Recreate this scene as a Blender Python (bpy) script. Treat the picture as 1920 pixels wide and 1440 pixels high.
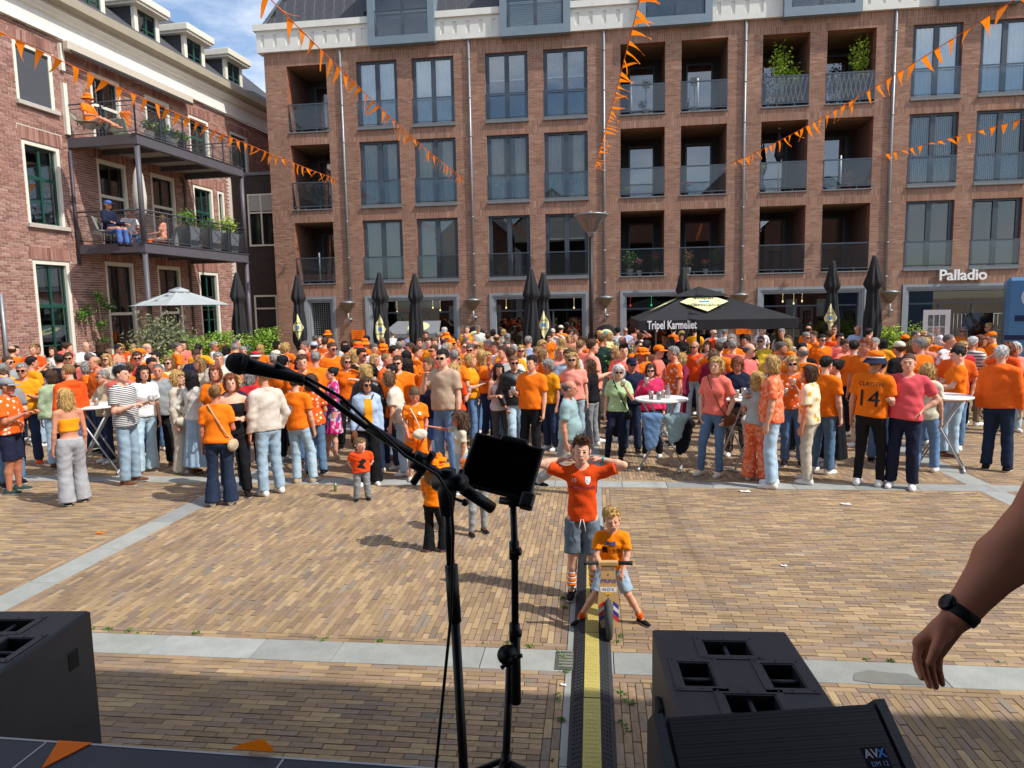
import bpy, bmesh, math, random
import numpy as np
from mathutils import Vector, Matrix, Quaternion
from mathutils.bvhtree import BVHTree

for _o in list(bpy.data.objects):
    bpy.data.objects.remove(_o)
sc = bpy.context.scene
COL = sc.collection
R = math.radians

# ------------------------------------------------------------------ camera
CH = 2.55                                   # lens height above the square
PITCH, ROLL, FPX = R(6.424), R(-1.0617), 1314.0
FA, FD = R(7.605), 27.0                     # apartment front: yaw, distance
LB, LE = R(10.71), 16.65                    # old brick building: yaw, distance
cp, sp_ = math.cos(PITCH), math.sin(PITCH)
cr, sr = math.cos(ROLL), math.sin(ROLL)
_r, _u, _f = Vector((1, 0, 0)), Vector((0, sp_, cp)), Vector((0, cp, -sp_))
RIGHT, UP, FWD = _r * cr + _u * sr, _u * cr - _r * sr, _f
cam_d = bpy.data.cameras.new("camera")
cam = bpy.data.objects.new("camera", cam_d)
COL.objects.link(cam)
cam.matrix_world = Matrix(((RIGHT.x, UP.x, -FWD.x, 0), (RIGHT.y, UP.y, -FWD.y, 0), (RIGHT.z, UP.z, -FWD.z, CH), (0, 0, 0, 1)))
cam_d.sensor_fit = 'HORIZONTAL'
cam_d.sensor_width = 36.0
cam_d.lens = FPX / 1920 * 36
cam_d.clip_start, cam_d.clip_end = 0.05, 3000
sc.camera = cam

# ------------------------------------------------------------------ sky, sun, exposure
SUN_EL = R(49.6)
TO_SUN = Vector((0.885 * math.cos(SUN_EL), -0.465 * math.cos(SUN_EL), math.sin(SUN_EL)))
world = bpy.data.worlds.new("World")
sc.world = world
world.use_nodes = True
nt = world.node_tree
nt.nodes.clear()
wo = nt.nodes.new('ShaderNodeOutputWorld')
bg = nt.nodes.new('ShaderNodeBackground')
sky = nt.nodes.new('ShaderNodeTexSky')
sky.sky_type = 'NISHITA'
sky.sun_disc = False
sky.sun_elevation = SUN_EL
sky.sun_rotation = math.atan2(TO_SUN.x, TO_SUN.y)
sky.ozone_density = 2.0
tc = nt.nodes.new('ShaderNodeTexCoord')
mp = nt.nodes.new('ShaderNodeMapping')
mp.inputs['Scale'].default_value = (1.0, 1.0, 2.6)
nz = nt.nodes.new('ShaderNodeTexNoise')
nz.inputs['Scale'].default_value = 3.6
nz.inputs['Detail'].default_value = 9
nz.inputs['Roughness'].default_value = 0.58
rp = nt.nodes.new('ShaderNodeValToRGB')
rp.color_ramp.elements[0].position = 0.42
rp.color_ramp.elements[1].position = 0.66
mx = nt.nodes.new('ShaderNodeMixRGB')
mx.inputs[2].default_value = (6.4, 6.7, 7.2, 1)
nt.links.new(tc.outputs['Generated'], mp.inputs['Vector'])
nt.links.new(mp.outputs['Vector'], nz.inputs['Vector'])
nt.links.new(nz.outputs['Fac'], rp.inputs['Fac'])
nt.links.new(rp.outputs['Color'], mx.inputs[0])
nt.links.new(sky.outputs['Color'], mx.inputs[1])
nt.links.new(mx.outputs['Color'], bg.inputs['Color'])
nt.links.new(bg.outputs['Background'], wo.inputs['Surface'])
bg.inputs['Strength'].default_value = 0.15
sun_d = bpy.data.lights.new("sun", 'SUN')
sun = bpy.data.objects.new("sun", sun_d)
COL.objects.link(sun)
sun.location = (12, -8, 25)
sun.rotation_euler = (-TO_SUN).to_track_quat('-Z', 'Y').to_euler()
sun_d.energy = 3.6
sun_d.angle = R(0.53)
sun_d.color = (1.0, 0.955, 0.88)
sc.view_settings.view_transform = 'Standard'
sc.view_settings.look = 'None'
sc.view_settings.exposure = 0.38
sc.view_settings.gamma = 1.0

# ------------------------------------------------------------------ pixel helpers (1920 x 1440)
def ray(x, y):
    return RIGHT * ((x - 960) / FPX) - UP * ((y - 720) / FPX) + FWD

def ground(x, y, z=0.0):
    d = ray(x, y)
    return Vector((0, 0, CH)) + d * ((z - CH) / d.z)

def aty(x, y, Y):
    d = ray(x, y)
    return Vector((0, 0, CH)) + d * (Y / d.y)

def proj(p):
    v = Vector(p) - Vector((0, 0, CH))
    w = v.dot(FWD)
    if w < 0.05:
        return (-9999, -9999)
    return (960 + FPX * v.dot(RIGHT) / w, 720 - FPX * v.dot(UP) / w)

M_FAC = Matrix.Translation((FD * math.sin(FA), FD * math.cos(FA), 0)) @ Matrix.Rotation(-FA, 4, 'Z')
M_LEFT = Matrix.Translation((-LE * math.cos(LB), LE * math.sin(LB), 0)) @ Matrix.Rotation(R(90) - LB, 4, 'Z')

# ------------------------------------------------------------------ materials
def lin(h):
    h = h.lstrip('#')
    out = []
    for i in (0, 2, 4):
        c = int(h[i:i + 2], 16) / 255
        out.append(c / 12.92 if c <= 0.04045 else ((c + 0.055) / 1.055) ** 2.4)
    return tuple(out)

MATS = {}
def mk(name, col, rough=0.75, var=0.12, scale=6.0, bump=0.0, bscale=60.0, spec=0.4, metal=0.0, src=None, detail=4.0, emit=None, estr=0.0, coat=0.0, trans=0.0):
    """principled surface: base colour x noise, optional bump; src 'tint' (mesh attribute) or 'object' (object colour) multiplies"""
    if name in MATS:
        return MATS[name]
    if isinstance(col, str):
        col = lin(col)
    m = bpy.data.materials.new(name)
    m.use_nodes = True
    t = m.node_tree
    b = t.nodes['Principled BSDF']
    b.inputs['Roughness'].default_value = rough
    b.inputs['Specular IOR Level'].default_value = spec
    b.inputs['Metallic'].default_value = metal
    b.inputs['Coat Weight'].default_value = coat
    b.inputs['Transmission Weight'].default_value = trans
    co = t.nodes.new('ShaderNodeTexCoord')
    cur = None
    base = t.nodes.new('ShaderNodeRGB')
    base.outputs[0].default_value = (*col, 1)
    cur = base.outputs[0]
    if src:
        if src == 'tint':
            a = t.nodes.new('ShaderNodeAttribute')
            a.attribute_name = 'tint'
            o = a.outputs['Color']
        else:
            a = t.nodes.new('ShaderNodeObjectInfo')
            o = a.outputs['Color']
        mm = t.nodes.new('ShaderNodeMixRGB')
        mm.blend_type = 'MULTIPLY'
        mm.inputs[0].default_value = 1
        t.links.new(cur, mm.inputs[1])
        t.links.new(o, mm.inputs[2])
        cur = mm.outputs[0]
    if var > 0:
        n = t.nodes.new('ShaderNodeTexNoise')
        n.inputs['Scale'].default_value = scale
        n.inputs['Detail'].default_value = detail
        n.inputs['Roughness'].default_value = 0.65
        t.links.new(co.outputs['Object'], n.inputs['Vector'])
        mr = t.nodes.new('ShaderNodeMapRange')
        mr.inputs['From Min'].default_value = 0.25
        mr.inputs['From Max'].default_value = 0.75
        mr.inputs['To Min'].default_value = 1 - var
        mr.inputs['To Max'].default_value = 1 + var
        t.links.new(n.outputs['Fac'], mr.inputs['Value'])
        mm = t.nodes.new('ShaderNodeMixRGB')
        mm.blend_type = 'MULTIPLY'
        mm.inputs[0].default_value = 1
        t.links.new(cur, mm.inputs[1])
        t.links.new(mr.outputs['Result'], mm.inputs[2])
        cur = mm.outputs[0]
    t.links.new(cur, b.inputs['Base Color'])
    if bump > 0:
        n2 = t.nodes.new('ShaderNodeTexNoise')
        n2.inputs['Scale'].default_value = bscale
        n2.inputs['Detail'].default_value = 3
        t.links.new(co.outputs['Object'], n2.inputs['Vector'])
        bp = t.nodes.new('ShaderNodeBump')
        bp.inputs['Strength'].default_value = bump
        bp.inputs['Distance'].default_value = 0.02
        t.links.new(n2.outputs['Fac'], bp.inputs['Height'])
        t.links.new(bp.outputs['Normal'], b.inputs['Normal'])
    if emit:
        b.inputs['Emission Color'].default_value = (*emit, 1)
        b.inputs['Emission Strength'].default_value = estr
    MATS[name] = m
    return m

def mk_glass(name, tint=(0.85, 0.92, 0.95), refl=0.10, rough=0.01, fog=0.0):
    """thin pane: see-through plus a mirror share that grows at grazing angles"""
    if name in MATS:
        return MATS[name]
    m = bpy.data.materials.new(name)
    m.use_nodes = True
    t = m.node_tree
    t.nodes.clear()
    o = t.nodes.new('ShaderNodeOutputMaterial')
    tr = t.nodes.new('ShaderNodeBsdfTransparent')
    tr.inputs['Color'].default_value = (*tint, 1)
    gl = t.nodes.new('ShaderNodeBsdfGlossy')
    gl.inputs['Roughness'].default_value = rough
    gl.inputs['Color'].default_value = (0.95, 0.97, 1, 1)
    lw = t.nodes.new('ShaderNodeLayerWeight')
    lw.inputs['Blend'].default_value = 0.25
    mr = t.nodes.new('ShaderNodeMapRange')
    mr.inputs['To Min'].default_value = refl
    mr.inputs['To Max'].default_value = 1.0
    mix = t.nodes.new('ShaderNodeMixShader')
    co = t.nodes.new('ShaderNodeTexCoord')
    n2 = t.nodes.new('ShaderNodeTexNoise')
    n2.inputs['Scale'].default_value = 1.3
    bp = t.nodes.new('ShaderNodeBump')
    bp.inputs['Strength'].default_value = 0.05
    t.links.new(co.outputs['Object'], n2.inputs['Vector'])
    t.links.new(n2.outputs['Fac'], bp.inputs['Height'])
    t.links.new(bp.outputs['Normal'], gl.inputs['Normal'])
    t.links.new(lw.outputs['Fresnel'], mr.inputs['Value'])
    t.links.new(mr.outputs['Result'], mix.inputs[0])
    t.links.new(tr.outputs[0], mix.inputs[1])
    t.links.new(gl.outputs[0], mix.inputs[2])
    last = mix.outputs[0]
    if fog > 0:
        df = t.nodes.new('ShaderNodeBsdfDiffuse')
        df.inputs['Color'].default_value = (0.55, 0.58, 0.6, 1)
        m2 = t.nodes.new('ShaderNodeMixShader')
        m2.inputs[0].default_value = fog
        t.links.new(last, m2.inputs[1])
        t.links.new(df.outputs[0], m2.inputs[2])
        last = m2.outputs[0]
    t.links.new(last, o.inputs['Surface'])
    MATS[name] = m
    return m

def mk_pattern(name, cols, kind, scale=14.0, rough=0.85):
    """printed cloth: 'stripe' (by height), 'blot' (flowers, patches), 'check'"""
    if name in MATS:
        return MATS[name]
    m = bpy.data.materials.new(name)
    m.use_nodes = True
    t = m.node_tree
    b = t.nodes['Principled BSDF']
    b.inputs['Roughness'].default_value = rough
    b.inputs['Specular IOR Level'].default_value = 0.2
    co = t.nodes.new('ShaderNodeTexCoord')
    rp = t.nodes.new('ShaderNodeValToRGB')
    rp.color_ramp.interpolation = 'CONSTANT'
    if kind == 'stripe':
        n = t.nodes.new('ShaderNodeTexWave')
        n.bands_direction = 'Z'
        n.inputs['Scale'].default_value = scale
        n.inputs['Distortion'].default_value = 0.4
        t.links.new(co.outputs['Object'], n.inputs['Vector'])
        t.links.new(n.outputs['Fac'], rp.inputs['Fac'])
    elif kind == 'blot':
        n = t.nodes.new('ShaderNodeTexVoronoi')
        n.inputs['Scale'].default_value = scale
        t.links.new(co.outputs['Object'], n.inputs['Vector'])
        t.links.new(n.outputs['Distance'], rp.inputs['Fac'])
    else:
        n = t.nodes.new('ShaderNodeTexVoronoi')
        n.inputs['Scale'].default_value = scale
        t.links.new(co.outputs['Object'], n.inputs['Vector'])
        t.links.new(n.outputs['Color'], rp.inputs['Fac'])
    el = rp.color_ramp.elements
    cs = [lin(c) if isinstance(c, str) else c for c in cols]
    el[0].color = (*cs[0], 1)
    el[0].position = 0
    el[1].color = (*cs[1], 1)
    el[1].position = 0.42 if kind == 'stripe' else 0.32
    for i, c in enumerate(cs[2:]):
        e = el.new(0.5 + 0.18 * i)
        e.color = (*c, 1)
    t.links.new(rp.outputs['Color'], b.inputs['Base Color'])
    MATS[name] = m
    return m

# ------------------------------------------------------------------ objects
def put(o, parent=None, label=None, cat=None, group=None, kind=None):
    COL.objects.link(o)
    if parent is not None:
        o.parent = parent
    if label:
        o['label'] = label
    if cat:
        o['category'] = cat
    if group:
        o['group'] = group
    if kind:
        o['kind'] = kind
    return o

def thing(name, label, cat, loc=(0, 0, 0), rotz=0.0, group=None, mat=None):
    o = bpy.data.objects.new(name, None)
    o.empty_display_size = 0.2
    if mat is not None:
        o.matrix_world = mat
    else:
        o.location = loc
        o.rotation_euler = (0, 0, rotz)
    return put(o, None, label, cat, group)

def mesh_np(name, V, F, mats=(), smooth=False, tint=None, midx=None):
    """V (n,3) array, F (m,4) or (m,3) int array"""
    me = bpy.data.meshes.new(name)
    V = np.asarray(V, np.float32)
    F = np.asarray(F, np.int32)
    k = F.shape[1]
    me.vertices.add(len(V))
    me.vertices.foreach_set('co', V.ravel())
    me.loops.add(F.size)
    me.loops.foreach_set('vertex_index', F.ravel())
    me.polygons.add(len(F))
    me.polygons.foreach_set('loop_start', np.arange(0, F.size, k, dtype=np.int32))
    me.polygons.foreach_set('loop_total', np.full(len(F), k, np.int32))
    for m in mats:
        me.materials.append(m)
    if midx is not None:
        me.polygons.foreach_set('material_index', np.asarray(midx, np.int32))
    me.update(calc_edges=True)
    me.polygons.foreach_set('use_smooth', np.full(len(F), bool(smooth)))
    if tint is not None:
        a = me.attributes.new('tint', 'FLOAT_COLOR', 'POINT')
        c = np.ones((len(V), 4), np.float32)
        c[:, :3] = tint
        a.data.foreach_set('color', c.ravel())
    return me

def objm(name, me, parent=None, mats=None, **kw):
    o = bpy.data.objects.new(name, me)
    if mats is not None:
        for i, m in enumerate(mats):
            o.material_slots[i].link = 'OBJECT'
            o.material_slots[i].material = m
    return put(o, parent, **kw)

class MB:
    """collects polygons, builds one mesh"""
    def __init__(s):
        s.v, s.f, s.m, s.sm = [], [], [], []
    def add(s, vs, fs, mi=0, smooth=False, M=None):
        n = len(s.v)
        for v in vs:
            s.v.append(tuple(M @ Vector(v)) if M is not None else tuple(v))
        for f in fs:
            s.f.append(tuple(i + n for i in f))
            s.m.append(mi)
            s.sm.append(smooth)
        return s
    def box(s, x0, x1, y0, y1, z0, z1, mi=0, M=None):
        vs = [(x0, y0, z0), (x1, y0, z0), (x1, y1, z0), (x0, y1, z0), (x0, y0, z1), (x1, y0, z1), (x1, y1, z1), (x0, y1, z1)]
        fs = [(0, 3, 2, 1), (4, 5, 6, 7), (0, 1, 5, 4), (1, 2, 6, 5), (2, 3, 7, 6), (3, 0, 4, 7)]
        return s.add(vs, fs, mi, False, M)
    def bbox(s, x0, x1, y0, y1, z0, z1, b=0.01, mi=0, M=None):
        """box with chamfered edges"""
        xs, ys, zs = (x0, x1), (y0, y1), (z0, z1)
        vs, idx = [], {}
        for i in (0, 1):
            for j in (0, 1):
                for k in (0, 1):
                    sx, sy, sz = (b if i == 0 else -b), (b if j == 0 else -b), (b if k == 0 else -b)
                    idx[(i, j, k, 0)] = len(vs); vs.append((xs[i], ys[j] + sy, zs[k] + sz))
                    idx[(i, j, k, 1)] = len(vs); vs.append((xs[i] + sx, ys[j], zs[k] + sz))
                    idx[(i, j, k, 2)] = len(vs); vs.append((xs[i] + sx, ys[j] + sy, zs[k]))
        fs = []
        q = [(0, 0), (1, 0), (1, 1), (0, 1)]
        for i in (0, 1):
            f = [idx[(i, a, c, 0)] for a, c in q]; fs.append(f if i == 1 else f[::-1])
            f = [idx[(a, i, c, 1)] for a, c in q]; fs.append(f[::-1] if i == 1 else f)
            f = [idx[(a, c, i, 2)] for a, c in q]; fs.append(f if i == 1 else f[::-1])
        for i in (0, 1):
            for j in (0, 1):
                fs.append([idx[(i, j, 0, 0)], idx[(i, j, 1, 0)], idx[(i, j, 1, 1)], idx[(i, j, 0, 1)]])
                fs.append([idx[(i, 0, j, 0)], idx[(i, 1, j, 0)], idx[(i, 1, j, 2)], idx[(i, 0, j, 2)]])
                fs.append([idx[(0, i, j, 1)], idx[(1, i, j, 1)], idx[(1, i, j, 2)], idx[(0, i, j, 2)]])
                for k in (0, 1):
                    fs.append([idx[(i, j, k, 0)], idx[(i, j, k, 1)], idx[(i, j, k, 2)]])
        return s.add(vs, fs, mi, False, M)
    def tube(s, pts, r, n=8, mi=0, caps=True, M=None):
        pts = [Vector(p) for p in pts]
        rs = r if isinstance(r, (list, tuple)) else [r] * len(pts)
        vs, fs = [], []
        prev = None
        for i, p in enumerate(pts):
            d = (pts[min(i + 1, len(pts) - 1)] - pts[max(i - 1, 0)]).normalized()
            a = prev if prev is not None else (Vector((0, 0, 1)) if abs(d.z) < 0.9 else Vector((1, 0, 0)))
            x = d.cross(a).normalized()
            if prev is None:
                y = d.cross(x)
            else:
                y = d.cross(x)
            prev = x.cross(d)
            prev = a - d * a.dot(d)
            if prev.length < 1e-5:
                prev = y
            prev.normalize()
            for k in range(n):
                t = 2 * math.pi * k / n
                vs.append(p + (x * math.cos(t) + y * math.sin(t)) * rs[i])
        for i in range(len(pts) - 1):
            for k in range(n):
                a, b = i * n + k, i * n + (k + 1) % n
                fs.append((a, b, b + n, a + n))
        if caps:
            fs.append(tuple(range(n))[::-1])
            fs.append(tuple(range((len(pts) - 1) * n, len(pts) * n)))
        return s.add(vs, fs, mi, True, M)
    def lathe(s, prof, n=16, mi=0, M=None, smooth=True, sx=1.0, sy=1.0):
        vs, fs = [], []
        for (r_, z) in prof:
            for k in range(n):
                t = 2 * math.pi * k / n
                vs.append((r_ * math.cos(t) * sx, r_ * math.sin(t) * sy, z))
        for i in range(len(prof) - 1):
            for k in range(n):
                a, b = i * n + k, i * n + (k + 1) % n
                fs.append((a, b, b + n, a + n))
        fs.append(tuple(range(n))[::-1])
        fs.append(tuple(range((len(prof) - 1) * n, len(prof) * n)))
        return s.add(vs, fs, mi, smooth, M)
    def prism(s, poly, y0, y1, mi=0, M=None):
        """poly in (x,z), extruded along y"""
        n = len(poly)
        vs = [(x, y0, z) for x, z in poly] + [(x, y1, z) for x, z in poly]
        fs = [tuple(range(n)), tuple(range(n, 2 * n))[::-1]]
        for i in range(n):
            j = (i + 1) % n
            fs.append((j, i, i + n, j + n))
        return s.add(vs, fs, mi, False, M)
    def build(s, name, mats, parent=None, **kw):
        me = s.mesh(name, mats)
        return objm(name, me, parent, **kw)
    def mesh(s, name, mats):
        me = bpy.data.meshes.new(name)
        me.from_pydata(s.v, [], s.f)
        for m in (mats if isinstance(mats, (list, tuple)) else [mats]):
            me.materials.append(m)
        me.polygons.foreach_set('material_index', s.m)
        me.polygons.foreach_set('use_smooth', s.sm)
        me.update()
        return me

def text_mesh(body, size, extrude=0.004, res=3, align='CENTER', shear=0.0, spacing=1.0, bold=0.0):
    cu = bpy.data.curves.new('txt', 'FONT')
    cu.body = body
    cu.size = size
    cu.extrude = extrude
    cu.align_x = align
    cu.align_y = 'CENTER'
    cu.resolution_u = res
    cu.shear = shear
    cu.space_character = spacing
    cu.offset = bold
    o = bpy.data.objects.new('txt', cu)
    COL.objects.link(o)
    dg = bpy.context.evaluated_depsgraph_get()
    me = bpy.data.meshes.new_from_object(o.evaluated_get(dg))
    bpy.data.objects.remove(o)
    bpy.data.curves.remove(cu)
    me.materials.clear()
    return me

def sign_text(name, body, size, M, mat, parent, **kw):
    """lettering whose plane is local x-z, facing -y"""
    me = text_mesh(body, size, **kw)
    me.transform(M @ Matrix.Rotation(R(90), 4, 'X'))
    me.materials.append(mat)
    return objm(name, me, parent)

# ------------------------------------------------------------------ many boxes at once (bricks)
def boxes_np(C, X, Y, Z):
    """centres (n,3), half-axis vectors (n,3) each; five faces, none on the -Y half (hidden side is +... the back)"""
    sg = np.array([(-1, -1, -1), (1, -1, -1), (1, 1, -1), (-1, 1, -1), (-1, -1, 1), (1, -1, 1), (1, 1, 1), (-1, 1, 1)], np.float32)
    V = C[:, None, :] + sg[None, :, 0:1] * X[:, None, :] + sg[None, :, 1:2] * Y[:, None, :] + sg[None, :, 2:3] * Z[:, None, :]
    fq = np.array([(4, 5, 6, 7), (0, 1, 5, 4), (1, 2, 6, 5), (2, 3, 7, 6), (3, 0, 4, 7)], np.int32)
    F = (np.arange(len(C), dtype=np.int32) * 8)[:, None, None] + fq[None]
    return V.reshape(-1, 3), F.reshape(-1, 4)

def dup_tree(o, parent=None):
    c = o.copy()
    COL.objects.link(c)
    c.parent = parent
    for ch in list(o.children):
        dup_tree(ch, c)
    return c
# ================================================================== the square
rng = np.random.default_rng(7)
random.seed(7)
G_ANG = R(6.6)
GO = Vector((0.38, 4.78, 0))
GX = Vector((math.cos(G_ANG), -math.sin(G_ANG), 0))
GY = Vector((math.sin(G_ANG), math.cos(G_ANG), 0))
def gw(a, b, z=0.0):
    p = GO + GX * a + GY * b
    return Vector((p.x, p.y, z))

def brick_tex(name, c1, c2, mort, bw, bh, ms=0.006, axes='XY', bump=0.4):
    """procedural courses for walls and floors too far off for single bricks"""
    if name in MATS:
        return MATS[name]
    m = bpy.data.materials.new(name)
    m.use_nodes = True
    t = m.node_tree
    b = t.nodes['Principled BSDF']
    b.inputs['Roughness'].default_value = 0.85
    co = t.nodes.new('ShaderNodeTexCoord')
    mpn = t.nodes.new('ShaderNodeMapping')
    if axes == 'XZ':
        mpn.inputs['Rotation'].default_value = (R(-90), 0, 0)
    elif axes == 'YZ':
        mpn.inputs['Rotation'].default_value = (R(-90), R(0), R(-90))
    bt = t.nodes.new('ShaderNodeTexBrick')
    bt.inputs['Color1'].default_value = (*lin(c1), 1)
    bt.inputs['Color2'].default_value = (*lin(c2), 1)
    bt.inputs['Mortar'].default_value = (*lin(mort), 1)
    bt.inputs['Scale'].default_value = 1.0
    bt.inputs['Brick Width'].default_value = bw
    bt.inputs['Row Height'].default_value = bh
    bt.inputs['Mortar Size'].default_value = ms
    t.links.new(co.outputs['Object'], mpn.inputs['Vector'])
    t.links.new(mpn.outputs['Vector'], bt.inputs['Vector'])
    t.links.new(bt.outputs['Color'], b.inputs['Base Color'])
    bp = t.nodes.new('ShaderNodeBump')
    bp.inputs['Strength'].default_value = bump
    bp.inputs['Distance'].default_value = 0.01
    bp.invert = True
    t.links.new(bt.outputs['Fac'], bp.inputs['Height'])
    t.links.new(bp.outputs['Normal'], b.inputs['Normal'])
    MATS[name] = m
    return m

m_far = brick_tex('far_clinker_paving', '#a88a5c', '#7d6a58', '#5d5242', 0.2, 0.056)
gmb = MB()
gmb.add([(-1500, -1500, -0.03), (1500, -1500, -0.03), (1500, 1500, -0.03), (-1500, 1500, -0.03)], [(0, 1, 2, 3)])
ground_o = gmb.build('ground', [m_far], kind='structure')
m_joint = mk('sand_joint', '#463b2b', 0.95, 0.45, 9, 0.5, 300, src=None)
pv = MB()
_c = [gw(-13, -4.4), gw(13.5, -4.4), gw(13.5, 11), gw(-13, 11)]
pv.add([(p.x, p.y, -0.007) for p in _c], [(0, 1, 2, 3)])
paving = pv.build('pavement', [m_joint], kind='structure')

m_pave = mk('clinker_paver', (1, 1, 1), 0.82, 0.24, 0.9, 0.35, 120, 0.25, src='tint', detail=10)
m_pave_o = mk('clinker_paver_single', (1, 1, 1), 0.82, 0.22, 22, 0.35, 120, 0.25, src='object')
XS = [(-0.03, 0.29), (-5.21, -4.90), (5.24, 5.56)]
YS = [(-0.15, 0.16), (4.86, 5.2)]
cells_x = [(-12.5, -5.21), (-4.90, -0.03), (0.29, 5.24), (5.56, 13)]
cells_y = [(-4.2, -0.15), (0.16, 4.86), (5.2, 10.6)]
PB = []      # brick: centre a,b, half-long, half-short, along ('x' or 'y')
def fill(a0, a1, b0, b1, along):
    L, S, J = 0.2, 0.0515, 0.0045
    if along == 'x':
        u0, u1, v0, v1 = a0, a1, b0, b1
    else:
        u0, u1, v0, v1 = b0, b1, a0, a1
    n = max(1, int(round((v1 - v0) / S)))
    s = (v1 - v0) / n
    for r_ in range(n):
        x = u0 - (0.5 * L if r_ % 2 else 0) - 0.02 * random.random()
        while x < u1:
            p, q = max(x, u0), min(x + L, u1)
            if q - p > 0.03:
                c = ((p + q) / 2, v0 + (r_ + 0.5) * s, (q - p) / 2 - J / 2, s / 2 - J / 2, along)
                PB.append(c)
            x += L
for i, (a0, a1) in enumerate(cells_x):
    for j, (b0, b1) in enumerate(cells_y):
        bd = 0.103
        al = 'x' if (i + j) % 2 == 1 else 'y'
        if i == 0:
            al = 'x' if j == 1 else 'y'
        # two border courses round each field
        fill(a0, a1, b0, b0 + bd, 'x'); fill(a0, a1, b1 - bd, b1, 'x')
        fill(a0, a0 + bd, b0 + bd, b1 - bd, 'y'); fill(a1 - bd, a1, b0 + bd, b1 - bd, 'y')
        fill(a0 + bd, a1 - bd, b0 + bd, b1 - bd, al)
pal = np.array([lin('#a98f6e'), lin('#a28767'), lin('#b09777'), lin('#9b8165'), lin('#917863'), lin('#8c776a'), lin('#837268'), lin('#967c68'), lin('#857d75')], np.float32)
pal = (pal * .72 + pal.mean(0) * .28) * np.array([1.0, 1.0, .93], np.float32)
pw = np.array([0.16, 0.13, 0.08, 0.14, 0.16, 0.15, 0.07, 0.08, 0.03]); pw /= pw.sum()
kept = []
for (u, v, hl, hs, al) in PB:
    p = gw(u, v) if al == 'x' else gw(v, u)
    if p.y < 1.9 or p.y > 15.4:
        continue
    q = proj(p)
    if -330 < q[0] < 2250 and q[1] < 1800:
        ins = 0 < q[0] < 1920 and 0 < q[1] < 1440
        kept.append((p.x, p.y, hl, hs, al, (p - Vector((0, 0, CH))).length + (0 if ins else 50)))
kept.sort(key=lambda t_: t_[5])
n_b = len(kept)
tin = pal[rng.choice(len(pal), n_b, p=pw)] * rng.uniform(0.82, 1.14, (n_b, 1)).astype(np.float32)
pb_me = None
mb = MB(); mb.bbox(-0.0975, 0.0975, -0.0255, 0.0255, -0.02, 0.0, 0.002)
pb_me = mb.mesh('paver', [m_pave_o])
for i in range(300):
    x, y, hl, hs, al, _d = kept[i]
    o = objm('paving_brick', pb_me, paving)
    o.location = (x, y, random.uniform(-0.0015, 0.0015))
    o.rotation_euler = (random.gauss(0, 0.006), random.gauss(0, 0.003), -G_ANG + (0 if al == 'x' else R(90)) + random.gauss(0, 0.006))
    o.scale = (hl / 0.0975, hs / 0.0255, 1)
    o.color = (*[float(c) for c in tin[i]], 1)
K = kept[300:]
Cn = np.array([(k[0], k[1], -0.01) for k in K], np.float32)
Cn[:, 2] += rng.normal(0, 0.0012, len(K))
rot = np.array([(-G_ANG if k[4] == 'x' else -G_ANG + math.pi / 2) for k in K]) + rng.normal(0, 0.006, len(K))
hl = np.array([k[2] for k in K]); hs = np.array([k[3] for k in K])
Xv = np.stack([np.cos(rot) * hl, np.sin(rot) * hl, rng.normal(0, 0.0006, len(K))], 1)
Yv = np.stack([-np.sin(rot) * hs, np.cos(rot) * hs, rng.normal(0, 0.0006, len(K))], 1)
Zv = np.tile(np.array([[0, 0, 0.01]]), (len(K), 1))
V, F = boxes_np(Cn, Xv.astype(np.float32), Yv.astype(np.float32), Zv.astype(np.float32))
objm('paving_bricks', mesh_np('paving_bricks', V, F, [m_pave], tint=np.repeat(tin[300:], 8, 0)), paving, kind='stuff')

# stone strips between the brick fields, slab by slab
m_slab = mk('grey_stone_slab', '#999b97', 0.8, 0.16, 4.5, 0.25, 70, 0.3, src='object')
def slab(a0, a1, b0, b1):
    p = gw((a0 + a1) / 2, (b0 + b1) / 2)
    q = proj(p)
    if p.y < 1.8 or not (-500 < q[0] < 2500):
        return
    m_ = MB()
    w, h = (a1 - a0) / 2 - 0.003, (b1 - b0) / 2 - 0.003
    m_.bbox(-w, w, -h, h, -0.03, 0.001, 0.002)
    o = m_.build('stone_slab', [m_slab], paving)
    o.location = (p.x, p.y, random.uniform(-0.001, 0.001))
    o.rotation_euler = (0, 0, -G_ANG)
    g = random.uniform(0.78, 1.08)
    o.color = (g, g * random.uniform(0.98, 1.0), g * random.uniform(0.94, 1.0), 1)
for (b0, b1) in YS:
    a = -10.6
    while a < 11:
        l_ = random.choice([0.62, 0.8, 0.95, 1.1])
        slab(a, a + l_, b0, b1)
        a += l_
for (a0, a1) in XS:
    for (b0, b1) in cells_y:
        n = int((b1 - b0) / 0.9)
        for i in range(n):
            slab(a0, a1, b0 + (b1 - b0) * i / n, b0 + (b1 - b0) * (i + 1) / n)
# drain cover beside the cable ramp
dm = thing('drain_cover', 'small rectangular iron drain cover beside the cable ramp', 'drain cover', gw(-0.03, 0.0, 0.004), -G_ANG)
m_iron = mk('worn_iron', '#5e6058', 0.6, 0.3, 20, 0.4, 90, metal=0.4)
mb = MB(); mb.bbox(-0.075, 0.075, -0.13, 0.13, -0.02, 0.004, 0.002)
mb.build('frame', [m_iron], dm)
mb = MB()
for i in range(5):
    mb.box(-0.05, 0.05, -0.1 + i * 0.042, -0.075 + i * 0.042, 0.0041, 0.0075)
mb.build('grate', [mk('drain_grate', '#77786a', 0.6, 0.3, 30)], dm)

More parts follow.
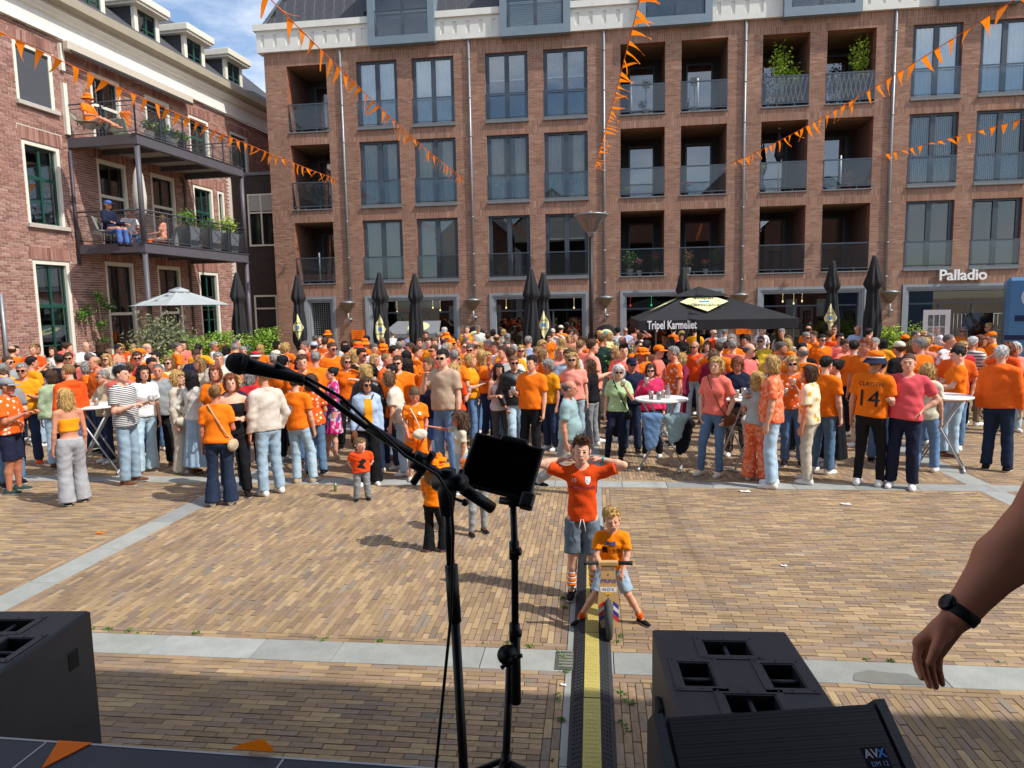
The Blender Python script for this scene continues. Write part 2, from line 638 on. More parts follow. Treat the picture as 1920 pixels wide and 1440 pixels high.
# ================================================================== brick walls
def brick_wall(bld, x0, x1, z0, z1, opens, bands, pal_b, pw_b, mats, bl=0.22, bh=0.0617, joint=0.011, fans=(), depth=0.3, seed=1, rev_mat=None, mort=None, far_key=None, keep=None):
    """real bricks on a mortar bed with openings. bands: (za,zb,courses) of soldier bricks; opens: (xa,xb,za,zb)"""
    r = np.random.default_rng(seed)
    B = []                                     # x,z,hx,hz,rot
    def cut_row(xs_, za, zb):
        """split [x,x+w] intervals by openings"""
        zc = (za + zb) / 2
        blk = [(o[0], o[1]) for o in opens if o[2] < zc < o[3]] + [(f[0], f[1]) for f in fans if f[2] < zc < f[3]]
        for (p, q) in xs_:
            segs = [(p, q)]
            for (oa, ob) in blk:
                ns = []
                for (s0, s1) in segs:
                    if ob <= s0 or oa >= s1:
                        ns.append((s0, s1))
                    else:
                        if s0 < oa:
                            ns.append((s0, oa))
                        if ob < s1:
                            ns.append((ob, s1))
                segs = ns
            for (s0, s1) in segs:
                if s1 - s0 > 0.025:
                    B.append(((s0 + s1) / 2, zc, (s1 - s0) / 2 - joint / 2, (zb - za) / 2 - joint / 2, 0.0))
    lv = z0
    for (za, zb, nc) in sorted(bands) + [(z1, z1, 0)]:
        n = int(round((za - lv) / bh))
        if n > 0:
            s = (za - lv) / n
            for i in range(n):
                off = (0.5 * bl if i % 2 else 0) + 0.25 * bl * ((i // 2) % 2) * 0.3
                a = np.arange(x0 - off, x1, bl)
                cut_row([(max(p, x0), min(p + bl, x1)) for p in a], lv + i * s, lv + (i + 1) * s)
        for c in range(nc):
            h = (zb - za) / nc
            a = np.arange(x0, x1, 0.0617)
            cut_row([(p, min(p + 0.0617, x1)) for p in a], za + c * h, za + (c + 1) * h)
        lv = zb
    for f in fans:                             # splayed arch of standing bricks over a window
        n = int((f[1] - f[0]) / 0.062)
        for i in range(n):
            t = (i + 0.5) / n - 0.5
            B.append(((f[0] + f[1]) / 2 + t * (f[1] - f[0]), (f[2] + f[3]) / 2, (f[1] - f[0]) / n / 2 - 0.004, (f[3] - f[2]) / 2 - 0.005, -t * 0.22))
    A = np.array(B, np.float64)
    if keep is not None:
        A = A[keep(A)]
    n = len(A)
    tn = pal_b[r.choice(len(pal_b), n, p=pw_b)] * r.uniform(0.9, 1.1, (n, 1))
    wc = np.array([(bld.matrix_world @ Vector((a, 0, b)))[:] for a, b in A[:, :2]])
    d = np.hypot(wc[:, 0], wc[:, 1])
    pr = np.array([proj(p) for p in wc])
    out = (pr[:, 0] < 0) | (pr[:, 0] > 1920) | (pr[:, 1] < 0) | (pr[:, 1] > 600)
    order = np.argsort(d + 100 * out)
    A, tn = A[order], tn[order].astype(np.float32)
    mu = MB(); mu.box(-0.5, 0.5, 0, 0.02, -0.5, 0.5)
    me1 = mu.mesh('brick', [mats[1]])
    for i in range(300):
        o = objm('brick', me1, bld)
        o.location = (A[i, 0], r.uniform(-0.003, 0.002), A[i, 1])
        o.scale = (2 * A[i, 2], 1, 2 * A[i, 3])
        o.rotation_euler = (0, A[i, 4], 0)
        o.color = (*[float(c) for c in tn[i]], 1)
    A, tn = A[300:], tn[300:]
    n = len(A)
    ca, sa = np.cos(A[:, 4]), np.sin(A[:, 4])
    C_ = np.stack([A[:, 0], 0.01 + r.uniform(-0.003, 0.002, n), A[:, 1]], 1)
    X_ = np.stack([ca * A[:, 2], r.normal(0, 0.0006, n), -sa * A[:, 2]], 1)
    Y_ = np.stack([sa * A[:, 3], r.normal(0, 0.0005, n), ca * A[:, 3]], 1)
    Z_ = np.tile([[0, -0.01, 0]], (n, 1))
    V, F = boxes_np(C_.astype(np.float32), X_.astype(np.float32), Y_.astype(np.float32), Z_.astype(np.float32))
    objm('brickwork', mesh_np('brickwork', V, F, [mats[0]], tint=np.repeat(tn, 8, 0)), bld, kind='stuff')
    # mortar bed and reveals
    xs_ = sorted({x0, x1, *[o[0] for o in opens], *[o[1] for o in opens]})
    zs_ = sorted({z0, z1, *[o[2] for o in opens], *[o[3] for o in opens]})
    wm = MB()
    def inside(xc, zc):
        return any(o[0] < xc < o[1] and o[2] < zc < o[3] for o in opens)
    for i in range(len(zs_) - 1):
        zc = (zs_[i] + zs_[i + 1]) / 2
        run = None
        for j in range(len(xs_) - 1):
            if not inside((xs_[j] + xs_[j + 1]) / 2, zc) and x0 <= xs_[j] < x1 and z0 <= zs_[i] < z1:
                run = (run[0], xs_[j + 1]) if run else (xs_[j], xs_[j + 1])
                nxt_in = j + 1 < len(xs_) - 1 and not inside((xs_[j + 1] + xs_[j + 2]) / 2, zc)
                if not nxt_in:
                    a, b, c_, e = run[0], run[1], zs_[i], zs_[i + 1]
                    wm.add([(a, 0.008, c_), (b, 0.008, c_), (b, 0.008, e), (a, 0.008, e)], [(0, 1, 2, 3)], 0)
                    run = None
    for o in opens:
        a, b, c_, e = o[:4]
        if a < x0 or b > x1:
            continue
        q = depth
        wm.add([(a, 0.004, c_), (a, q, c_), (a, q, e), (a, 0.004, e)], [(0, 1, 2, 3)], 1)
        wm.add([(b, 0.004, c_), (b, q, c_), (b, q, e), (b, 0.004, e)], [(3, 2, 1, 0)], 1)
        wm.add([(a, 0.004, e), (b, 0.004, e), (b, q, e), (a, q, e)], [(3, 2, 1, 0)], 1)
        wm.add([(a, 0.004, c_), (b, 0.004, c_), (b, q, c_), (a, q, c_)], [(0, 1, 2, 3)], 1)
    wm.build('wall', [mort, rev_mat], bld)

# ================================================================== apartment building
ap = thing('apartment_building', 'long red brick apartment block with french windows and recessed balconies above the cafes', 'building', mat=M_FAC)
bpy.context.view_layer.update()
m_brick = mk('red_brick', (1, 1, 1), 0.85, 0.2, 0.7, 0.2, 90, 0.2, src='tint', detail=9)
m_brick_o = mk('red_brick_single', (1, 1, 1), 0.85, 0.18, 25, 0.2, 90, 0.2, src='object')
m_mort = mk('grey_mortar', '#bdb2a6', 0.95, 0.15, 12)
m_rev = brick_tex('reveal_brick', '#9c5f42', '#85503a', '#7d7166', 0.22, 0.062, axes='YZ')
m_anth = mk('anthracite_frame', '#3d4650', 0.45, 0.06, 4, spec=0.5)
m_anth2 = mk('anthracite_rail', '#4a545e', 0.4, 0.06, 4, metal=0.2)
m_sill = mk('grey_sill', '#6b6f72', 0.6, 0.1, 6)
m_glass = mk_glass('window_glass', (0.9, 0.93, 0.93), 0.04)
m_glass_hi = mk_glass('upper_window_glass', (0.9, 0.94, 0.95), 0.11)
m_guard = mk_glass('guard_glass', (0.84, 0.88, 0.9), 0.015, fog=0.02)
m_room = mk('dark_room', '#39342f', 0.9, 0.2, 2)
m_sheer = mk('sheer_curtain', '#dfe3e4', 0.9, 0.06, 10)
m_drape = mk('grey_drape', '#a3a299', 0.9, 0.1, 10)
m_blind = mk('venetian_blind', '#d9dcd8', 0.6, 0.05, 10)
m_shade = mk('roller_shade', '#a8a8a0', 0.9, 0.05, 6)
BAYS = [-10, -5, 0, 5, 10, 15]
ROWS = [(9.41, 11.89), (6.45, 8.92), (3.55, 5.94)]
ops = []
for b in BAYS:
    for (za, zb) in ROWS:
        ops += [(b + 0.6, b + 2.2, za, zb), (b + 2.78, b + 4.4, za, zb)]
    ops.append((b + 0.58, b + 4.38, -0.5, 3.02))
for (za, zb) in ROWS:
    ops.append((-12.2, -10.6, za, zb))
ops.append((-11.95, -10.64, -0.5, 3.02))
bp_ = np.array([lin('#a67d66'), lin('#9e745e'), lin('#ad856e'), lin('#956d58'), lin('#a47e69'), lin('#b4917b'), lin('#8a6957')])
bp_ = (bp_ * .7 + bp_.mean(0) * .3) * np.array([.92, .93, .95])
bw_ = np.array([.24, .22, .16, .14, .12, .07, .05]); bw_ /= bw_.sum()
brick_wall(ap, -13.1, 20, 0, 12.42, ops, [(3.02, 3.55, 2), (5.94, 6.45, 2), (8.92, 9.41, 2), (11.89, 12.42, 2)], bp_, bw_, [m_brick, m_brick_o], seed=3, rev_mat=m_rev, mort=m_mort,
           keep=lambda A: A[:, 1] > 0.3)
# side wall and bulk behind
mb = MB()
mb.add([(-13.1, 0.01, 0), (-13.1, 12, 0), (-13.1, 12, 12.42), (-13.1, 0.01, 12.42)], [(0, 1, 2, 3)])
mb.build('side_wall', [brick_tex('side_brick', '#9c6048', '#85503e', '#8d8074', 0.22, 0.062, axes='YZ')], ap)

def wavy(x0, x1, z0, z1, y, waves, amp, mi, mb):
    n = max(8, int(waves * 6))
    vs, fs = [], []
    for i in range(n + 1):
        t = i / n
        yy = y + amp * math.sin(t * waves * 2 * math.pi + 0.7 * math.sin(9 * t))
        vs += [(x0 + (x1 - x0) * t, yy, z0), (x0 + (x1 - x0) * t, yy, z1)]
    for i in range(n):
        fs.append((2 * i, 2 * i + 2, 2 * i + 3, 2 * i + 1))
    mb.add(vs, fs, mi, True)

def frame_mesh(w, h, t, d, mull=(), name='f', mat=None, y=0.0, bars=()):
    mb = MB()
    mb.box(0, t, y, y + d, 0, h); mb.box(w - t, w, y, y + d, 0, h)
    mb.box(t, w - t, y, y + d, 0, t); mb.box(t, w - t, y, y + d, h - t, h)
    for (mx_, mw) in mull:
        mb.box(mx_ - mw / 2, mx_ + mw / 2, y - 0.004, y + d + 0.003, t, h - t)
    for (bz, bwid) in bars:
        mb.box(t, w - t, y + 0.005, y + d - 0.006, bz - bwid / 2, bz + bwid / 2)
    return mb.mesh(name, [mat])

WW, WH = 1.6, 2.46
me_frame = frame_mesh(WW, WH, 0.075, 0.07, [(0.8, 0.17), (0.105, 0.06), (1.495, 0.06)], 'french_frame', m_anth, 0.1)
mb = MB(); mb.box(0.13, 0.72, 0.135, 0.141, 0.1, WH - 0.1); me_paneL = mb.mesh('pane', [m_glass])
mb = MB(); mb.box(0.88, 1.47, 0.135, 0.141, 0.1, WH - 0.1); me_paneR = mb.mesh('pane', [m_glass])
mb = MB(); mb.bbox(-0.03, WW + 0.03, -0.07, 0.1, -0.06, 0.0, 0.008); mb.box(0.0, WW, -0.012, 0.1, 0.0, 0.1); me_sill = mb.mesh('sill', [m_sill])
mb = MB(); mb.box(0.0, WW, -0.02, 0.02, 0.98, 1.02); mb.box(0, WW, -0.012, 0.012, 0.13, 0.15); mb.box(0, 0.02, -0.01, 0.01, 0.14, 1.0); mb.box(WW - 0.02, WW, -0.01, 0.01, 0.14, 1.0); me_rail = mb.mesh('rail', [m_anth2])
mb = MB(); mb.box(0.02, WW - 0.02, -0.006, 0.004, 0.16, 0.98); me_gg = mb.mesh('guard_pane', [m_guard])
mb = MB()
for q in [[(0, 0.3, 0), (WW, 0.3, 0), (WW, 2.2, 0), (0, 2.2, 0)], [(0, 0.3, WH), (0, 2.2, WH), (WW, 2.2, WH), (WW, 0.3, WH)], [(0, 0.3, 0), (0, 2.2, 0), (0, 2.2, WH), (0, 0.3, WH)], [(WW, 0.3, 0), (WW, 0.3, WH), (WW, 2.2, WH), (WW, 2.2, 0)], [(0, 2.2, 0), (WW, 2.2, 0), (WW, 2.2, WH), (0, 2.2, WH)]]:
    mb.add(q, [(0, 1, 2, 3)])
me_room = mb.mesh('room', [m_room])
CUR = {}
mb = MB(); wavy(0.1, WW - 0.1, 0.05, WH - 0.08, 0.19, 9, 0.025, 0, mb); CUR['sheer'] = mb.mesh('curtain', [m_sheer])
mb = MB(); wavy(0.08, 0.62, 0.03, WH - 0.05, 0.25, 5, 0.03, 0, mb); wavy(1.05, WW - 0.08, 0.03, WH - 0.05, 0.25, 4, 0.03, 0, mb); CUR['drape'] = mb.mesh('curtain', [m_drape])
mb = MB()
for i in range(30):
    z = 1.55 + i * 0.028
    mb.box(0.1, WW - 0.1, 0.2, 0.222, z, z + 0.006)
mb.box(0.1, WW - 0.1, 0.2, 0.225, 1.5, 1.54); CUR['blind'] = mb.mesh('curtain', [m_blind])
mb = MB(); mb.box(0.09, WW - 0.09, 0.2, 0.206, 0.05, WH - 0.06); CUR['shade'] = mb.mesh('curtain', [m_shade])
mb = MB()
for i in range(22):
    x = 0.1 + i * 0.064
    mb.add([(x, 0.2, 0.05), (x + 0.05, 0.235, 0.05), (x + 0.05, 0.235, WH - 0.06), (x, 0.2, WH - 0.06)], [(0, 1, 2, 3)])
CUR['vertical'] = mb.mesh('curtain', [m_drape])

def french(x, z, cur, wid, hei):
    w = objm('window', me_frame, ap)
    w.location = (x, 0, z)
    w.scale = (wid / WW, 1, hei / WH)
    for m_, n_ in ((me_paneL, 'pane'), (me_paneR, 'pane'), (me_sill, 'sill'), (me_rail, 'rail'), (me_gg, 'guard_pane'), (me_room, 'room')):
        objm(n_, m_, w, [m_glass_hi] if n_ == 'pane' and z > 9 else None)
    if cur:
        objm('curtain', CUR[cur], w)

cw = {(-10, 0): ('sheer', 'sheer'), (-5, 0): ('blind', 'blind'), (10, 0): ('sheer', 'sheer'), (-10, 1): ('drape', 'drape'), (-5, 1): ('drape', 'drape'), (10, 1): ('vertical', 'vertical'),
      (-10, 2): ('shade', 'shade'), (-5, 2): (None, 'blind'), (10, 2): (None, None)}
m_wood = mk('loggia_ceiling_boards', '#8a7358', 0.7, 0.2, 8)
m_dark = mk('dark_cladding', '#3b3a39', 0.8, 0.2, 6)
m_lfloor = mk('loggia_floor', '#8d8a85', 0.8, 0.1, 6)
m_lside = mk('loggia_side', '#6f5347', 0.85, 0.15, 6)
LD = 1.9
mb = MB()
mb.add([(0, 0.3, 0), (0, LD, 0), (0, LD, WH), (0, 0.3, WH)], [(0, 1, 2, 3)], 0)
mb.add([(WW, 0.3, 0), (WW, LD, 0), (WW, LD, WH), (WW, 0.3, WH)], [(3, 2, 1, 0)], 0)
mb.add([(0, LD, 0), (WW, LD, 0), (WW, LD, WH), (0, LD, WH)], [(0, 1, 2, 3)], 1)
mb.add([(0, 0.3, 0), (WW, 0.3, 0), (WW, LD, 0), (0, LD, 0)], [(0, 1, 2, 3)], 2)
me_log = mb.mesh('loggia', [m_lside, m_dark, m_lfloor])
mb = MB()
for i in range(12):
    mb.box(i * WW / 12 + 0.004, (i + 1) * WW / 12 - 0.004, 0.3, LD, WH - 0.02, WH)
mb.box(-0.02, WW + 0.02, 0.28, LD + 0.02, WH + 0.002, WH + 0.05)
me_lceil = mb.mesh('ceiling_boards', [m_wood])
mb = MB(); mb.box(0, 0.02, -0.01, 0.01, 0.1, 1.02); mb.box(WW - 0.02, WW, -0.01, 0.01, 0.1, 1.02); mb.box(0, WW, -0.02, 0.025, 1.0, 1.045); mb.box(0, WW, -0.012, 0.012, 0.09, 0.13); mb.box(0.5, 0.53, -0.01, 0.01, 0, 0.09); mb.box(1.1, 1.13, -0.01, 0.01, 0, 0.09)
me_lrail = mb.mesh('rail', [m_anth2])
mb = MB(); mb.box(0.02, WW - 0.02, -0.006, 0.004, 0.14, 1.0); me_lgg = mb.mesh('guard_pane', [m_guard])
mb = MB(); mb.bbox(-0.03, WW + 0.03, -0.05, 0.3, -0.05, 0.0, 0.008); me_lsill = mb.mesh('sill', [m_sill])
mb = MB(); mb.box(0.35, 0.42, LD - 0.08, LD - 0.02, 0.05, 2.2); mb.box(1.28, 1.35, LD - 0.08, LD - 0.02, 0.05, 2.2); mb.box(0.42, 1.28, LD - 0.08, LD - 0.02, 2.13, 2.2)
me_ldoor = mb.mesh('door_frame', [m_anth])
m_ldg = mk_glass('loggia_door_glass', (0.25, 0.27, 0.3), 0.16)
mb = MB(); mb.box(0.42, 1.28, LD - 0.055, LD - 0.05, 0.06, 2.12); me_ldp = mb.mesh('pane', [m_ldg])
def loggia(x, z, wid, hei):
    w = objm('loggia', me_log, ap)
    w.location = (x - .006, 0, z)
    w.scale = ((wid + .012) / WW, 1, (hei + .006) / WH)
    for m_, n_ in ((me_lceil, 'ceiling_boards'), (me_lrail, 'rail'), (me_lgg, 'guard_pane'), (me_lsill, 'sill'), (me_ldoor, 'door_frame'), (me_ldp, 'pane')):
        objm(n_, m_, w)
for b in BAYS:
    for ri, (za, zb) in enumerate(ROWS):
        for k, (xo, wid) in enumerate(((0.6, 1.6), (2.78, 1.62))):
            if b in (0, 5):
                loggia(b + xo, za, wid, zb - za)
            else:
                french(b + xo, za, cw.get((b, ri), (None, 'drape'))[k], wid, zb - za)
for (za, zb) in ROWS:
    loggia(-12.2, za, 1.6, zb - za)
# drainpipes
m_zinc = mk('zinc_pipe', '#8f9498', 0.45, 0.1, 6, metal=0.5)
for x in (-10, -5, 0, 5, 10, 15):
    mb = MB()
    mb.tube([(x, -0.06, 2.75), (x, -0.06, 12.4)], 0.045, 10)
    for z in (3.3, 5.9, 8.9, 11.7, 4.5, 7.4, 10.3):
        mb.tube([(x, -0.06, z), (x, -0.06, z + 0.05)], 0.055, 10)
    mb.build('drainpipe', [m_zinc], ap)
# cornice with slots, between dormers
m_white = mk('cream_cornice', '#dcdbd2', 0.7, 0.08, 3, 0.08, 40)
DORM = [(-8.77, -6.22), (-3.77, -1.2), (1.24, 3.8), (6.22, 8.8), (11.25, 13.85), (16.25, 18.85)]
segs = [(-13.3, DORM[0][0])] + [(DORM[i][1], DORM[i + 1][0]) for i in range(len(DORM) - 1)] + [(DORM[-1][1], 20)]
for (a, b) in segs:
    mb = MB()
    a2, b2 = a + 0.003, b - 0.003
    mb.box(a2, b2, -0.10, 0.3, 12.42, 13.2)
    mb.box(a2 - (0.1 if a < -13 else 0), b2, -0.22, 0.3, 13.2, 13.43)
    mb.box(a2, b2, -0.135, -0.1, 12.42, 12.62)
    mb.box(a2, b2, -0.135, -0.1, 13.05, 13.2)
    n = max(2, int(round((b2 - a2) / 0.5)))
    s = (b2 - a2) / n
    for i in range(n + 1):
        p = a2 + i * s - s / 2 + 0.07 if i > 0 else a2
        q = a2 + i * s + s / 2 - 0.07 if i < n else b2
        mb.box(p, q, -0.135, -0.1, 12.62, 13.05)
    mb.build('cornice', [m_white], ap)
# dormers
m_dz = mk('blue_grey_zinc', '#7d8b94', 0.5, 0.08, 3, metal=0.25)
for i, (a, b) in enumerate(DORM):
    w = b - a
    mb = MB()
    t, z0, z1, y0 = 0.25, 12.33, 15.2, -0.34
    mb.box(0, t, y0, 1.6, z0, z1); mb.box(w - t, w, y0, 1.6, z0, z1)
    mb.box(t, w - t, y0, 1.6, z0, z0 + t + 0.05); mb.box(t, w - t, y0, 1.6, z1 - t, z1)
    d = mb.build('dormer', [m_dz], ap)
    d.location = (a, 0, 0)
    fm = frame_mesh(w - 2 * t, z1 - z0 - 2 * t - 0.05, 0.07, 0.06, [((w - 2 * t) / 2, 0.12)], 'dormer_frame', m_anth, 0)
    fo = objm('window_frame', fm, d); fo.location = (t, y0 + 0.22, z0 + t + 0.05)
    mb = MB(); mb.box(t + 0.06, w - t - 0.06, y0 + 0.25, y0 + 0.256, z0 + 0.36, z1 - 0.3); mb.build('pane', [m_glass], d)
    mb = MB(); mb.box(t + 0.03, w - t - 0.03, y0 + 0.06, y0 + 0.07, z0 + 0.32, z0 + 1.2); mb.build('guard_pane', [m_guard], d)
    mb = MB(); mb.box(t, w - t, y0 + 0.04, y0 + 0.08, z0 + 1.2, z0 + 1.24); mb.build('rail', [m_anth2], d)
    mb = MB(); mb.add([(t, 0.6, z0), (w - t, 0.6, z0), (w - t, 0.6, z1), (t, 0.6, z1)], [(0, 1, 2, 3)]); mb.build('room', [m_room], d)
    if i in (1,):
        mb = MB()
        for k in range(40):
            mb.box(t + 0.1, w - t - 0.1, y0 + 0.3, y0 + 0.32, z0 + 0.35 + k * 0.06, z0 + 0.35 + k * 0.06 + 0.04)
        mb.build('curtain', [m_blind], d)
# mansard roof: tile by tile where it shows
m_tile = mk('dark_roof_tile', '#45454a', 0.55, 0.2, 5, 0.15, 40)
rf = MB()
rf.add([(-13.1, 0.1, 13.4), (20, 0.1, 13.4), (20, 2.6, 18.2), (-11.0, 2.6, 18.2)], [(0, 1, 2, 3)])
rf.add([(-13.1, 0.1, 13.4), (-11.0, 2.6, 18.2), (-11.0, 9, 18.2), (-13.1, 12, 13.4)], [(0, 1, 2, 3)])
roof = rf.build('roof', [m_tile], ap)
mb = MB(); mb.bbox(-0.2, 0.2, -0.055, 0.0, -0.01, 0.44, 0.012); me_t = mb.mesh('tile', [m_tile])
slope = math.atan2(2.5, 4.8)
for r_ in range(5):
    z = 13.4 + 0.36 * r_
    y = 0.1 + 0.36 * r_ * 2.5 / 4.8
    x = -13.05 + 0.36 * r_ * 2.1 / 4.8 + 0.2 + (0.2 if r_ % 2 else 0)
    while x < 15:
        if not any(a - 0.1 < x < b + 0.1 for a, b in DORM) and (x < -8 or r_ < 3):
            o = objm('tile', me_t, roof)
            o.location = (x, y, z)
            o.rotation_euler = (-slope + 0.05, 0, 0)
        x += 0.4
# hip trim
mb = MB(); mb.tube([(-13.1, 0.05, 13.43), (-11.0, 2.55, 18.2)], 0.07, 8); mb.build('hip_flashing', [m_zinc], roof)
# shop fronts
m_shopf = mk('grey_shop_frame', '#8b9095', 0.55, 0.12, 3)
m_shopg = mk_glass('shop_glass', (0.55, 0.57, 0.58), 0.07)
m_bulb = mk('lit_bulb', '#ffd9a0', 0.5, 0, emit=(1.0, 0.72, 0.35), estr=4)
def shopfront(xa, xb, lights, gate=False):
    mb = MB()
    for k, (t0, t1, yy) in enumerate([(0, 0.1, -0.05), (0.1, 0.17, -0.02), (0.17, 0.24, 0.03)]):
        mb.box(xa + t0, xa + t1, yy, 0.3, 0, 3.02 - t0)
        mb.box(xb - t1, xb - t0, yy, 0.3, 0, 3.02 - t0)
        mb.box(xa + t1, xb - t1, yy, 0.3, 3.02 - t1, 3.02 - t0)
    s = mb.build('shopfront', [m_shopf], ap)
    a, b = xa + 0.24, xb - 0.24
    mb = MB()
    for q in [[(a, 0.3, 0), (a, 4, 0), (a, 4, 2.78), (a, 0.3, 2.78)], [(b, 0.3, 0), (b, 0.3, 2.78), (b, 4, 2.78), (b, 4, 0)], [(a, 4, 0), (b, 4, 0), (b, 4, 2.78), (a, 4, 2.78)], [(a, 0.3, 2.78), (a, 4, 2.78), (b, 4, 2.78), (b, 0.3, 2.78)], [(a, 0.3, 0.02), (b, 0.3, 0.02), (b, 4, 0.02), (a, 4, 0.02)]]:
        mb.add(q, [(0, 1, 2, 3)])
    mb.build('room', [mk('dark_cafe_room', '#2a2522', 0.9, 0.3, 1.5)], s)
    if gate:
        mb = MB()
        n = int((b - a) / 0.085)
        for i in range(n + 1):
            x = a + (b - a) * i / n
            mb.box(x - 0.006, x + 0.006, 0.2, 0.212, 0.02, 2.78)
        for i in range(33):
            mb.box(a, b, 0.213, 0.225, 0.05 + i * 0.083, 0.062 + i * 0.083)
        mb.build('gate_grille', [mk('galvanised_grille', '#9aa0a2', 0.5, 0.1, 6, metal=0.5)], s)
        return
    n = 3
    for i in range(n):
        p, q = a + (b - a) * i / n, a + (b - a) * (i + 1) / n
        mb = MB(); mb.box(p + 0.03, q - 0.03, 0.2, 0.207, 0.05, 2.3); mb.build('pane', [m_shopg], s)
    mb = MB()
    for i in range(1, n):
        p = a + (b - a) * i / n
        mb.box(p - 0.03, p + 0.03, 0.17, 0.24, 0.02, 2.3)
    mb.box(a, b, 0.17, 0.24, 2.3, 2.36)
    mb.build('mullions', [m_anth], s)
    mb = MB(); mb.box(a, b, 0.2, 0.206, 2.36, 2.76); mb.build('transom_pane', [m_shopg], s)
    for (lx, lz, cmat) in lights:
        mb = MB(); mb.lathe([(0.005, 0.05), (0.02, 0.03), (0.035, 0), (0.025, -0.03), (0.004, -0.045)], 10)
        mb.tube([(0, 0, 0.04), (0, 0, 2.78 - lz)], 0.004, 5, 0)
        o = mb.build('bulb', [cmat], s)
        o.location = (lx, 0.9, lz)
m_red = mk('lit_red_bulb', '#ff3040', 0.5, 0, emit=(1, 0.05, 0.1), estr=2)
m_grn = mk('lit_green_bulb', '#30ff70', 0.5, 0, emit=(0.05, 1, 0.3), estr=2)
shopfront(-11.95, -10.64, [], gate=True)
shopfront(-9.42, -5.62, [(-8.4, 2.35, m_bulb), (-6.6, 2.4, m_bulb), (-6.9, 2.5, m_bulb)])
shopfront(-4.42, -0.62, [(-3.9, 2.45, m_bulb), (-1.2, 2.4, m_bulb)])
shopfront(0.58, 4.38, [(1.0, 2.45, m_red), (1.8, 2.45, m_grn)])
shopfront(5.58, 9.4, [(6.7, 2.5, m_bulb), (7.1, 2.42, m_bulb), (7.4, 2.5, m_bulb)])
shopfront(10.6, 14.4, [])
shopfront(15.6, 19.4, [])
# name over the right-hand shop
sg = thing('shop_sign', 'white raised letters spelling Palladio on the brick band', 'sign', mat=M_FAC @ Matrix.Translation((12.55, -0.09, 3.305)))
m_let = mk('white_letter', '#e8e8e6', 0.5, 0.03, 4)
sign_text('lettering', 'Palladio', 0.53, Matrix.Identity(4), m_let, sg, extrude=0.03, spacing=0.98, bold=0.009)
# wall lamps under the drainpipes
m_lampg = mk('frosted_lamp_cone', '#7a7060', 0.5, 0.1, 6)
for i, x in enumerate((-10.1, -5.05, 0.02, 4.95, 10.15)):
    near = ['beside the steel gate grille', 'between the two left cafe windows', 'behind the tall street lamp', 'above the big open bar parasol', 'beside the Palladio window'][i]
    t = thing('wall_lamp', 'cone shaped wall lamp on steel bracket ' + near, 'lamp', group='cone lamps on the apartment wall', mat=M_FAC @ Matrix.Translation((x, -0.12, 2.0)))
    mb = MB(); mb.lathe([(0.07, 0.40), (0.29, 0.74), (0.31, 0.76)], 18); mb.build('cone', [m_lampg], t)
    mb = MB(); mb.lathe([(0.31, 0.761), (0.32, 0.78), (0.02, 0.84)], 18); mb.build('lid', [m_zinc], t)
    mb = MB(); mb.tube([(0, 0, -0.15), (0, 0, 0.42)], 0.035, 10); mb.tube([(0, 0, 0.1), (0.1, 0.06, 0.1), (0.1, 0.12, 0.1)], 0.05, 8); mb.build('bracket', [m_zinc], t)
# annex in dark brick
an = thing('dark_annex', 'dark brick annex wedged between the old building and the apartments', 'building', mat=M_FAC @ Matrix.Translation((0, 0.75, 0)))
m_dkb = brick_tex('dark_brick_wall', '#3d3431', '#332c2b', '#2b2726', 0.22, 0.062, axes='XZ')
mb = MB(); mb.box(-17.5, -13.0, 0, 3, 0, 8.0); mb.build('wall', [m_dkb], an)
mb = MB(); mb.box(-17.5, -13.0, -0.06, 3.05, 8.0, 8.12); mb.build('roof_edge', [m_sill], an)
m_wf = mk('cream_window_frame', '#d8d4c6', 0.6, 0.06, 4)
w_ = objm('window', frame_mesh(1.15, 2.1, 0.07, 0.1, [(0.58, 0.06)], 'annex_frame', m_wf, -0.05, bars=[(1.35, 0.06)]), an); w_.location = (-14.5, 0, 5.15)
mb = MB(); mb.box(0.05, 1.1, -0.02, -0.01, 0.05, 2.05); mb.build('pane', [mk('dark_window', '#15181a', 0.08, 0, spec=0.8)], w_)
mb = MB(); mb.box(0.08, 1.07, -0.027, -0.021, 1.42, 2.02); mb.build('blind', [m_shade], w_)
w_ = objm('door', frame_mesh(1.0, 3.15, 0.07, 0.1, [], 'annex_door', m_wf, -0.05, bars=[(2.6, 0.06)]), an); w_.location = (-14.45, 0, 0)
mb = MB(); mb.box(0.06, 0.94, -0.03, -0.01, 0, 3.1); mb.build('door_leaf', [mk('dark_door', '#1d1d1f', 0.6, 0.1, 4)], w_)
# ================================================================== old brick building on the left
lb = thing('old_brick_building', 'old pinkish brick building with green sashes, white cornice and roof dormers', 'building', mat=M_LEFT)
bpy.context.view_layer.update()
c0, c1, c2, c3, c4, cn = (16.9, 18.2), (19.58, 20.88), (22.0, 23.3), (24.33, 25.6), (27.0, 28.35), (25.88, 26.36)
WIN = [  # x, z, style
    (c0, (8.33, 9.93), 'screen'), (c0, (5.05, 7.31), 'sash'), (c0, (1.0, 4.06), 'sash'),
    (c1, (7.62, 9.9), 'door'), (c1, (4.58, 7.31), 'door'), (c1, (0.0, 4.15), 'door'),
    (c2, (7.62, 9.9), 'door'), (c2, (4.58, 7.31), 'door'), (c2, (0.0, 4.15), 'door'),
    (c3, (8.1, 9.85), 'sash'), (c3, (5.05, 7.3), 'lit'), (c3, (1.0, 4.05), 'sash'), (cn, (5.05, 7.3), 'sash1'), (c4, (8.0, 9.87), 'sash'),
    ((13.6, 14.9), (8.33, 9.93), 'sash'), ((13.6, 14.9), (5.05, 7.31), 'sash'), ((13.6, 14.9), (1.0, 4.06), 'sash')]
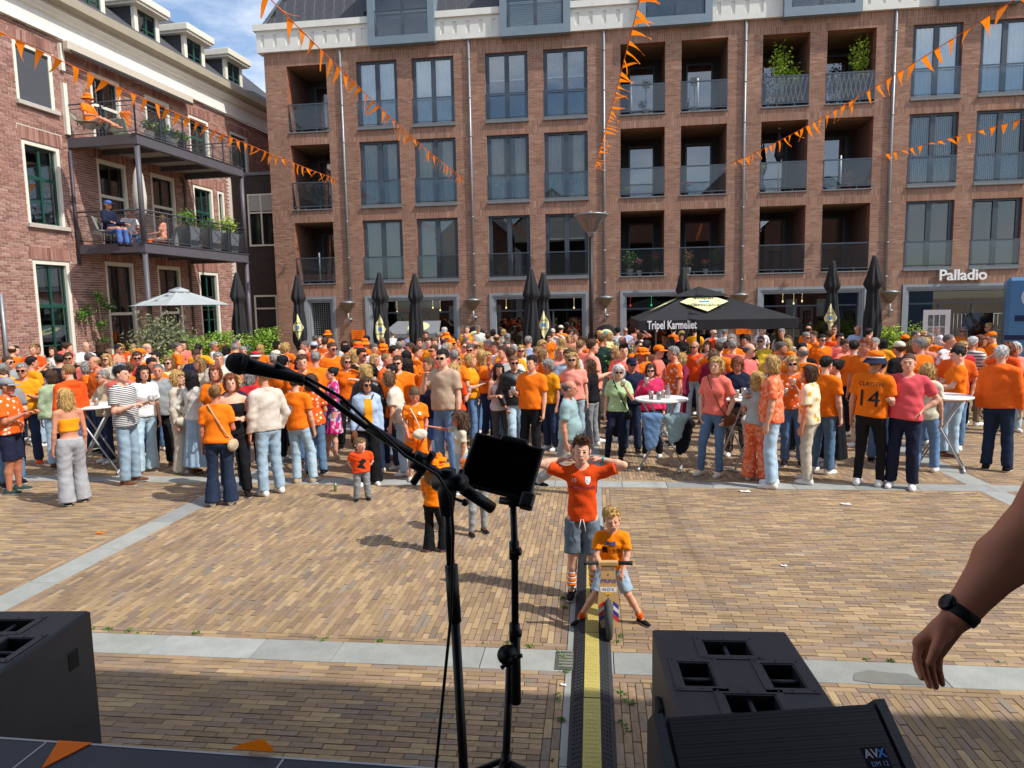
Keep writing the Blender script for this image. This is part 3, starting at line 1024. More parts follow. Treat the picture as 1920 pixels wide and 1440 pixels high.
lop = [(x[0], x[1], z[0], z[1]) for x, z, s in WIN]
fans = [(x[0] - 0.1, x[1] + 0.1, z[1], z[1] + (0.36 if z[1] < 9 else 0.3)) for x, z, s in WIN]
lp = np.array([lin('#9c7266'), lin('#93695d'), lin('#a67d70'), lin('#876057'), lin('#ae897d')])
lw_ = np.array([.32, .25, .2, .13, .1])
m_brick2 = mk('old_brick', (1, 1, 1), 0.88, 0.2, 0.7, 0.2, 90, 0.2, src='tint', detail=9)
m_brick2o = mk('old_brick_single', (1, 1, 1), 0.88, 0.2, 25, 0.2, 90, 0.2, src='object')
m_mort2 = mk('pale_mortar', '#c9bdaf', 0.95, 0.12, 12)
m_rev2 = mk('reveal_plain', '#8a6256', 0.9, 0.15, 8)
brick_wall(lb, 12.5, 31, 0.2, 10.42, lop, [], lp, lw_, [m_brick2, m_brick2o], bl=0.225, bh=0.0735, joint=0.015, fans=fans, depth=0.25, seed=5, rev_mat=m_rev2, mort=m_mort2,
           keep=lambda A: (A[:, 1] > 0.9) & ((A[:, 0] < 26.6) | (A[:, 1] > 7.9)))
m_grn_s = mk('dark_green_sash', '#1f4a3f', 0.45, 0.08, 5)
m_wfr = mk('white_window_frame', '#e2dccd', 0.55, 0.06, 4)
m_stone = mk('stone_sill', '#b9b1a6', 0.85, 0.12, 8)
m_lglass = mk_glass('old_glass', (0.65, 0.7, 0.72), 0.12)
m_screen = mk('dark_screen_cloth', '#4c4f55', 0.8, 0.05, 5)
m_dfr = mk('dark_door_frame', '#2a2a2c', 0.5, 0.1, 4)
def room_box(p, w, h, d=1.6):
    mb = MB()
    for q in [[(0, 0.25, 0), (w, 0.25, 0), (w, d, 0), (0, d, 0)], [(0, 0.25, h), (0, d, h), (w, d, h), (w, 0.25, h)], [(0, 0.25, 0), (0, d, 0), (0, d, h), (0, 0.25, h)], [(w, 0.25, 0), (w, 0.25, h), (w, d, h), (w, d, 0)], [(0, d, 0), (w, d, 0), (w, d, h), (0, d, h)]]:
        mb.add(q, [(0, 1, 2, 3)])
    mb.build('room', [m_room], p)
for (x, z, st) in WIN:
    w, h = x[1] - x[0], z[1] - z[0]
    wf = 0.12
    mb = MB()
    mb.box(0, wf, 0.03, 0.2, 0, h); mb.box(w - wf, w, 0.03, 0.2, 0, h); mb.box(wf, w - wf, 0.03, 0.2, h - wf, h)
    o = mb.build('door' if st == 'door' else 'window', [m_wfr], lb)
    o.location = (x[0], 0, z[0])
    room_box(o, w, h)
    if st == 'screen':
        mb = MB(); mb.box(wf + 0.01, w - wf - 0.01, 0.05, 0.06, 0.0, h - wf); mb.build('screen', [m_screen], o)
        mb = MB(); mb.box(wf, w - wf, 0.03, 0.075, h - wf - 0.07, h - wf - 0.002); mb.build('screen_box', [m_dfr], o)
    else:
        fr = m_grn_s if st != 'door' else m_dfr
        ww, hh = w - 2 * wf, h - wf
        tr = hh * (0.62 if st == 'door' else 0.6)
        nb = [(tr, 0.1 if st != 'door' else 0.08)]
        if st in ('sash', 'lit'):
            nb += [(tr * 0.36, 0.03), (tr * 0.68, 0.03)] if hh > 2.5 else [(tr * 0.5, 0.03)]
        fo = objm('sash', frame_mesh(ww, hh, 0.055, 0.05, [] if st == 'sash1' else [(ww / 2, 0.06)], 'sash', fr, 0.0, bars=nb), o)
        fo.location = (wf, 0.12, 0)
        mb = MB(); mb.box(wf + 0.05, w - wf - 0.05, 0.145, 0.15, 0.05, hh - 0.05); mb.build('pane', [m_lglass], o)
        if st == 'door':
            mb = MB(); mb.box(wf, w - wf, 0.09, 0.17, tr - 0.04, tr + 0.05); mb.build('transom', [m_wfr], o)
            mb = MB(); mb.box(wf + 0.06, w - wf - 0.06, 0.16, 0.165, tr + 0.06, hh - 0.05)
            mb.build('transom_blind', [mk('grey_blind', '#8f8b80', 0.9, 0.05, 6)], o)
        if st == 'lit':
            mb = MB(); mb.box(wf + 0.06, w - wf - 0.06, 0.18, 0.186, 0.1, hh - 0.06); mb.build('shade', [mk('pale_shade', '#c6d2c4', 0.9, 0.04, 6)], o)
        elif st == 'sash':
            mb = MB(); wavy(w - wf - 0.36, w - wf - 0.05, 0.05, hh, 0.3, 3, 0.02, 0, mb); mb.build('curtain', [m_drape], o)
    if st not in ('door',):
        mb = MB(); mb.bbox(-0.06, w + 0.06, -0.1, 0.1, -0.12, 0.0, 0.01); mb.build('sill', [m_stone], o)
# white cornice, gutter, roof
prof = [(0.0, 10.42), (-0.12, 10.42), (-0.12, 10.5), (-0.06, 10.5), (-0.06, 10.95), (-0.16, 10.98), (-0.16, 11.03), (-0.3, 11.12), (-0.3, 11.2), (-0.48, 11.3), (-0.5, 11.55), (-0.44, 11.58), (0.3, 11.5)]
mb = MB()
n = len(prof)
vs = [(12.0, y, z) for y, z in prof] + [(33.0, y, z) for y, z in prof]
for i in range(n - 1):
    mb.add([vs[i], vs[i + n], vs[i + 1 + n], vs[i + 1]], [(0, 1, 2, 3)], 0 if i < 7 else 1)
mb.build('cornice', [mk('white_cornice', '#e3e0d6', 0.6, 0.06, 2), mk('beige_gutter', '#a89f8c', 0.6, 0.12, 3)], lb)
m_slate = brick_tex('slate_roof', '#4c4e54', '#424449', '#35363a', 0.3, 0.2, axes='XZ')
mb = MB(); mb.add([(12, -0.3, 11.53), (33, -0.3, 11.53), (33, 5.5, 16.3), (12, 5.5, 16.3)], [(0, 1, 2, 3)]); roof2 = mb.build('roof', [m_slate], lb)
for i, x in enumerate((17.1, 19.7, 22.3, 24.95, 27.6)):
    w, h = 1.22, 1.25
    mb = MB(); mb.box(0.02, 0.1, 0.45, 3.0, 11.5, 12.98); mb.box(w - 0.1, w - 0.02, 0.45, 3.0, 11.5, 12.98)
    d = mb.build('roof_dormer', [brick_tex('dormer_slate', '#4a4c52', '#404247', '#34353a', 0.22, 0.16, axes='YZ')], lb)
    d.location = (x, 0, 0)
    mb = MB(); mb.box(-0.02, 0.16, 0.38, 0.5, 11.55, 12.98); mb.box(w - 0.16, w + 0.02, 0.38, 0.5, 11.55, 12.98); mb.box(0.16, w - 0.16, 0.38, 0.5, 12.86, 12.98); mb.build('window_frame', [m_wfr], d)
    fo = objm('sash', frame_mesh(w - 0.32, 1.2, 0.05, 0.05, [((w - 0.32) / 2, 0.08)], 'ds', m_grn_s, 0, bars=[(0.62, 0.04)]), d); fo.location = (0.16, 0.42, 11.66)
    mb = MB(); mb.box(0.2, w - 0.2, 0.445, 0.45, 11.7, 12.82); mb.build('pane', [m_lglass], d)
    mb = MB(); mb.add([(0.1, 0.8, 11.5), (w - 0.1, 0.8, 11.5), (w - 0.1, 0.8, 12.95), (0.1, 0.8, 12.95)], [(0, 1, 2, 3)]); mb.build('room', [m_room], d)
    mb = MB(); mb.bbox(-0.25, w + 0.25, 0.05, 3.2, 12.98, 13.22, 0.015); mb.box(-0.19, w + 0.19, 0.11, 3.2, 12.9, 12.98); mb.build('dormer_roof', [m_wfr], d)
# pipes on the wall
mb = MB(); mb.tube([(18.5, -0.06, 4.0), (18.5, -0.06, 7.3)], 0.045, 8); mb.build('drainpipe', [mk('dark_pipe', '#4a4650', 0.5, 0.05)], lb)
mb = MB(); mb.box(18.42, 18.55, -0.1, 0, 7.75, 9.2); mb.box(18.42, 18.55, -0.1, 0, 9.55, 10.3); mb.build('duct', [m_wfr], lb)
mb = MB(); mb.tube([(23.75, -0.06, 0.2), (23.75, -0.06, 7.2), (23.6, -0.06, 7.4)], 0.04, 8); mb.build('drainpipe', [mk('brown_pipe', '#5a5450', 0.5, 0.05)], lb)
mb = MB(); mb.tube([(15.75, -0.07, 0.2), (15.75, -0.07, 3.1)], 0.05, 8); mb.build('drainpipe', [m_zinc], lb)
# awning box over the upper doors
aw = thing('awning', 'rolled up awning cassette under the cornice above the upper balcony', 'awning', mat=M_LEFT)
mb = MB(); mb.bbox(18.45, 24.2, -0.35, -0.14, 10.1, 10.38, 0.03); mb.build('cassette', [mk('beige_cassette', '#c9bfae', 0.5, 0.05)], aw)
mb = MB(); mb.bbox(18.5, 24.1, -0.4, -0.352, 10.02, 10.12, 0.01); mb.build('front_bar', [mk('dark_bar', '#3a3632', 0.6)], aw)
# balconies
m_steel = mk('mauve_grey_steel', '#58565c', 0.45, 0.08, 3)
m_rail_ = mk('dark_rail_steel', '#41454c', 0.45, 0.06, 3)
m_bglass = mk_glass('balcony_guard_glass', (0.86, 0.9, 0.92), 0.06, fog=0.03)
m_deckun = mk('deck_underside', '#a39d96', 0.8, 0.1, 2)
BX0, BX1, BD = 18.5, 24.0, 2.3
def balcony(z, lab):
    t = thing('balcony', lab, 'balcony', mat=M_LEFT)
    mb = MB()
    mb.box(BX0, BX1, -BD, -BD + 0.12, z - 0.27, z); mb.box(BX0, BX0 + 0.12, -BD + 0.12, 0, z - 0.27, z); mb.box(BX1 - 0.12, BX1, -BD + 0.12, 0, z - 0.27, z)
    for i in range(1, 4):
        x = BX0 + (BX1 - BX0) * i / 4
        mb.box(x - 0.04, x + 0.04, -BD + 0.12, 0, z - 0.22, z - 0.05)
    for zz in (z - 0.29, z):
        mb.box(BX0 - 0.03, BX1 + 0.03, -BD - 0.03, -BD + 0.15, zz, zz + 0.02)
    mb.build('beams', [m_steel], t)
    mb = MB(); mb.box(BX0 + 0.12, BX1 - 0.12, -BD + 0.15, -0.01, z - 0.05, z - 0.003); mb.build('deck', [m_deckun], t)
    mb = MB()
    h = 0.95
    def pl(x0, y0, x1, y1):
        L = math.hypot(x1 - x0, y1 - y0)
        n = max(1, round(L / 1.1))
        for i in range(n + 1):
            x, y = x0 + (x1 - x0) * i / n, y0 + (y1 - y0) * i / n
            mb.box(x - 0.018, x + 0.018, y - 0.018, y + 0.018, z + 0.02, z + h)
        for zz, r_ in ((z + h, 0.024), (z + h - 0.13, 0.013), (z + 0.1, 0.013)):
            mb.tube([(x0, y0, zz), (x1, y1, zz)], r_, 8)
        for i in range(n):
            a = (x0 + (x1 - x0) * i / n, y0 + (y1 - y0) * i / n); b = (x0 + (x1 - x0) * (i + 1) / n, y0 + (y1 - y0) * (i + 1) / n)
            mb.tube([(*a, z + 0.1), (*b, z + h - 0.13)], 0.006, 5); mb.tube([(*b, z + 0.1), (*a, z + h - 0.13)], 0.006, 5)
            nn = 9
    pl(BX0 + 0.05, -0.05, BX0 + 0.05, -BD + 0.05); pl(BX0 + 0.05, -BD + 0.05, BX1 - 0.05, -BD + 0.05); pl(BX1 - 0.05, -BD + 0.05, BX1 - 0.05, -0.05)
    mb.build('railing', [m_rail_], t)
    for (a, b) in (((BX0 + 0.08, -0.1), (BX0 + 0.08, -BD + 0.1)), ((BX0 + 0.1, -BD + 0.08), (BX1 - 0.1, -BD + 0.08))):
        mb = MB()
        mb.add([(*a, z + 0.12), (*b, z + 0.12), (*b, z + 0.8), (*a, z + 0.8)], [(0, 1, 2, 3)])
        mb.build('guard_pane', [m_bglass], t)
    return t
b1 = balcony(4.57, 'lower steel balcony with planters and seated people')
b2 = balcony(7.65, 'upper steel balcony with reclining person in orange hat')
for zb, zt, bb in ((0, 4.28, b1), (4.6, 7.36, b2)):
    for x in (BX0 + 0.06, BX1 - 0.06):
        mb = MB(); mb.tube([(x, -BD + 0.06, zb), (x, -BD + 0.06, zt)], 0.075, 12); mb.build('column', [m_steel], bb)

# ================================================================== houses behind the stage (seen only in the window glass)
m_hb = brick_tex('opposite_brick', '#8c5a47', '#7a4d3d', '#7d7268', 0.22, 0.062, axes='XZ')
for i, (x, w, h, c_) in enumerate(((-20, 8, 9.6, 0), (-11.5, 8, 10.6, 1), (-3, 7.5, 9.2, 0), (5, 8, 11.0, 0), (13.5, 9, 9.8, 0))):
    t = thing('gabled_house', ['narrow brick', 'white plastered', 'low brick', 'tall brick', 'wide brick'][i] + ' gabled house behind the stage', 'house', (x, -17, 0), group=None)
    mw = m_hb if c_ == 0 else mk('house_plaster', '#cfc8ba', 0.85, 0.08, 2)
    mb = MB(); mb.box(0, w, -8, 0, 0, h); mb.prism([(0, h), (w, h), (w / 2, h + w * 0.42)], -8, 0); mb.build('wall', [mw], t)
    mb = MB(); mb.add([(-0.3, 0.2, h - 0.1), (w / 2, 0.2, h + w * 0.44), (w / 2, -8.2, h + w * 0.44), (-0.3, -8.2, h - 0.1)], [(0, 1, 2, 3)]); mb.add([(w + 0.3, 0.2, h - 0.1), (w / 2, 0.2, h + w * 0.44), (w / 2, -8.2, h + w * 0.44), (w + 0.3, -8.2, h - 0.1)], [(3, 2, 1, 0)]); mb.build('roof', [m_tile], t)
    for j in range(3):
        for k in range(2):
            mb = MB(); mb.box(w * (0.2 + 0.3 * j) - 0.5, w * (0.2 + 0.3 * j) + 0.5, 0.005, 0.05, 1.0 + 2.8 * k, 2.6 + 2.8 * k); mb.build('window', [m_wfr], t)
# ================================================================== soft solids: distance fields -> one continuous mesh
def axis(lo, hi, v, fine=()):
    out, x = [], lo
    while x < hi:
        out.append(x)
        s = v
        for (a, b, vf) in fine:
            if a - v < x < b:
                s = min(s, vf)
        x += s
    out.append(x)
    return np.array(out, np.float32)

class Field:
    def __init__(s, xs, ys, zs):
        s.ax = (xs, ys, zs)
        s.F = np.full((len(xs), len(ys), len(zs)), 0.3, np.float32)
    def block(s, lo, hi):
        sl = []
        for a, l, h in zip(s.ax, lo, hi):
            i, j = np.searchsorted(a, l), np.searchsorted(a, h)
            sl.append(slice(max(i - 1, 0), min(j + 1, len(a))))
        P = np.ix_(s.ax[0][sl[0]], s.ax[1][sl[1]], s.ax[2][sl[2]])
        return tuple(sl), P
    def join(s, sl, d, k, sub=False):
        f = s.F[sl]
        if sub:
            h = np.clip(0.5 - 0.5 * (f + d) / k, 0, 1)
            s.F[sl] = f + (-d - f) * h + k * h * (1 - h)
        else:
            h = np.clip(0.5 + 0.5 * (f - d) / k, 0, 1)
            s.F[sl] = f + (d - f) * h - k * h * (1 - h)
    def cap(s, a, b, ra, rb, k=0.02, sq=1.0, cut=None, sub=False, infl=0.0):
        """tapered capsule; sq flattens along y; cut=(point, normal) trims the side the normal points to"""
        a, b = np.array(a, np.float32), np.array(b, np.float32)
        ra, rb = ra + infl, rb + infl
        m = max(ra, rb) + 0.07
        sl, (X, Y, Z) = s.block(np.minimum(a, b) - m, np.maximum(a, b) + m)
        ba = (b - a) * np.array([1, 1 / sq, 1], np.float32)
        px, py, pz = X - a[0], (Y - a[1]) / sq, Z - a[2]
        h = np.clip((px * ba[0] + py * ba[1] + pz * ba[2]) / max(float(ba @ ba), 1e-9), 0, 1)
        d = np.sqrt((px - ba[0] * h) ** 2 + (py - ba[1] * h) ** 2 + (pz - ba[2] * h) ** 2) - (ra + (rb - ra) * h)
        if cut is not None:
            c, n = cut
            d = np.maximum(d, (X - c[0]) * n[0] + (Y - c[1]) * n[1] + (Z - c[2]) * n[2])
        s.join(sl, d.astype(np.float32), k, sub)
    def ell(s, c, r, k=0.02, Rm=None, sub=False, infl=0.0):
        c = np.array(c, np.float32)
        r = np.array(r, np.float32) + infl
        m = float(r.max()) + 0.06
        sl, (X, Y, Z) = s.block(c - m, c + m)
        x, y, z = X - c[0], Y - c[1], Z - c[2]
        if Rm is not None:
            x, y, z = (Rm[0][0] * x + Rm[1][0] * y + Rm[2][0] * z), (Rm[0][1] * x + Rm[1][1] * y + Rm[2][1] * z), (Rm[0][2] * x + Rm[1][2] * y + Rm[2][2] * z)
        k0 = np.sqrt((x / r[0]) ** 2 + (y / r[1]) ** 2 + (z / r[2]) ** 2)
        k1 = np.sqrt((x / r[0] ** 2) ** 2 + (y / r[1] ** 2) ** 2 + (z / r[2] ** 2) ** 2) + 1e-6
        s.join(sl, (k0 * (k0 - 1) / k1).astype(np.float32), k, sub)
    def grid(s):
        return np.ix_(*s.ax)
    def clip(s, fn):
        X, Y, Z = s.grid()
        s.F = np.maximum(s.F, fn(X, Y, Z).astype(np.float32))
    def warp(s, fn):
        X, Y, Z = s.grid()
        s.F = s.F + fn(X, Y, Z).astype(np.float32)
    def net(s):
        """surface nets"""
        F = s.F
        F[0], F[-1] = np.maximum(F[0], .01), np.maximum(F[-1], .01)
        F[:, 0], F[:, -1] = np.maximum(F[:, 0], .01), np.maximum(F[:, -1], .01)
        F[:, :, 0], F[:, :, -1] = np.maximum(F[:, :, 0], .01), np.maximum(F[:, :, -1], .01)
        ins = F < 0
        nx, ny, nz_ = F.shape
        S = {}
        quads = []
        cn = (ny - 1) * (nz_ - 1)
        idl, wx, wy, wz = [], [], [], []
        for ax_ in range(3):
            s0 = [slice(None)] * 3; s1 = [slice(None)] * 3
            s0[ax_], s1[ax_] = slice(0, -1), slice(1, None)
            cr_ = ins[tuple(s0)] != ins[tuple(s1)]
            I = np.argwhere(cr_)
            if not len(I):
                continue
            J = I.copy(); J[:, ax_] += 1
            f0, f1 = F[I[:, 0], I[:, 1], I[:, 2]], F[J[:, 0], J[:, 1], J[:, 2]]
            t = f0 / (f0 - f1)
            P = np.stack([s.ax[q][I[:, q]] for q in range(3)], 1)
            P[:, ax_] += t * (s.ax[ax_][J[:, ax_]] - s.ax[ax_][I[:, ax_]])
            o1, o2 = [(1, 2), (2, 0), (0, 1)][ax_]
            cs = []
            for (d1, d2) in ((0, 0), (-1, 0), (-1, -1), (0, -1)):
                c = I.copy(); c[:, o1] += d1; c[:, o2] += d2
                cs.append(c[:, 0] * cn + c[:, 1] * (nz_ - 1) + c[:, 2])
            for c in cs:
                idl.append(c); wx.append(P[:, 0]); wy.append(P[:, 1]); wz.append(P[:, 2])
            q = np.stack(cs, 1)
            fl = f0 > 0
            q[fl] = q[fl][:, ::-1]
            quads.append(q[:, ::-1])
        idl = np.concatenate(idl)
        u, inv = np.unique(idl, return_inverse=True)
        cnt = np.bincount(inv)
        V = np.stack([np.bincount(inv, np.concatenate(w)) / cnt for w in (wx, wy, wz)], 1)
        Q = np.searchsorted(u, np.concatenate(quads))
        return V.astype(np.float32), Q[:, ::-1].astype(np.int32)

def wrinkle(amp, seed, fx=1.0):
    def fn(X, Y, Z):
        a = np.sin(17 * fx * X + 5 * np.sin(9 * Z + seed) + seed) * np.sin(23 * fx * Z + 6 * X + 3 * np.sin(11 * Y + 2 * seed))
        b = np.sin(31 * fx * (Z + 0.6 * X) + 3.1 * seed + 4 * np.sin(8 * Y + 6 * X))
        return amp * (0.6 * a + 0.4 * b) - amp * .75
    return fn

# ------------------------------------------------------------------ people
V3 = lambda *a: np.array(a, float)
ARM = {'hang': ((.14, .02, -1), (.06, -.2, -1)), 'cup': ((.16, -.05, -1), (-.28, -.9, .25)), 'drink': ((.3, -.5, -.75), (-.5, -.35, .8)),
       'cross': ((.22, -.12, -1), (-1, -.42, .08)), 'pocket': ((.3, .16, -1), (-.2, -.35, -.9)), 'hip': ((.55, .25, -.8), (-.6, -.45, -.5)),
       'phone': ((.12, -.25, -1), (-.4, -.85, .4)), 'raise': ((.6, -.3, .6), (-.25, -.35, .9)), 'table': ((.16, -.5, -.9), (-.15, -.95, -.12)),
       'reach': ((.35, -.95, .15), (.3, -.95, .25)), 'ear': ((.8, -.35, -.1), (-.8, .0, .7)), 'back': ((.2, .25, -1), (-.5, .1, -1)),
       'behind': ((.85, -.22, .36), (-.93, .34, .16)), 'down': ((.1, -.12, -1), (-.2, -.35, -1)), 'bars': ((.1, -.3, -.95), (-.3, -.5, -.8)), 'rest': ((.2, -.3, -.9), (.05, -.95, -.1))}
POSE = {'stand': ('hang', 'hang'), 'cup': ('cup', 'hang'), 'cupl': ('hang', 'cup'), 'cross': ('cross', 'cross'), 'phone': ('phone', 'phone'), 'pocket': ('pocket', 'hang'), 'pockets': ('pocket', 'pocket'),
        'drink': ('hang', 'drink'), 'drinkr': ('drink', 'hang'), 'talk': ('cup', 'hip'), 'hip': ('hip', 'hang'), 'table': ('table', 'table'), 'reach': ('reach', 'hang'), 'ear': ('hang', 'ear'), 'raise': ('hang', 'raise'), 'back': ('back', 'back'), 'both': ('cup', 'cup'),
        'behind': ('behind', 'behind'), 'down': ('down', 'down'), 'bars': ('bars', 'bars'), 'rest': ('rest', 'rest')}

def unit(v):
    v = np.array(v, float)
    return v / np.linalg.norm(v)

class Body:
    """joints of a figure facing -y, 1.75 m tall"""
    def __init__(s, sex='m', pose='stand', legs='stand', hs=1.0, yaw=0.0, pitch=0.0, belly=0.0, lean=0.0, slim=1.0, tilt=0.0, calf=.054):
        s.calf = calf
        s.sex, s.belly, s.slim, s.hs = sex, belly, slim, hs
        f = sex == 'f'
        sw = 0.165 if f else 0.188
        s.sh, s.el, s.wr, s.hd = {}, {}, {}, {}
        lz = lambda z: lean * max(z - 0.95, 0)
        s.lz = lz
        for i, sd in enumerate((-1, 1)):
            sh = V3(sd * sw, 0.01 - lz(1.4), 1.398)
            au, af = ARM[POSE[pose][i]] if isinstance(pose, str) else pose[i]
            au, af = unit(au) * V3(sd, 1, 1), unit(af) * V3(sd, 1, 1)
            el = sh + au * 0.285
            wr = el + af * 0.25
            s.sh[sd], s.el[sd], s.wr[sd] = sh, el, wr
            s.hd[sd] = wr + af * 0.09
        s.af = {sd: unit(s.wr[sd] - s.el[sd]) for sd in (-1, 1)}
        s.hip, s.kn, s.an, s.fy = {}, {}, {}, {}
        for sd in (-1, 1):
            hp = V3(sd * 0.088, 0.01, 0.90)
            if legs == 'stand':
                kn, an = V3(sd * 0.105, -0.015, 0.49), V3(sd * 0.125, 0.02, 0.085)
            elif legs == 'wide':
                kn, an = V3(sd * 0.15, -0.015, 0.49), V3(sd * 0.21, 0.02, 0.085)
            elif legs == 'cont':      # weight on one leg
                kn, an = (V3(0.095, -0.01, 0.49), V3(0.1, 0.02, 0.085)) if sd == 1 else (V3(-0.13, -0.09, 0.5), V3(-0.15, -0.06, 0.085))
            elif legs == 'walk':
                kn, an = (V3(0.095, -0.17, 0.52), V3(0.1, -0.26, 0.12)) if sd == 1 else (V3(-0.095, 0.1, 0.5), V3(-0.1, 0.44, 0.2))
            elif legs == 'sit':
                hp = V3(sd * 0.09, 0.0, 0.92)
                kn, an = V3(sd * 0.12, -0.42, 0.94), V3(sd * 0.12, -0.45, 0.53)
            elif legs == 'recline':
                hp = V3(sd * 0.09, 0.0, 0.92)
                kn, an = V3(sd * 0.1, -0.38, 1.08), V3(sd * 0.1, -0.75, 0.9)
            elif legs == 'bike':
                kn, an = V3(sd * 0.22, -0.12, 0.52), (V3(sd * 0.42, -0.02, 0.085) if sd == 1 else V3(sd * 0.46, -0.08, 0.085))
            s.hip[sd], s.kn[sd], s.an[sd] = hp, kn, an
            s.fy[sd] = math.atan2(an[0] - hp[0], 0.35) * 0.9
        s.legs = legs
        hz = 1.525 + 0.11 * hs
        s.head = V3(0, -0.02 - lz(1.62) * 1.05, hz)
        s.HR = (Matrix.Rotation(yaw, 3, 'Z') @ Matrix.Rotation(tilt, 3, 'Y') @ Matrix.Rotation(pitch, 3, 'X'))
        s.HRn = np.array([[s.HR[i][j] for j in range(3)] for i in range(3)])
        s.H = 1.525 + 0.225 * hs
    def hp(s, *p):
        return s.head + s.HRn @ (V3(*p) * s.hs)
    def axes(s, v, head=True, hands=False, legs=True):
        pts = [s.head + V3(0.1, .12, .13), s.head - V3(.1, .12, .13)]
        for sd in (-1, 1):
            pts += [s.sh[sd], s.el[sd], s.hd[sd] + s.af[sd] * 0.12, s.hip[sd], s.kn[sd], s.an[sd] + V3(0, -.22, -.09), s.an[sd] + V3(0, .1, -.085)]
        pts = np.array(pts)
        lo, hi = pts.min(0) - 0.13, pts.max(0) + 0.13
        lo[1] -= 0.08 + 0.1 * s.belly; hi[1] += 0.06
        hx, hy = s.head[0], s.head[1]
        fz = [(s.head[2] - .13 * s.hs, s.head[2] + .14 * s.hs, v * 0.55)] if head else []
        fx = [(hx - .1 * s.hs, hx + .1 * s.hs, v * 0.65)] if head else []
        fy = [(hy - .125 * s.hs, hy - .05 * s.hs, v * 0.6)] if head else []
        return axis(lo[0], hi[0], v, fx), axis(lo[1], hi[1], v, fy), axis(max(lo[2], -0.03), hi[2], v, fz)
    def torso(s, F, infl=0.0, k=0.03):
        f, b, lz = s.sex == 'f', s.slim, s.lz
        if f:
            F.ell((0, 0.01 - lz(.95), .95), (.165 * b, .115 * b, .12), k, infl=infl)
            F.ell((0, 0 - lz(1.12), 1.12), (.122 * b, .09 * b, .16), k, infl=infl)
            F.ell((0, 0.0 - lz(1.29), 1.29), (.142 * b, .098 * b, .17), k, infl=infl)
            for sd in (-1, 1):
                F.ell((sd * .062, -.072 - lz(1.26), 1.26), (.06, .045, .065), 0.04, infl=infl)
            F.cap((-.12, .01 - lz(1.4), 1.393), (.12, .01 - lz(1.4), 1.393), .05, .05, k, infl=infl)
        else:
            F.ell((0, 0.01 - lz(.95), .95), (.155 * b, .11 * b, .12), k, infl=infl)
            F.ell((0, 0 - lz(1.1), 1.10), (.14 * b, .1 * b, .17), k, infl=infl)
            F.ell((0, 0.0 - lz(1.28), 1.28), (.165 * b, .11 * b, .18), k, infl=infl)
            F.cap((-.14, .012 - lz(1.4), 1.39), (.14, .012 - lz(1.4), 1.39), .058, .058, k, infl=infl)
        for sd in (-1, 1):
            F.cap((sd * .02, .025 - lz(1.46), 1.475), (sd * .13, .015 - lz(1.42), 1.405), .042, .038, 0.03, infl=infl)
        if s.belly > 0:
            F.ell((0, -.055 * s.belly - lz(1.06), 1.06), (.13 + .05 * s.belly, .09 + .07 * s.belly, .16), 0.05, infl=infl)
    def body(s, v, fingers=False):
        F = Field(*s.axes(v))
        s.torso(F)
        # neck, head
        F.cap((0, .025 - s.lz(1.44), 1.44), s.hp(0, .025, -.06), .056 if s.sex == 'm' else .046, .05 if s.sex == 'm' else .042, 0.03)
        e = lambda c, r, k=0.015, sub=False: F.ell(s.hp(*c), np.array(r) * s.hs, k, s.HRn, sub)
        c_ = lambda a, b, r1, r2, k=0.01, sub=False: F.cap(s.hp(*a), s.hp(*b), r1 * s.hs, r2 * s.hs, k, sub=sub)
        e((0, .018, .032), (.075, .093, .083))
        e((0, -.02, -.03), (.062, .07, .082), 0.02)
        e((0, -.05, -.092), (.028, .03, .024), 0.02)
        for sd in (-1, 1):
            c_((sd * .055, .0, -.06), (sd * .02, -.055, -.095), .018, .016, 0.02)
            e((sd * .077, .012, -.01), (.011, .02, .032), 0.008)
            c_((sd * .012, -.088, .024), (sd * .048, -.073, .024), .007 if s.hs < 1.1 else .004, .005 if s.hs < 1.1 else .003, 0.014)
            e((sd * .031, -.095, .002), (.017, .012 if s.hs < 1.1 else .01, .011), 0.012, sub=True)
            e((sd * .031, -.079, .0), (.0125, .011, .0095), 0.004)
        c_((0, -.084, .012), (0, -.108, -.032), .007, .013, 0.01)
        c_((-.02, -.083, -.062), (.02, -.083, -.062), .008, .008, 0.008)
        c_((-.017, -.081, -.074), (.017, -.081, -.074), .007, .007, 0.007)
        F.cap(s.hp(-.02, -.1, -.0675), s.hp(.02, -.1, -.0675), .005 * s.hs, .005 * s.hs, 0.006, sub=True)
        # arms and hands
        t = 1.0 if s.sex == 'm' else 0.85
        for sd in (-1, 1):
            F.cap(s.sh[sd], s.el[sd], .05 * t, .039 * t, 0.03)
            m = s.el[sd] + (s.wr[sd] - s.el[sd]) * 0.3
            F.cap(s.el[sd], m, .038 * t, .041 * t, 0.02)
            F.cap(m, s.wr[sd], .041 * t, .027 * t, 0.02)
            s.hand(F, sd, fingers)
            F.cap(s.hip[sd], s.kn[sd], .083, .056, 0.03)
            m = s.kn[sd] + (s.an[sd] - s.kn[sd]) * 0.35 + V3(0, .3 * s.calf, 0) * (s.calf > .05)
            F.cap(s.kn[sd], m, min(.054, s.calf + .006), s.calf, 0.02)
            F.cap(m, s.an[sd], s.calf, .035, 0.02)
            fd = V3(math.sin(s.fy[sd]), -math.cos(s.fy[sd]), 0)
            fo = s.an[sd] - V3(0, 0, .045)
            F.cap(fo - fd * .03, fo + fd * .13 - V3(0, 0, .012), .034, .026, 0.02)
        return F.net()
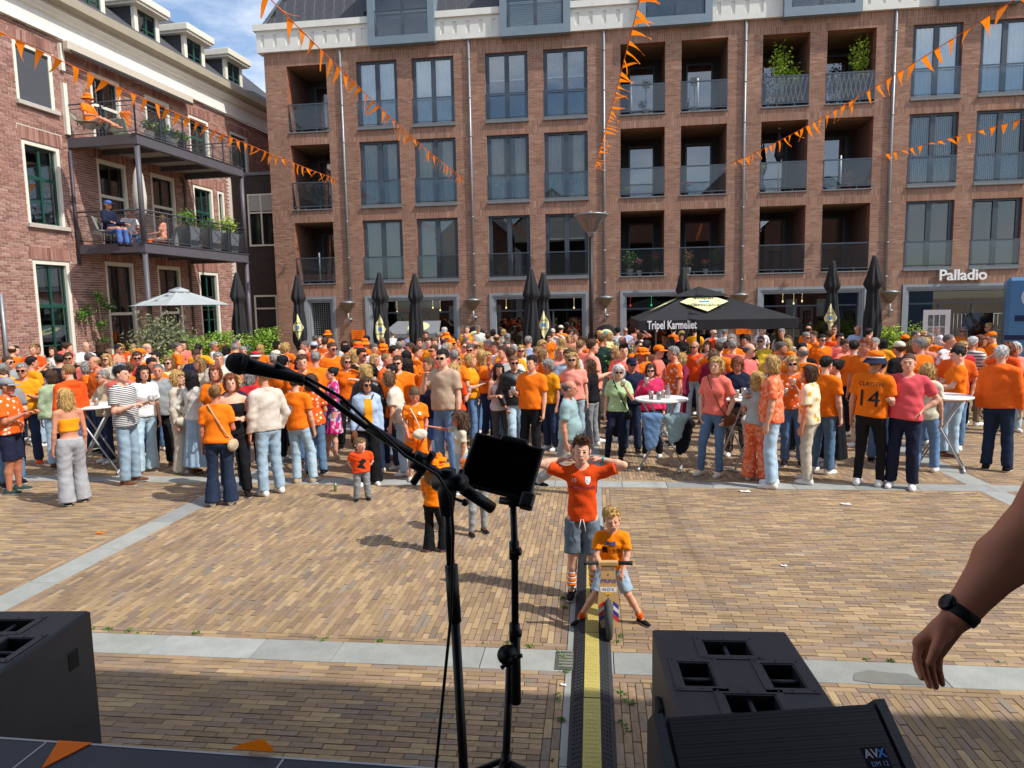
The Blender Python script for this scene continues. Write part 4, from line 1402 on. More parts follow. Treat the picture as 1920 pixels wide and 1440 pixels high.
    def hand(s, F, sd, fingers):
        d = s.af[sd]
        up = V3(0, 0, 1) if abs(d[2]) < 0.85 else V3(0, -1, 0)
        side = unit(np.cross(d, up))                # across the palm
        nrm = np.cross(side, d)
        if abs(d[2]) >= 0.85:
            side, nrm = V3(0, -1, 0) - d * (-d[1]), V3(-sd, 0, 0)
            side = unit(side); nrm = unit(np.cross(side, d))
            nrm = nrm if nrm[0] * sd < 0 else -nrm
        else:
            nrm = nrm if nrm[2] < 0 else -nrm
        w = s.wr[sd]
        for q in (-.5, 0, .5):
            F.cap(w + d * .015 + side * q * .03, w + d * .085 + side * q * .052, .016, .014, 0.012)
        lens = (.062, .075, .078, .065)
        for i, q in enumerate((-1.5, -.5, .5, 1.5)):
            a = w + d * .088 + side * q * .0185
            L = lens[i] if sd * 1 > 0 else lens[3 - i]
            b = a + (d * .85 + nrm * .45) * L * .55
            c = b + (d * .35 + nrm * .9) * L * .5
            r = .0085 if fingers else .011
            kk = .003 if fingers else .006
            F.cap(a, b, r * 1.05, r, kk); F.cap(b, c, r, r * .85, kk)
        th = -side if sd > 0 else side
        if abs(d[2]) >= 0.85:
            th = side
        a = w + d * .03 + th * .03
        b = a + (d * .6 + th * .55 + nrm * .35) * .045
        F.cap(a, b, .013, .011, .008); F.cap(b, b + (d * .8 + nrm * .4) * .032, .011, .009, .005)
    def top(s, v, kind='tee', seed=0.0, hem=0.88):
        """tee, polo, long, jacket, tank, crop, hoodie"""
        F = Field(*s.axes(v, head=False))
        loose = {'tee': .016, 'polo': .014, 'long': .016, 'jacket': .028, 'tank': .008, 'crop': .006, 'hoodie': .02, 'shirt': .02}[kind]
        s.torso(F, loose, 0.04)
        b = s.slim
        w0, w1 = (.15, .165) if s.sex == 'm' else (.128, .168)
        bl = .03 * s.belly
        y1 = -s.lz(1.3)
        F.cap((0, y1, 1.28), (0, -s.lz(1.1) - bl, 1.1), w0 * b + loose * .5, (w0 - .004) * b + loose + bl, 0.03, sq=.7)
        F.cap((0, -s.lz(1.1) - bl, 1.1), (0, .005 - s.lz(hem) - bl * .6, hem - .1), (w0 - .004) * b + loose + bl, w1 * b + loose * .8 + .012 + bl, 0.03, sq=.74)
        sl = {'tee': .66, 'polo': .62, 'long': 2, 'jacket': 2, 'tank': 0, 'crop': 0, 'hoodie': 2, 'shirt': .7}[kind]
        t = 1.0 if s.sex == 'm' else .88
        for sd in (-1, 1):
            d1 = unit(s.el[sd] - s.sh[sd])
            if sl == 2:
                ex = .012 if kind in ('jacket', 'hoodie') else .006
                F.cap(s.sh[sd], s.el[sd], (.058 + ex * .4) * t, (.05 + ex) * t, 0.03)
                d2 = s.af[sd]
                e = s.wr[sd] - d2 * .01
                F.cap(s.el[sd], e + d2 * .05, (.05 + ex) * t, (.038 + ex) * t, 0.02, cut=(e, d2))
            elif sl > 0:
                e = s.sh[sd] + (s.el[sd] - s.sh[sd]) * sl
                F.cap(s.sh[sd], e + d1 * .08, .062 * t, .07 * t, 0.03, cut=(e, d1))
        F.warp(wrinkle(.0075 if kind not in ('tank', 'crop') else .003, seed))
        nk = {'tee': .0, 'polo': .012, 'long': .01, 'jacket': .02, 'tank': -.05, 'crop': -.1, 'hoodie': .025, 'shirt': .012}[kind]
        lz = s.lz(1.48)
        F.ell((0, -.035 - lz, 1.49 + nk), (.068, .075, .05), 0.008, sub=True)
        if kind in ('tank', 'crop'):
            F.clip(lambda X, Y, Z: Z - (1.36 if kind == 'tank' else 1.31) - 0 * X)
        else:
            F.clip(lambda X, Y, Z: Z - (1.478 + nk) - 0.25 * (Y + lz) - 1.5 * np.maximum(np.abs(X) - .085, 0))
        hz = {'crop': 1.14}.get(kind, hem)
        F.clip(lambda X, Y, Z: hz - Z + 0.012 * np.sin(9 * X + seed) + 0 * Y + 0.02 * np.sin(3 * Y + seed))
        if kind == 'hoodie':
            F.ell((0, .085 - lz, 1.44), (.1, .06, .055), 0.02)
        return F.net()
    def bottom(s, v, kind='straight', seed=0.0, waist=1.015):
        F = Field(*s.axes(v, head=False))
        b = s.slim
        F.ell((0, 0.01, .95), ((.165 if s.sex == 'f' else .155) * b, .113 * b, .13), 0.03, infl=.01)
        if s.belly > .3:
            F.ell((0, -.03, .98), (.16 * b, .12, .1), .03, infl=.01)
        R_ = {'straight': (.092, .066, .07, .066), 'slim': (.088, .06, .056, .046), 'wide': (.1, .088, .09, .115), 'flare': (.09, .066, .07, .115), 'shorts': (.1, .09, 0, 0), 'skirt': (0, 0, 0, 0), 'long_skirt': (0, 0, 0, 0), 'crop_pants': (.098, .09, .09, .1)}[kind]
        if 'skirt' in kind:
            e = .5 if kind == 'skirt' else .16
            F.cap((0, .01, .92), (0, .01, e - .1), .15, .22 if kind == 'skirt' else .27, .03, sq=.85)
            F.warp(lambda X, Y, Z: .012 * np.sin(26 * np.arctan2(X, Y + .001) * .45 + seed) * np.clip((.95 - Z) * 2, 0, 1))
            F.clip(lambda X, Y, Z: e - Z + 0 * X)
        else:
            for sd in (-1, 1):
                h, k_, a = s.hip[sd], s.kn[sd], s.an[sd]
                if kind == 'shorts':
                    e = h + (k_ - h) * .92
                    d = unit(k_ - h)
                    F.cap(h, e + d * .1, R_[0], R_[1], 0.02, cut=(e, d))
                else:
                    d = unit(a - k_)
                    lo = .03 if kind in ('wide', 'flare') else .0
                    e = a + d * lo if kind != 'crop_pants' else k_ + (a - k_) * .72
                    F.cap(h, k_, R_[0], R_[1], 0.025)
                    F.cap(k_, e + d * .1, R_[2], R_[3], 0.02, cut=(e, d))
            F.warp(wrinkle(.0065, seed + 2, .9))
        F.clip(lambda X, Y, Z: Z - waist + 0 * X)
        return F.net()

# ---- hair, hats and glasses in head space (face towards -y, centre of the head at 0)
def hair_mesh(style):
    F = Field(axis(-.19, .19, .0085), axis(-.17, .2, .0085), axis(-.36, .2, .0085))
    sk = lambda i, k=.01: F.ell((0, .018, .034), (.075, .093, .083), k, infl=i)
    n = np.array([.145, .19]) / .239
    plane = lambda off, f=1.0: (lambda X, Y, Z: -((n[0] * (Y + .09 * f) + n[1] * (Z - .078)) - off) + 0 * X)
    face = lambda w=.062, y=-.02, z=.062: F.clip(lambda X, Y, Z: -np.maximum(np.maximum(np.abs(X) - w, Y - y), Z - z))
    strand = lambda amp, f=90: F.warp(lambda X, Y, Z: amp * np.sin(f * np.arctan2(X, Y - .02) + 6 * np.sin(25 * Z)) * np.sin(40 * Z + 3 * np.sin(30 * X)))
    if style in ('short', 'quiff', 'spiky'):
        F.ell((0, .02, .034), (.0755, .0975, .083), .01, infl=.004); F.ell((0, .012, .062), (.066, .088, .058), .03, infl=.008)
        if style == 'quiff':
            F.ell((0, -.055, .115), (.06, .05, .03), .03); F.ell((0, .0, .115), (.065, .07, .025), .03)
        if style == 'spiky':
            for i in range(22):
                a, b_ = random.uniform(-.9, .9), random.uniform(-1, .6)
                p = V3(.06 * a, .05 + .085 * b_ - .03, .105 - .02 * abs(a))
                F.cap(p, p + V3(.012 * a, -.02, .03), .013, .003, .008)
        F.clip(lambda X, Y, Z: plane(0.0)(X, Y, Z) + .006 * np.sin(70 * X + 9 * Y) + .004 * np.sin(150 * X) + .018 * np.clip((np.abs(X) - .03) / .03, 0, 1) * (Y < -.03)); strand(.0035); F.warp(lambda X, Y, Z: .003 * np.sin(120 * X + 50 * Y) * np.sin(95 * Y + 60 * Z))
    elif style == 'fringe':
        sk(.009); F.clip(plane(.0)); F.clip(lambda X, Y, Z: Z - .045 - .12 * np.clip(Y - .03, 0, 1) + 0 * X); strand(.002)
    elif style == 'buzz':
        sk(.005); F.clip(plane(.004))
    elif style in ('long', 'longwavy'):
        sk(.016)
        F.ell((0, .065, -.08), (.095, .06, .17), .04)
        for sd in (-1, 1):
            F.cap((sd * .078, .01, .02), (sd * .09, .02, -.22), .03, .03, .03)
        F.clip(lambda X, Y, Z: -(Y + .09) + np.where(Z < .07, .07, 0) + 0 * X)
        strand(.004 if style == 'long' else .008, 40)
    elif style == 'bob':
        sk(.017); F.ell((0, .035, -.03), (.1, .085, .1), .03)
        F.clip(lambda X, Y, Z: -(Y + .09) + np.where(Z < .068, .065, 0) + 0 * X)
        F.clip(lambda X, Y, Z: -.11 - Z + 0 * X + 0 * Y)
        strand(.004, 40)
    elif style in ('curly', 'bigcurl'):
        g = .025 if style == 'curly' else .04
        sk(g); F.ell((0, .035, -.02), (.1, .09, .09), .03, infl=g * .4)
        if style == 'bigcurl':
            F.ell((0, .05, -.12), (.12, .075, .13), .04)
        F.clip(lambda X, Y, Z: -(Y + .1) + np.where(Z < .06, .07, 0) + 0 * X)
        F.warp(lambda X, Y, Z: .011 * np.sin(95 * X + 2 * np.sin(60 * Z)) * np.sin(90 * Y) * np.sin(85 * Z + 1.5 * np.sin(70 * X)))
    elif style in ('bun', 'pony'):
        sk(.010); F.clip(plane(-.006))
        if style == 'bun':
            F.ell((0, .1, .075), (.045, .04, .04), .015)
        else:
            F.ell((0, .115, .06), (.03, .03, .03), .01); F.cap((0, .13, .06), (.02, .15, -.13), .03, .012, .02)
        strand(.003)
    V, Q = F.net()
    tn = 1 + .3 * np.sin(60 * np.arctan2(V[:, 0], V[:, 1] - .02) + 5 * np.sin(30 * V[:, 2]))
    if style in ('short', 'quiff', 'fringe', 'buzz', 'spiky'):   # cropped thinner towards the hairline
        w = np.clip((n[0] * (V[:, 1] + .09) + n[1] * (V[:, 2] - .078)) / .04, 0, 1)
        tn = tn * (2.3 - 1.3 * w)
    r = np.random.default_rng(len(style))                        # loose locks break up the outline
    nl = 130 if style == 'buzz' else 420
    q = Q[r.integers(0, len(Q), nl)]
    c = V[q].mean(1)
    nm = np.cross(V[q[:, 1]] - V[q[:, 0]], V[q[:, 2]] - V[q[:, 0]])
    nm /= np.linalg.norm(nm, axis=1)[:, None] + 1e-9
    long = style in ('long', 'longwavy', 'bob', 'bigcurl', 'curly')
    fl = np.array([0, .1, -1.0]) if long else np.array([.25, -.5, .5]) if style in ('quiff', 'spiky') else np.array([.15, .5, -.45])
    fl = fl + r.normal(0, .35, (nl, 3))
    d = fl - nm * (fl * nm).sum(1)[:, None]
    d /= np.linalg.norm(d, axis=1)[:, None] + 1e-9
    L = r.uniform(.5, 1.2, (nl, 1)) * (.075 if long else .012 if style == 'buzz' else .032)
    sd = np.cross(d, nm) * (.006 if long else .004)
    LV = np.stack([c - sd - nm * .002, c + sd - nm * .002, c + d * L * .6 + nm * .006 + sd * .6, c + d * L + nm * r.uniform(-.002, .012, (nl, 1))], 1).reshape(-1, 3)
    LQ = len(V) + np.arange(4 * nl).reshape(-1, 4)
    lt = np.repeat(r.uniform(.6, 1.7, nl), 4)
    V, Q, tn = np.concatenate([V, LV]), np.concatenate([Q, LQ]), np.concatenate([tn, lt])
    return mesh_np('hair_' + style, V, Q, [None], smooth=True, tint=np.repeat(tn[:, None], 3, 1))

def hat_mesh(kind):
    mb = MB()
    if kind == 'cap':
        T = Matrix.Translation((0, .012, .035))
        mb.lathe([(.095, 0), (.097, .03), (.088, .06), (.065, .085), (.03, .098), (.006, .1)], 20, 0, T, sy=1.12, sx=.95)
        vs, fs = [], []
        for i in range(9):
            a = math.pi * (1.18 + .64 * i / 8)
            c, s_ = math.cos(a), math.sin(a)
            for rr, zz in ((.09, .04), (.155 + .03 * math.sin((i / 8) * math.pi), .022)):
                for dz in (0, .006):
                    vs.append((c * rr * .85, .012 + s_ * rr * 1.05, zz + dz))
        for i in range(8):
            a, b = 4 * i, 4 * i + 4
            fs += [(a, a + 2, b + 2, b), (a + 1, b + 1, b + 3, a + 3), (a + 2, a + 3, b + 3, b + 2)]
        mb.add(vs, fs, 1, True)
    elif kind == 'bucket':
        T = Matrix.Translation((0, .012, .03))
        mb.lathe([(.155, -.045), (.15, -.048), (.1, .015), (.097, .02)], 22, 1, T, sy=1.08)
        mb.lathe([(.0995, .012), (.1, .035)], 22, 2, T, sy=1.08)
        mb.lathe([(.099, .034), (.094, .075), (.08, .1), (.04, .108), (.005, .11)], 22, 0, T, sy=1.08)
    elif kind == 'fedora':
        T = Matrix.Translation((0, .012, .045))
        mb.lathe([(.17, .01), (.172, .004), (.1, 0), (.097, .005)], 24, 0, T, sy=1.1)
        mb.lathe([(.0985, .004), (.098, .03)], 24, 1, T, sy=1.1)
        mb.lathe([(.097, .029), (.085, .085), (.06, .1), (.02, .09), (.004, .088)], 24, 0, T, sy=1.1)
    elif kind == 'knit':
        T = Matrix.Translation((0, .015, .03))
        for i, (a, b) in enumerate((((.1, -.01), (.101, .03)), ((.101, .029), (.095, .055)), ((.0952, .054), (.07, .085)))):
            mb.lathe([a, b], 20, (1, 2, 0)[i], T, sy=1.12)
        mb.lathe([(.0702, .084), (.04, .1), (.004, .104)], 20, 0, T, sy=1.12)
    elif kind == 'fluffy':
        T = Matrix.Translation((0, .012, .035))
        n = 26
        vs, fs = [], []
        prof = [(.165, -.03), (.16, -.005), (.105, .01), (.11, .05), (.1, .09), (.05, .105), (.004, .108)]
        for j, (r_, z) in enumerate(prof):
            for k in range(n):
                a = 2 * math.pi * k / n
                q = r_ * (1 + .09 * math.sin(7 * a + j)) + .004 * ((k * 7 + j * 3) % 5 - 2)
                vs.append((math.cos(a) * q, math.sin(a) * q * 1.06, z + .008 * math.sin(5 * a + 2 * j)))
        for j in range(len(prof) - 1):
            for k in range(n):
                a, b = j * n + k, j * n + (k + 1) % n
                fs.append((a, b, b + n, a + n))
        mb.add(vs, fs, 0, True, T)
        mb.lathe([(.116, .012), (.117, .03)], 26, 1, T, sy=1.06)
    nm = 3
    return mb.mesh('hat_' + kind, [None] * nm)

def shades_mesh():
    mb = MB()
    for sd in (-1, 1):
        mb.lathe([(.004, .0), (.024, .001), (.027, .004), (.024, .007), (.004, .0075)], 12, 0, Matrix.Translation((sd * .033, -.099, .0)) @ Matrix.Rotation(sd * R(12), 4, 'Z') @ Matrix.Rotation(R(90), 4, 'X') @ Matrix.Diagonal((1.12, .85, 1, 1)))
        mb.tube([(sd * .06, -.09, .008), (sd * .079, -.03, .01), (sd * .08, .015, .006)], .003, 5, 1)
    mb.tube([(-.012, -.104, .006), (0, -.107, .009), (.012, -.104, .006)], .003, 5, 1)
    return mb.mesh('sunglasses', [None, None])

def face_mesh():
    """eyes and brows, just proud of the skin"""
    mb = MB()
    for sd in (-1, 1):
        mb.lathe([(.001, -.002), (.0085, -.001), (.0105, .0015), (.0085, .004), (.001, .005)], 10, 0, Matrix.Translation((sd * .031, -.0875, .0005)) @ Matrix.Rotation(R(90), 4, 'X') @ Matrix.Diagonal((1.15, .62, .6, 1)))
        mb.tube([(sd * .014, -.0955, .0185), (sd * .03, -.0935, .0225), (sd * .048, -.081, .0185)], [.0016, .0022, .0012], 5, 1)
    return mb.mesh('eyes', [None, None])

SHOE_F = None
def shoe_mesh():
    F = Field(axis(-.08, .08, .009), axis(-.24, .12, .009), axis(-.1, .09, .0085))
    F.cap((0, .045, -.05), (0, -.08, -.055), .04, .036, .03)
    F.cap((0, -.08, -.055), (0, -.15, -.06), .04, .034, .03)
    F.cap((0, .03, -.03), (0, .02, .03), .042, .042, .025)
    F.clip(lambda X, Y, Z: -.086 - Z + 0 * X + 0 * Y)
    F.clip(lambda X, Y, Z: Z - .012 - .2 * (Y - .03) + 0 * X)
    V, Q = F.net()
    zc = V[Q].mean(1)[:, 2]
    return mesh_np('shoe', V, Q, [None, None], smooth=True, midx=(zc < -.062).astype(int))
HAIR, HATM = {}, {}
ME_SHADES, ME_FACE, ME_SHOE = shades_mesh(), face_mesh(), shoe_mesh()

C_ = {'or': '#fb7a18', 'ro': '#f0521c', 'co': '#f0786a', 'am': '#f9a01c', 'wh': '#e6e4e0', 'cr': '#d9cfbb', 'bk': '#1c1c20', 'nv': '#22263c', 'bl': '#a9bcd8', 'gy': '#8f9296', 'gn': '#b9d0a0', 'pk': '#e63a68', 'rd': '#cf2f38',
      'lb': '#9dbad0', 'tn': '#b9a385', 'mr': '#8c2c4a', 'sa': '#f09a80', 'ye': '#f2c53a', 'dg': '#2f4a44', 'sb': '#4a86c0', 'dn': '#7d9cc0', 'pw': '#e9cfc8', 'cp': '#ec5a66', 'gb': '#8fa9ad', 'yl': '#f2dfa0', 'br': '#6b4430', 'kh': '#8f866c',
      'jl': '#a9c2d4', 'jm': '#6585ab', 'jd': '#2b3852', 'gl': '#b3b4b8', 'be': '#cfc5b2', 'tq': '#28b0c8', 'vi': '#5a4f80', 'oh': '#ec6420', 'bs': '#4a66a8'}
CW = {'or': 'orange', 'ro': 'red-orange', 'co': 'coral', 'am': 'amber', 'wh': 'white', 'cr': 'cream', 'bk': 'black', 'nv': 'navy', 'bl': 'pale blue', 'gy': 'grey', 'gn': 'light green', 'pk': 'magenta', 'rd': 'red', 'lb': 'light blue', 'tn': 'tan', 'mr': 'maroon',
      'sa': 'salmon', 'ye': 'yellow', 'dg': 'dark green', 'sb': 'blue', 'dn': 'denim', 'pw': 'pinkish white', 'cp': 'coral-pink', 'gb': 'grey-blue', 'yl': 'pale yellow', 'br': 'brown', 'kh': 'khaki', 'jl': 'light denim', 'jm': 'blue denim', 'jd': 'dark denim', 'gl': 'light grey', 'be': 'beige', 'tq': 'turquoise', 'vi': 'violet', 'oh': 'rust orange', 'bs': 'blue',
      'stripe': 'striped', 'wstripe': 'white striped', 'floral': 'orange patterned', 'sun': 'yellow flowered', 'dress': 'pink flowered', 'wfl': 'white flowered', 'leather': 'black leather', 'leop': 'dark spotted', 'orp': 'orange printed'}
def cloth(c):
    if c == 'stripe': return mk_pattern('striped_jersey', ['#3a3c42', '#d3d3d0'], 'stripe', 12)
    if c == 'wstripe': return mk_pattern('white_stripe_jersey', ['#6a6c70', '#e2e1dc'], 'stripe', 5)
    if c == 'floral': return mk_pattern('orange_pattern_cloth', ['#f59a78', '#e65a30', '#f07a50'], 'check', 26)
    if c == 'orp': return mk_pattern('orange_print_cloth', ['#f6d8c4', '#f0651c'], 'blot', 14)
    if c == 'sun': return mk_pattern('yellow_flower_cloth', ['#e2a028', '#ece0c0'], 'blot', 9)
    if c == 'dress': return mk_pattern('pink_flower_cloth', ['#e02878', '#4a5a90', '#d8c0cc', '#d03080'], 'check', 16)
    if c == 'wfl': return mk_pattern('white_flower_cloth', ['#d8653a', '#d9d6da'], 'blot', 12)
    if c == 'leop': return mk_pattern('dark_spot_cloth', ['#2a2326', '#6b5a50'], 'check', 30)
    if c == 'leather': return mk('black_leather', '#17171a', 0.38, 0.1, 8, 0.3, 40, 0.5)
    if c.startswith('j') and len(c) == 2: return mk('denim_' + CW[c].replace(' ', '_'), C_[c], 0.9, 0.16, 9, 0.4, 18, 0.15, src='object')
    return mk('cloth_' + CW[c].replace(' ', '_'), C_[c], 0.85, 0.12, 7, 0.45, 14, 0.15, src='object')
HC = {'bn': '#4a3222', 'bk': '#1c1614', 'bd': '#b9955a', 'gy': '#8a8682', 'wh': '#c9c7c4', 'rd': '#7a3f22', 'lb': '#6b5036', 'db': '#8a6a42', 'sg': '#5c5550'}
def hairmat(c):
    new = 'hair_' + c not in MATS
    m = mk('hair_' + c, HC[c], 0.6, 0.45, 1.0, 0.6, 1.0, 0.35, src='tint')
    if new:                                  # strands: noise stretched along the fall of the hair
        t = m.node_tree
        mpn = t.nodes.new('ShaderNodeMapping')
        mpn.inputs['Scale'].default_value = (110, 110, 14)
        t.links.new(next(n for n in t.nodes if n.type == 'TEX_COORD').outputs['Object'], mpn.inputs['Vector'])
        for n in t.nodes:
            if n.type == 'TEX_NOISE':
                t.links.new(mpn.outputs['Vector'], n.inputs['Vector'])
    return m
SK = ['#d9a183', '#cc8c70', '#e0ab90', '#c07a5c', '#a8694a', '#7a4a34']
def skinmat(i):
    return mk('skin_%d' % i, SK[i], 0.55, 0.07, 14, 0.08, 120, 0.35, src='tint')
m_shade_l = mk('dark_lens', '#0c0c0e', 0.12, 0, spec=0.6)
m_oshade = mk('orange_plastic', '#f06a18', 0.3, 0.02)
m_eye = mk('eye_dark', '#2a1d18', 0.2, 0)

def skin_tint(V, B):
    t = np.ones((len(V), 3), np.float32)
    L = (V - B.head) @ B.HRn / B.hs
    lip = np.exp(-(((L[:, 0] / .02) ** 2 + ((L[:, 2] + .068) / .009) ** 2 + ((L[:, 1] + .088) / .02) ** 2)))
    t *= 1 - lip[:, None] * np.array([.12, .42, .38])
    for sd in (-1, 1):
        ck = np.exp(-(((L[:, 0] - sd * .045) / .022) ** 2 + ((L[:, 2] + .03) / .022) ** 2 + ((L[:, 1] + .07) / .03) ** 2))
        t *= 1 - ck[:, None] * np.array([0, .12, .12])
    t *= 1 - (np.exp(-((L[:, 0] / .012) ** 2 + ((L[:, 2] + .035) / .012) ** 2 + ((L[:, 1] + .108) / .02) ** 2)))[:, None] * np.array([0, .14, .14])
    return t

CACHE = {}
def bodyset(key, B, v, topk, botk, seed, hem=0.88, fingers=False):
    """meshes of one figure, shared by everyone of the same build, pose and cut of clothes"""
    out = {}
    kb = ('body', key, v)
    if kb not in CACHE:
        V, Q = B.body(v, fingers)
        CACHE[kb] = mesh_np('body', V, Q, [None], smooth=True, tint=skin_tint(V, B))
    out['body'] = CACHE[kb]
    if topk:
        kt = ('top', key, v, topk, hem)
        if kt not in CACHE:
            V, Q = B.top(v, topk, seed, hem)
            CACHE[kt] = mesh_np('top', V, Q, [None], smooth=True)
        out['top'] = CACHE[kt]
    if botk:
        waist = 1.015 if topk == 'crop' or hem > .93 else hem + .03
        kk = ('bot', key, v, botk, waist)
        if kk not in CACHE:
            V, Q = B.bottom(v, botk, seed, waist)
            CACHE[kk] = mesh_np('bottom', V, Q, [None], smooth=True)
        out['bottom'] = CACHE[kk]
    return out

TOPN = {'tee': 't_shirt', 'polo': 'polo_shirt', 'long': 'jumper', 'jacket': 'jacket', 'tank': 'tank_top', 'crop': 'crop_top', 'hoodie': 'hoodie', 'shirt': 'shirt'}
BOTN = {'straight': 'trousers', 'slim': 'trousers', 'wide': 'wide_trousers', 'flare': 'flared_trousers', 'shorts': 'shorts', 'skirt': 'skirt', 'long_skirt': 'long_skirt', 'crop_pants': 'cropped_trousers'}
def person(label, loc, rotz, height, B, meshes, skin, hair=None, hairc='bn', top=('tee', 'or'), bot=('straight', 'jm'), shoes=('wh', 'wh'), hat=None, glasses=None, group='people in the orange crowd', z=0.0, eyes=True, wide=1.0):
    s = height / B.H
    p = thing('person', label, 'person', (loc[0], loc[1], z), rotz, group)
    p.scale = (s * wide, s * wide, s)
    objm('body', meshes['body'], p, [skinmat(skin)])
    if 'top' in meshes:
        o = objm(TOPN[top[0]], meshes['top'], p, [cloth(top[1])])
        g = random.uniform(.8, 1.06)
        o.color = (g, g * random.uniform(.93, 1.07), g * random.uniform(.95, 1.06), 1)
    if 'bottom' in meshes:
        o = objm(BOTN[bot[0]], meshes['bottom'], p, [cloth(bot[1])])
        g = random.uniform(.75, 1.1)
        o.color = (g, g, g * random.uniform(.92, 1.05), 1)
    HM = Matrix.Translation(B.head) @ B.HR.to_4x4() @ Matrix.Diagonal((B.hs, B.hs, B.hs, 1))
    def onhead(name, me, mats):
        o = objm(name, me, p, mats)
        o.matrix_local = HM
        return o
    if hair:
        if hair not in HAIR:
            HAIR[hair] = hair_mesh(hair)
        onhead('hair', HAIR[hair], [hairmat(hairc)])
    if hat:
        k = hat[0]
        if k not in HATM:
            HATM[k] = hat_mesh(k)
        onhead({'cap': 'cap', 'bucket': 'bucket_hat', 'fedora': 'straw_hat', 'knit': 'knit_hat', 'fluffy': 'fluffy_hat'}[k], HATM[k], [cloth(c) for c in hat[1]])
    if glasses:
        onhead('sunglasses', ME_SHADES, [m_shade_l, m_shade_l if glasses == 'g' else m_oshade])
    elif eyes:
        onhead('eyes', ME_FACE, [m_eye, mk('brow_' + hairc, HC[hairc if hairc not in ('wh', 'gy') else 'sg'], 0.7, 0)])
    if shoes:
        for sd in (-1, 1):
            o = objm('shoe', ME_SHOE, p, [cloth(shoes[0]), cloth(shoes[1])])
            o.matrix_local = Matrix.Translation(B.an[sd]) @ Matrix.Rotation(B.fy[sd], 4, 'Z') @ Matrix.Diagonal((1, 1, 1, 1))
    return p

def conform(name, me, shirt_obj_mesh, side, mat, parent, off=0.008):
    """lettering laid on the cloth: me in x-z plane around the torso, moved along y onto the shirt; side -1 chest, +1 back"""
    bm = bmesh.new(); bm.from_mesh(shirt_obj_mesh)
    tree = BVHTree.FromBMesh(bm)
    for v in me.vertices:
        hit = tree.ray_cast(Vector((v.co.x, side * 0.6, v.co.z)), Vector((0, -side, 0)))
        if hit[0] is not None:
            v.co.y = hit[0].y + side * off
    bm.free()
    me.materials.clear()
    me.materials.append(mat)
    me.update()
    return objm(name, me, parent)

def print_text(body, size, x, z, side):
    me = text_mesh(body, size, extrude=0.0, res=2)
    bm = bmesh.new(); bm.from_mesh(me)
    bmesh.ops.subdivide_edges(bm, edges=[e for e in bm.edges if e.calc_length() > size * .3], cuts=2)
    bmesh.ops.triangulate(bm, faces=bm.faces[:])
    bm.to_mesh(me); bm.free()
    for v in me.vertices:
        px, pz = v.co.x, v.co.y
        v.co = Vector((x + px * (1 if side < 0 else -1), 0, z + pz))
    if side > 0:
        me.flip_normals()
    return me
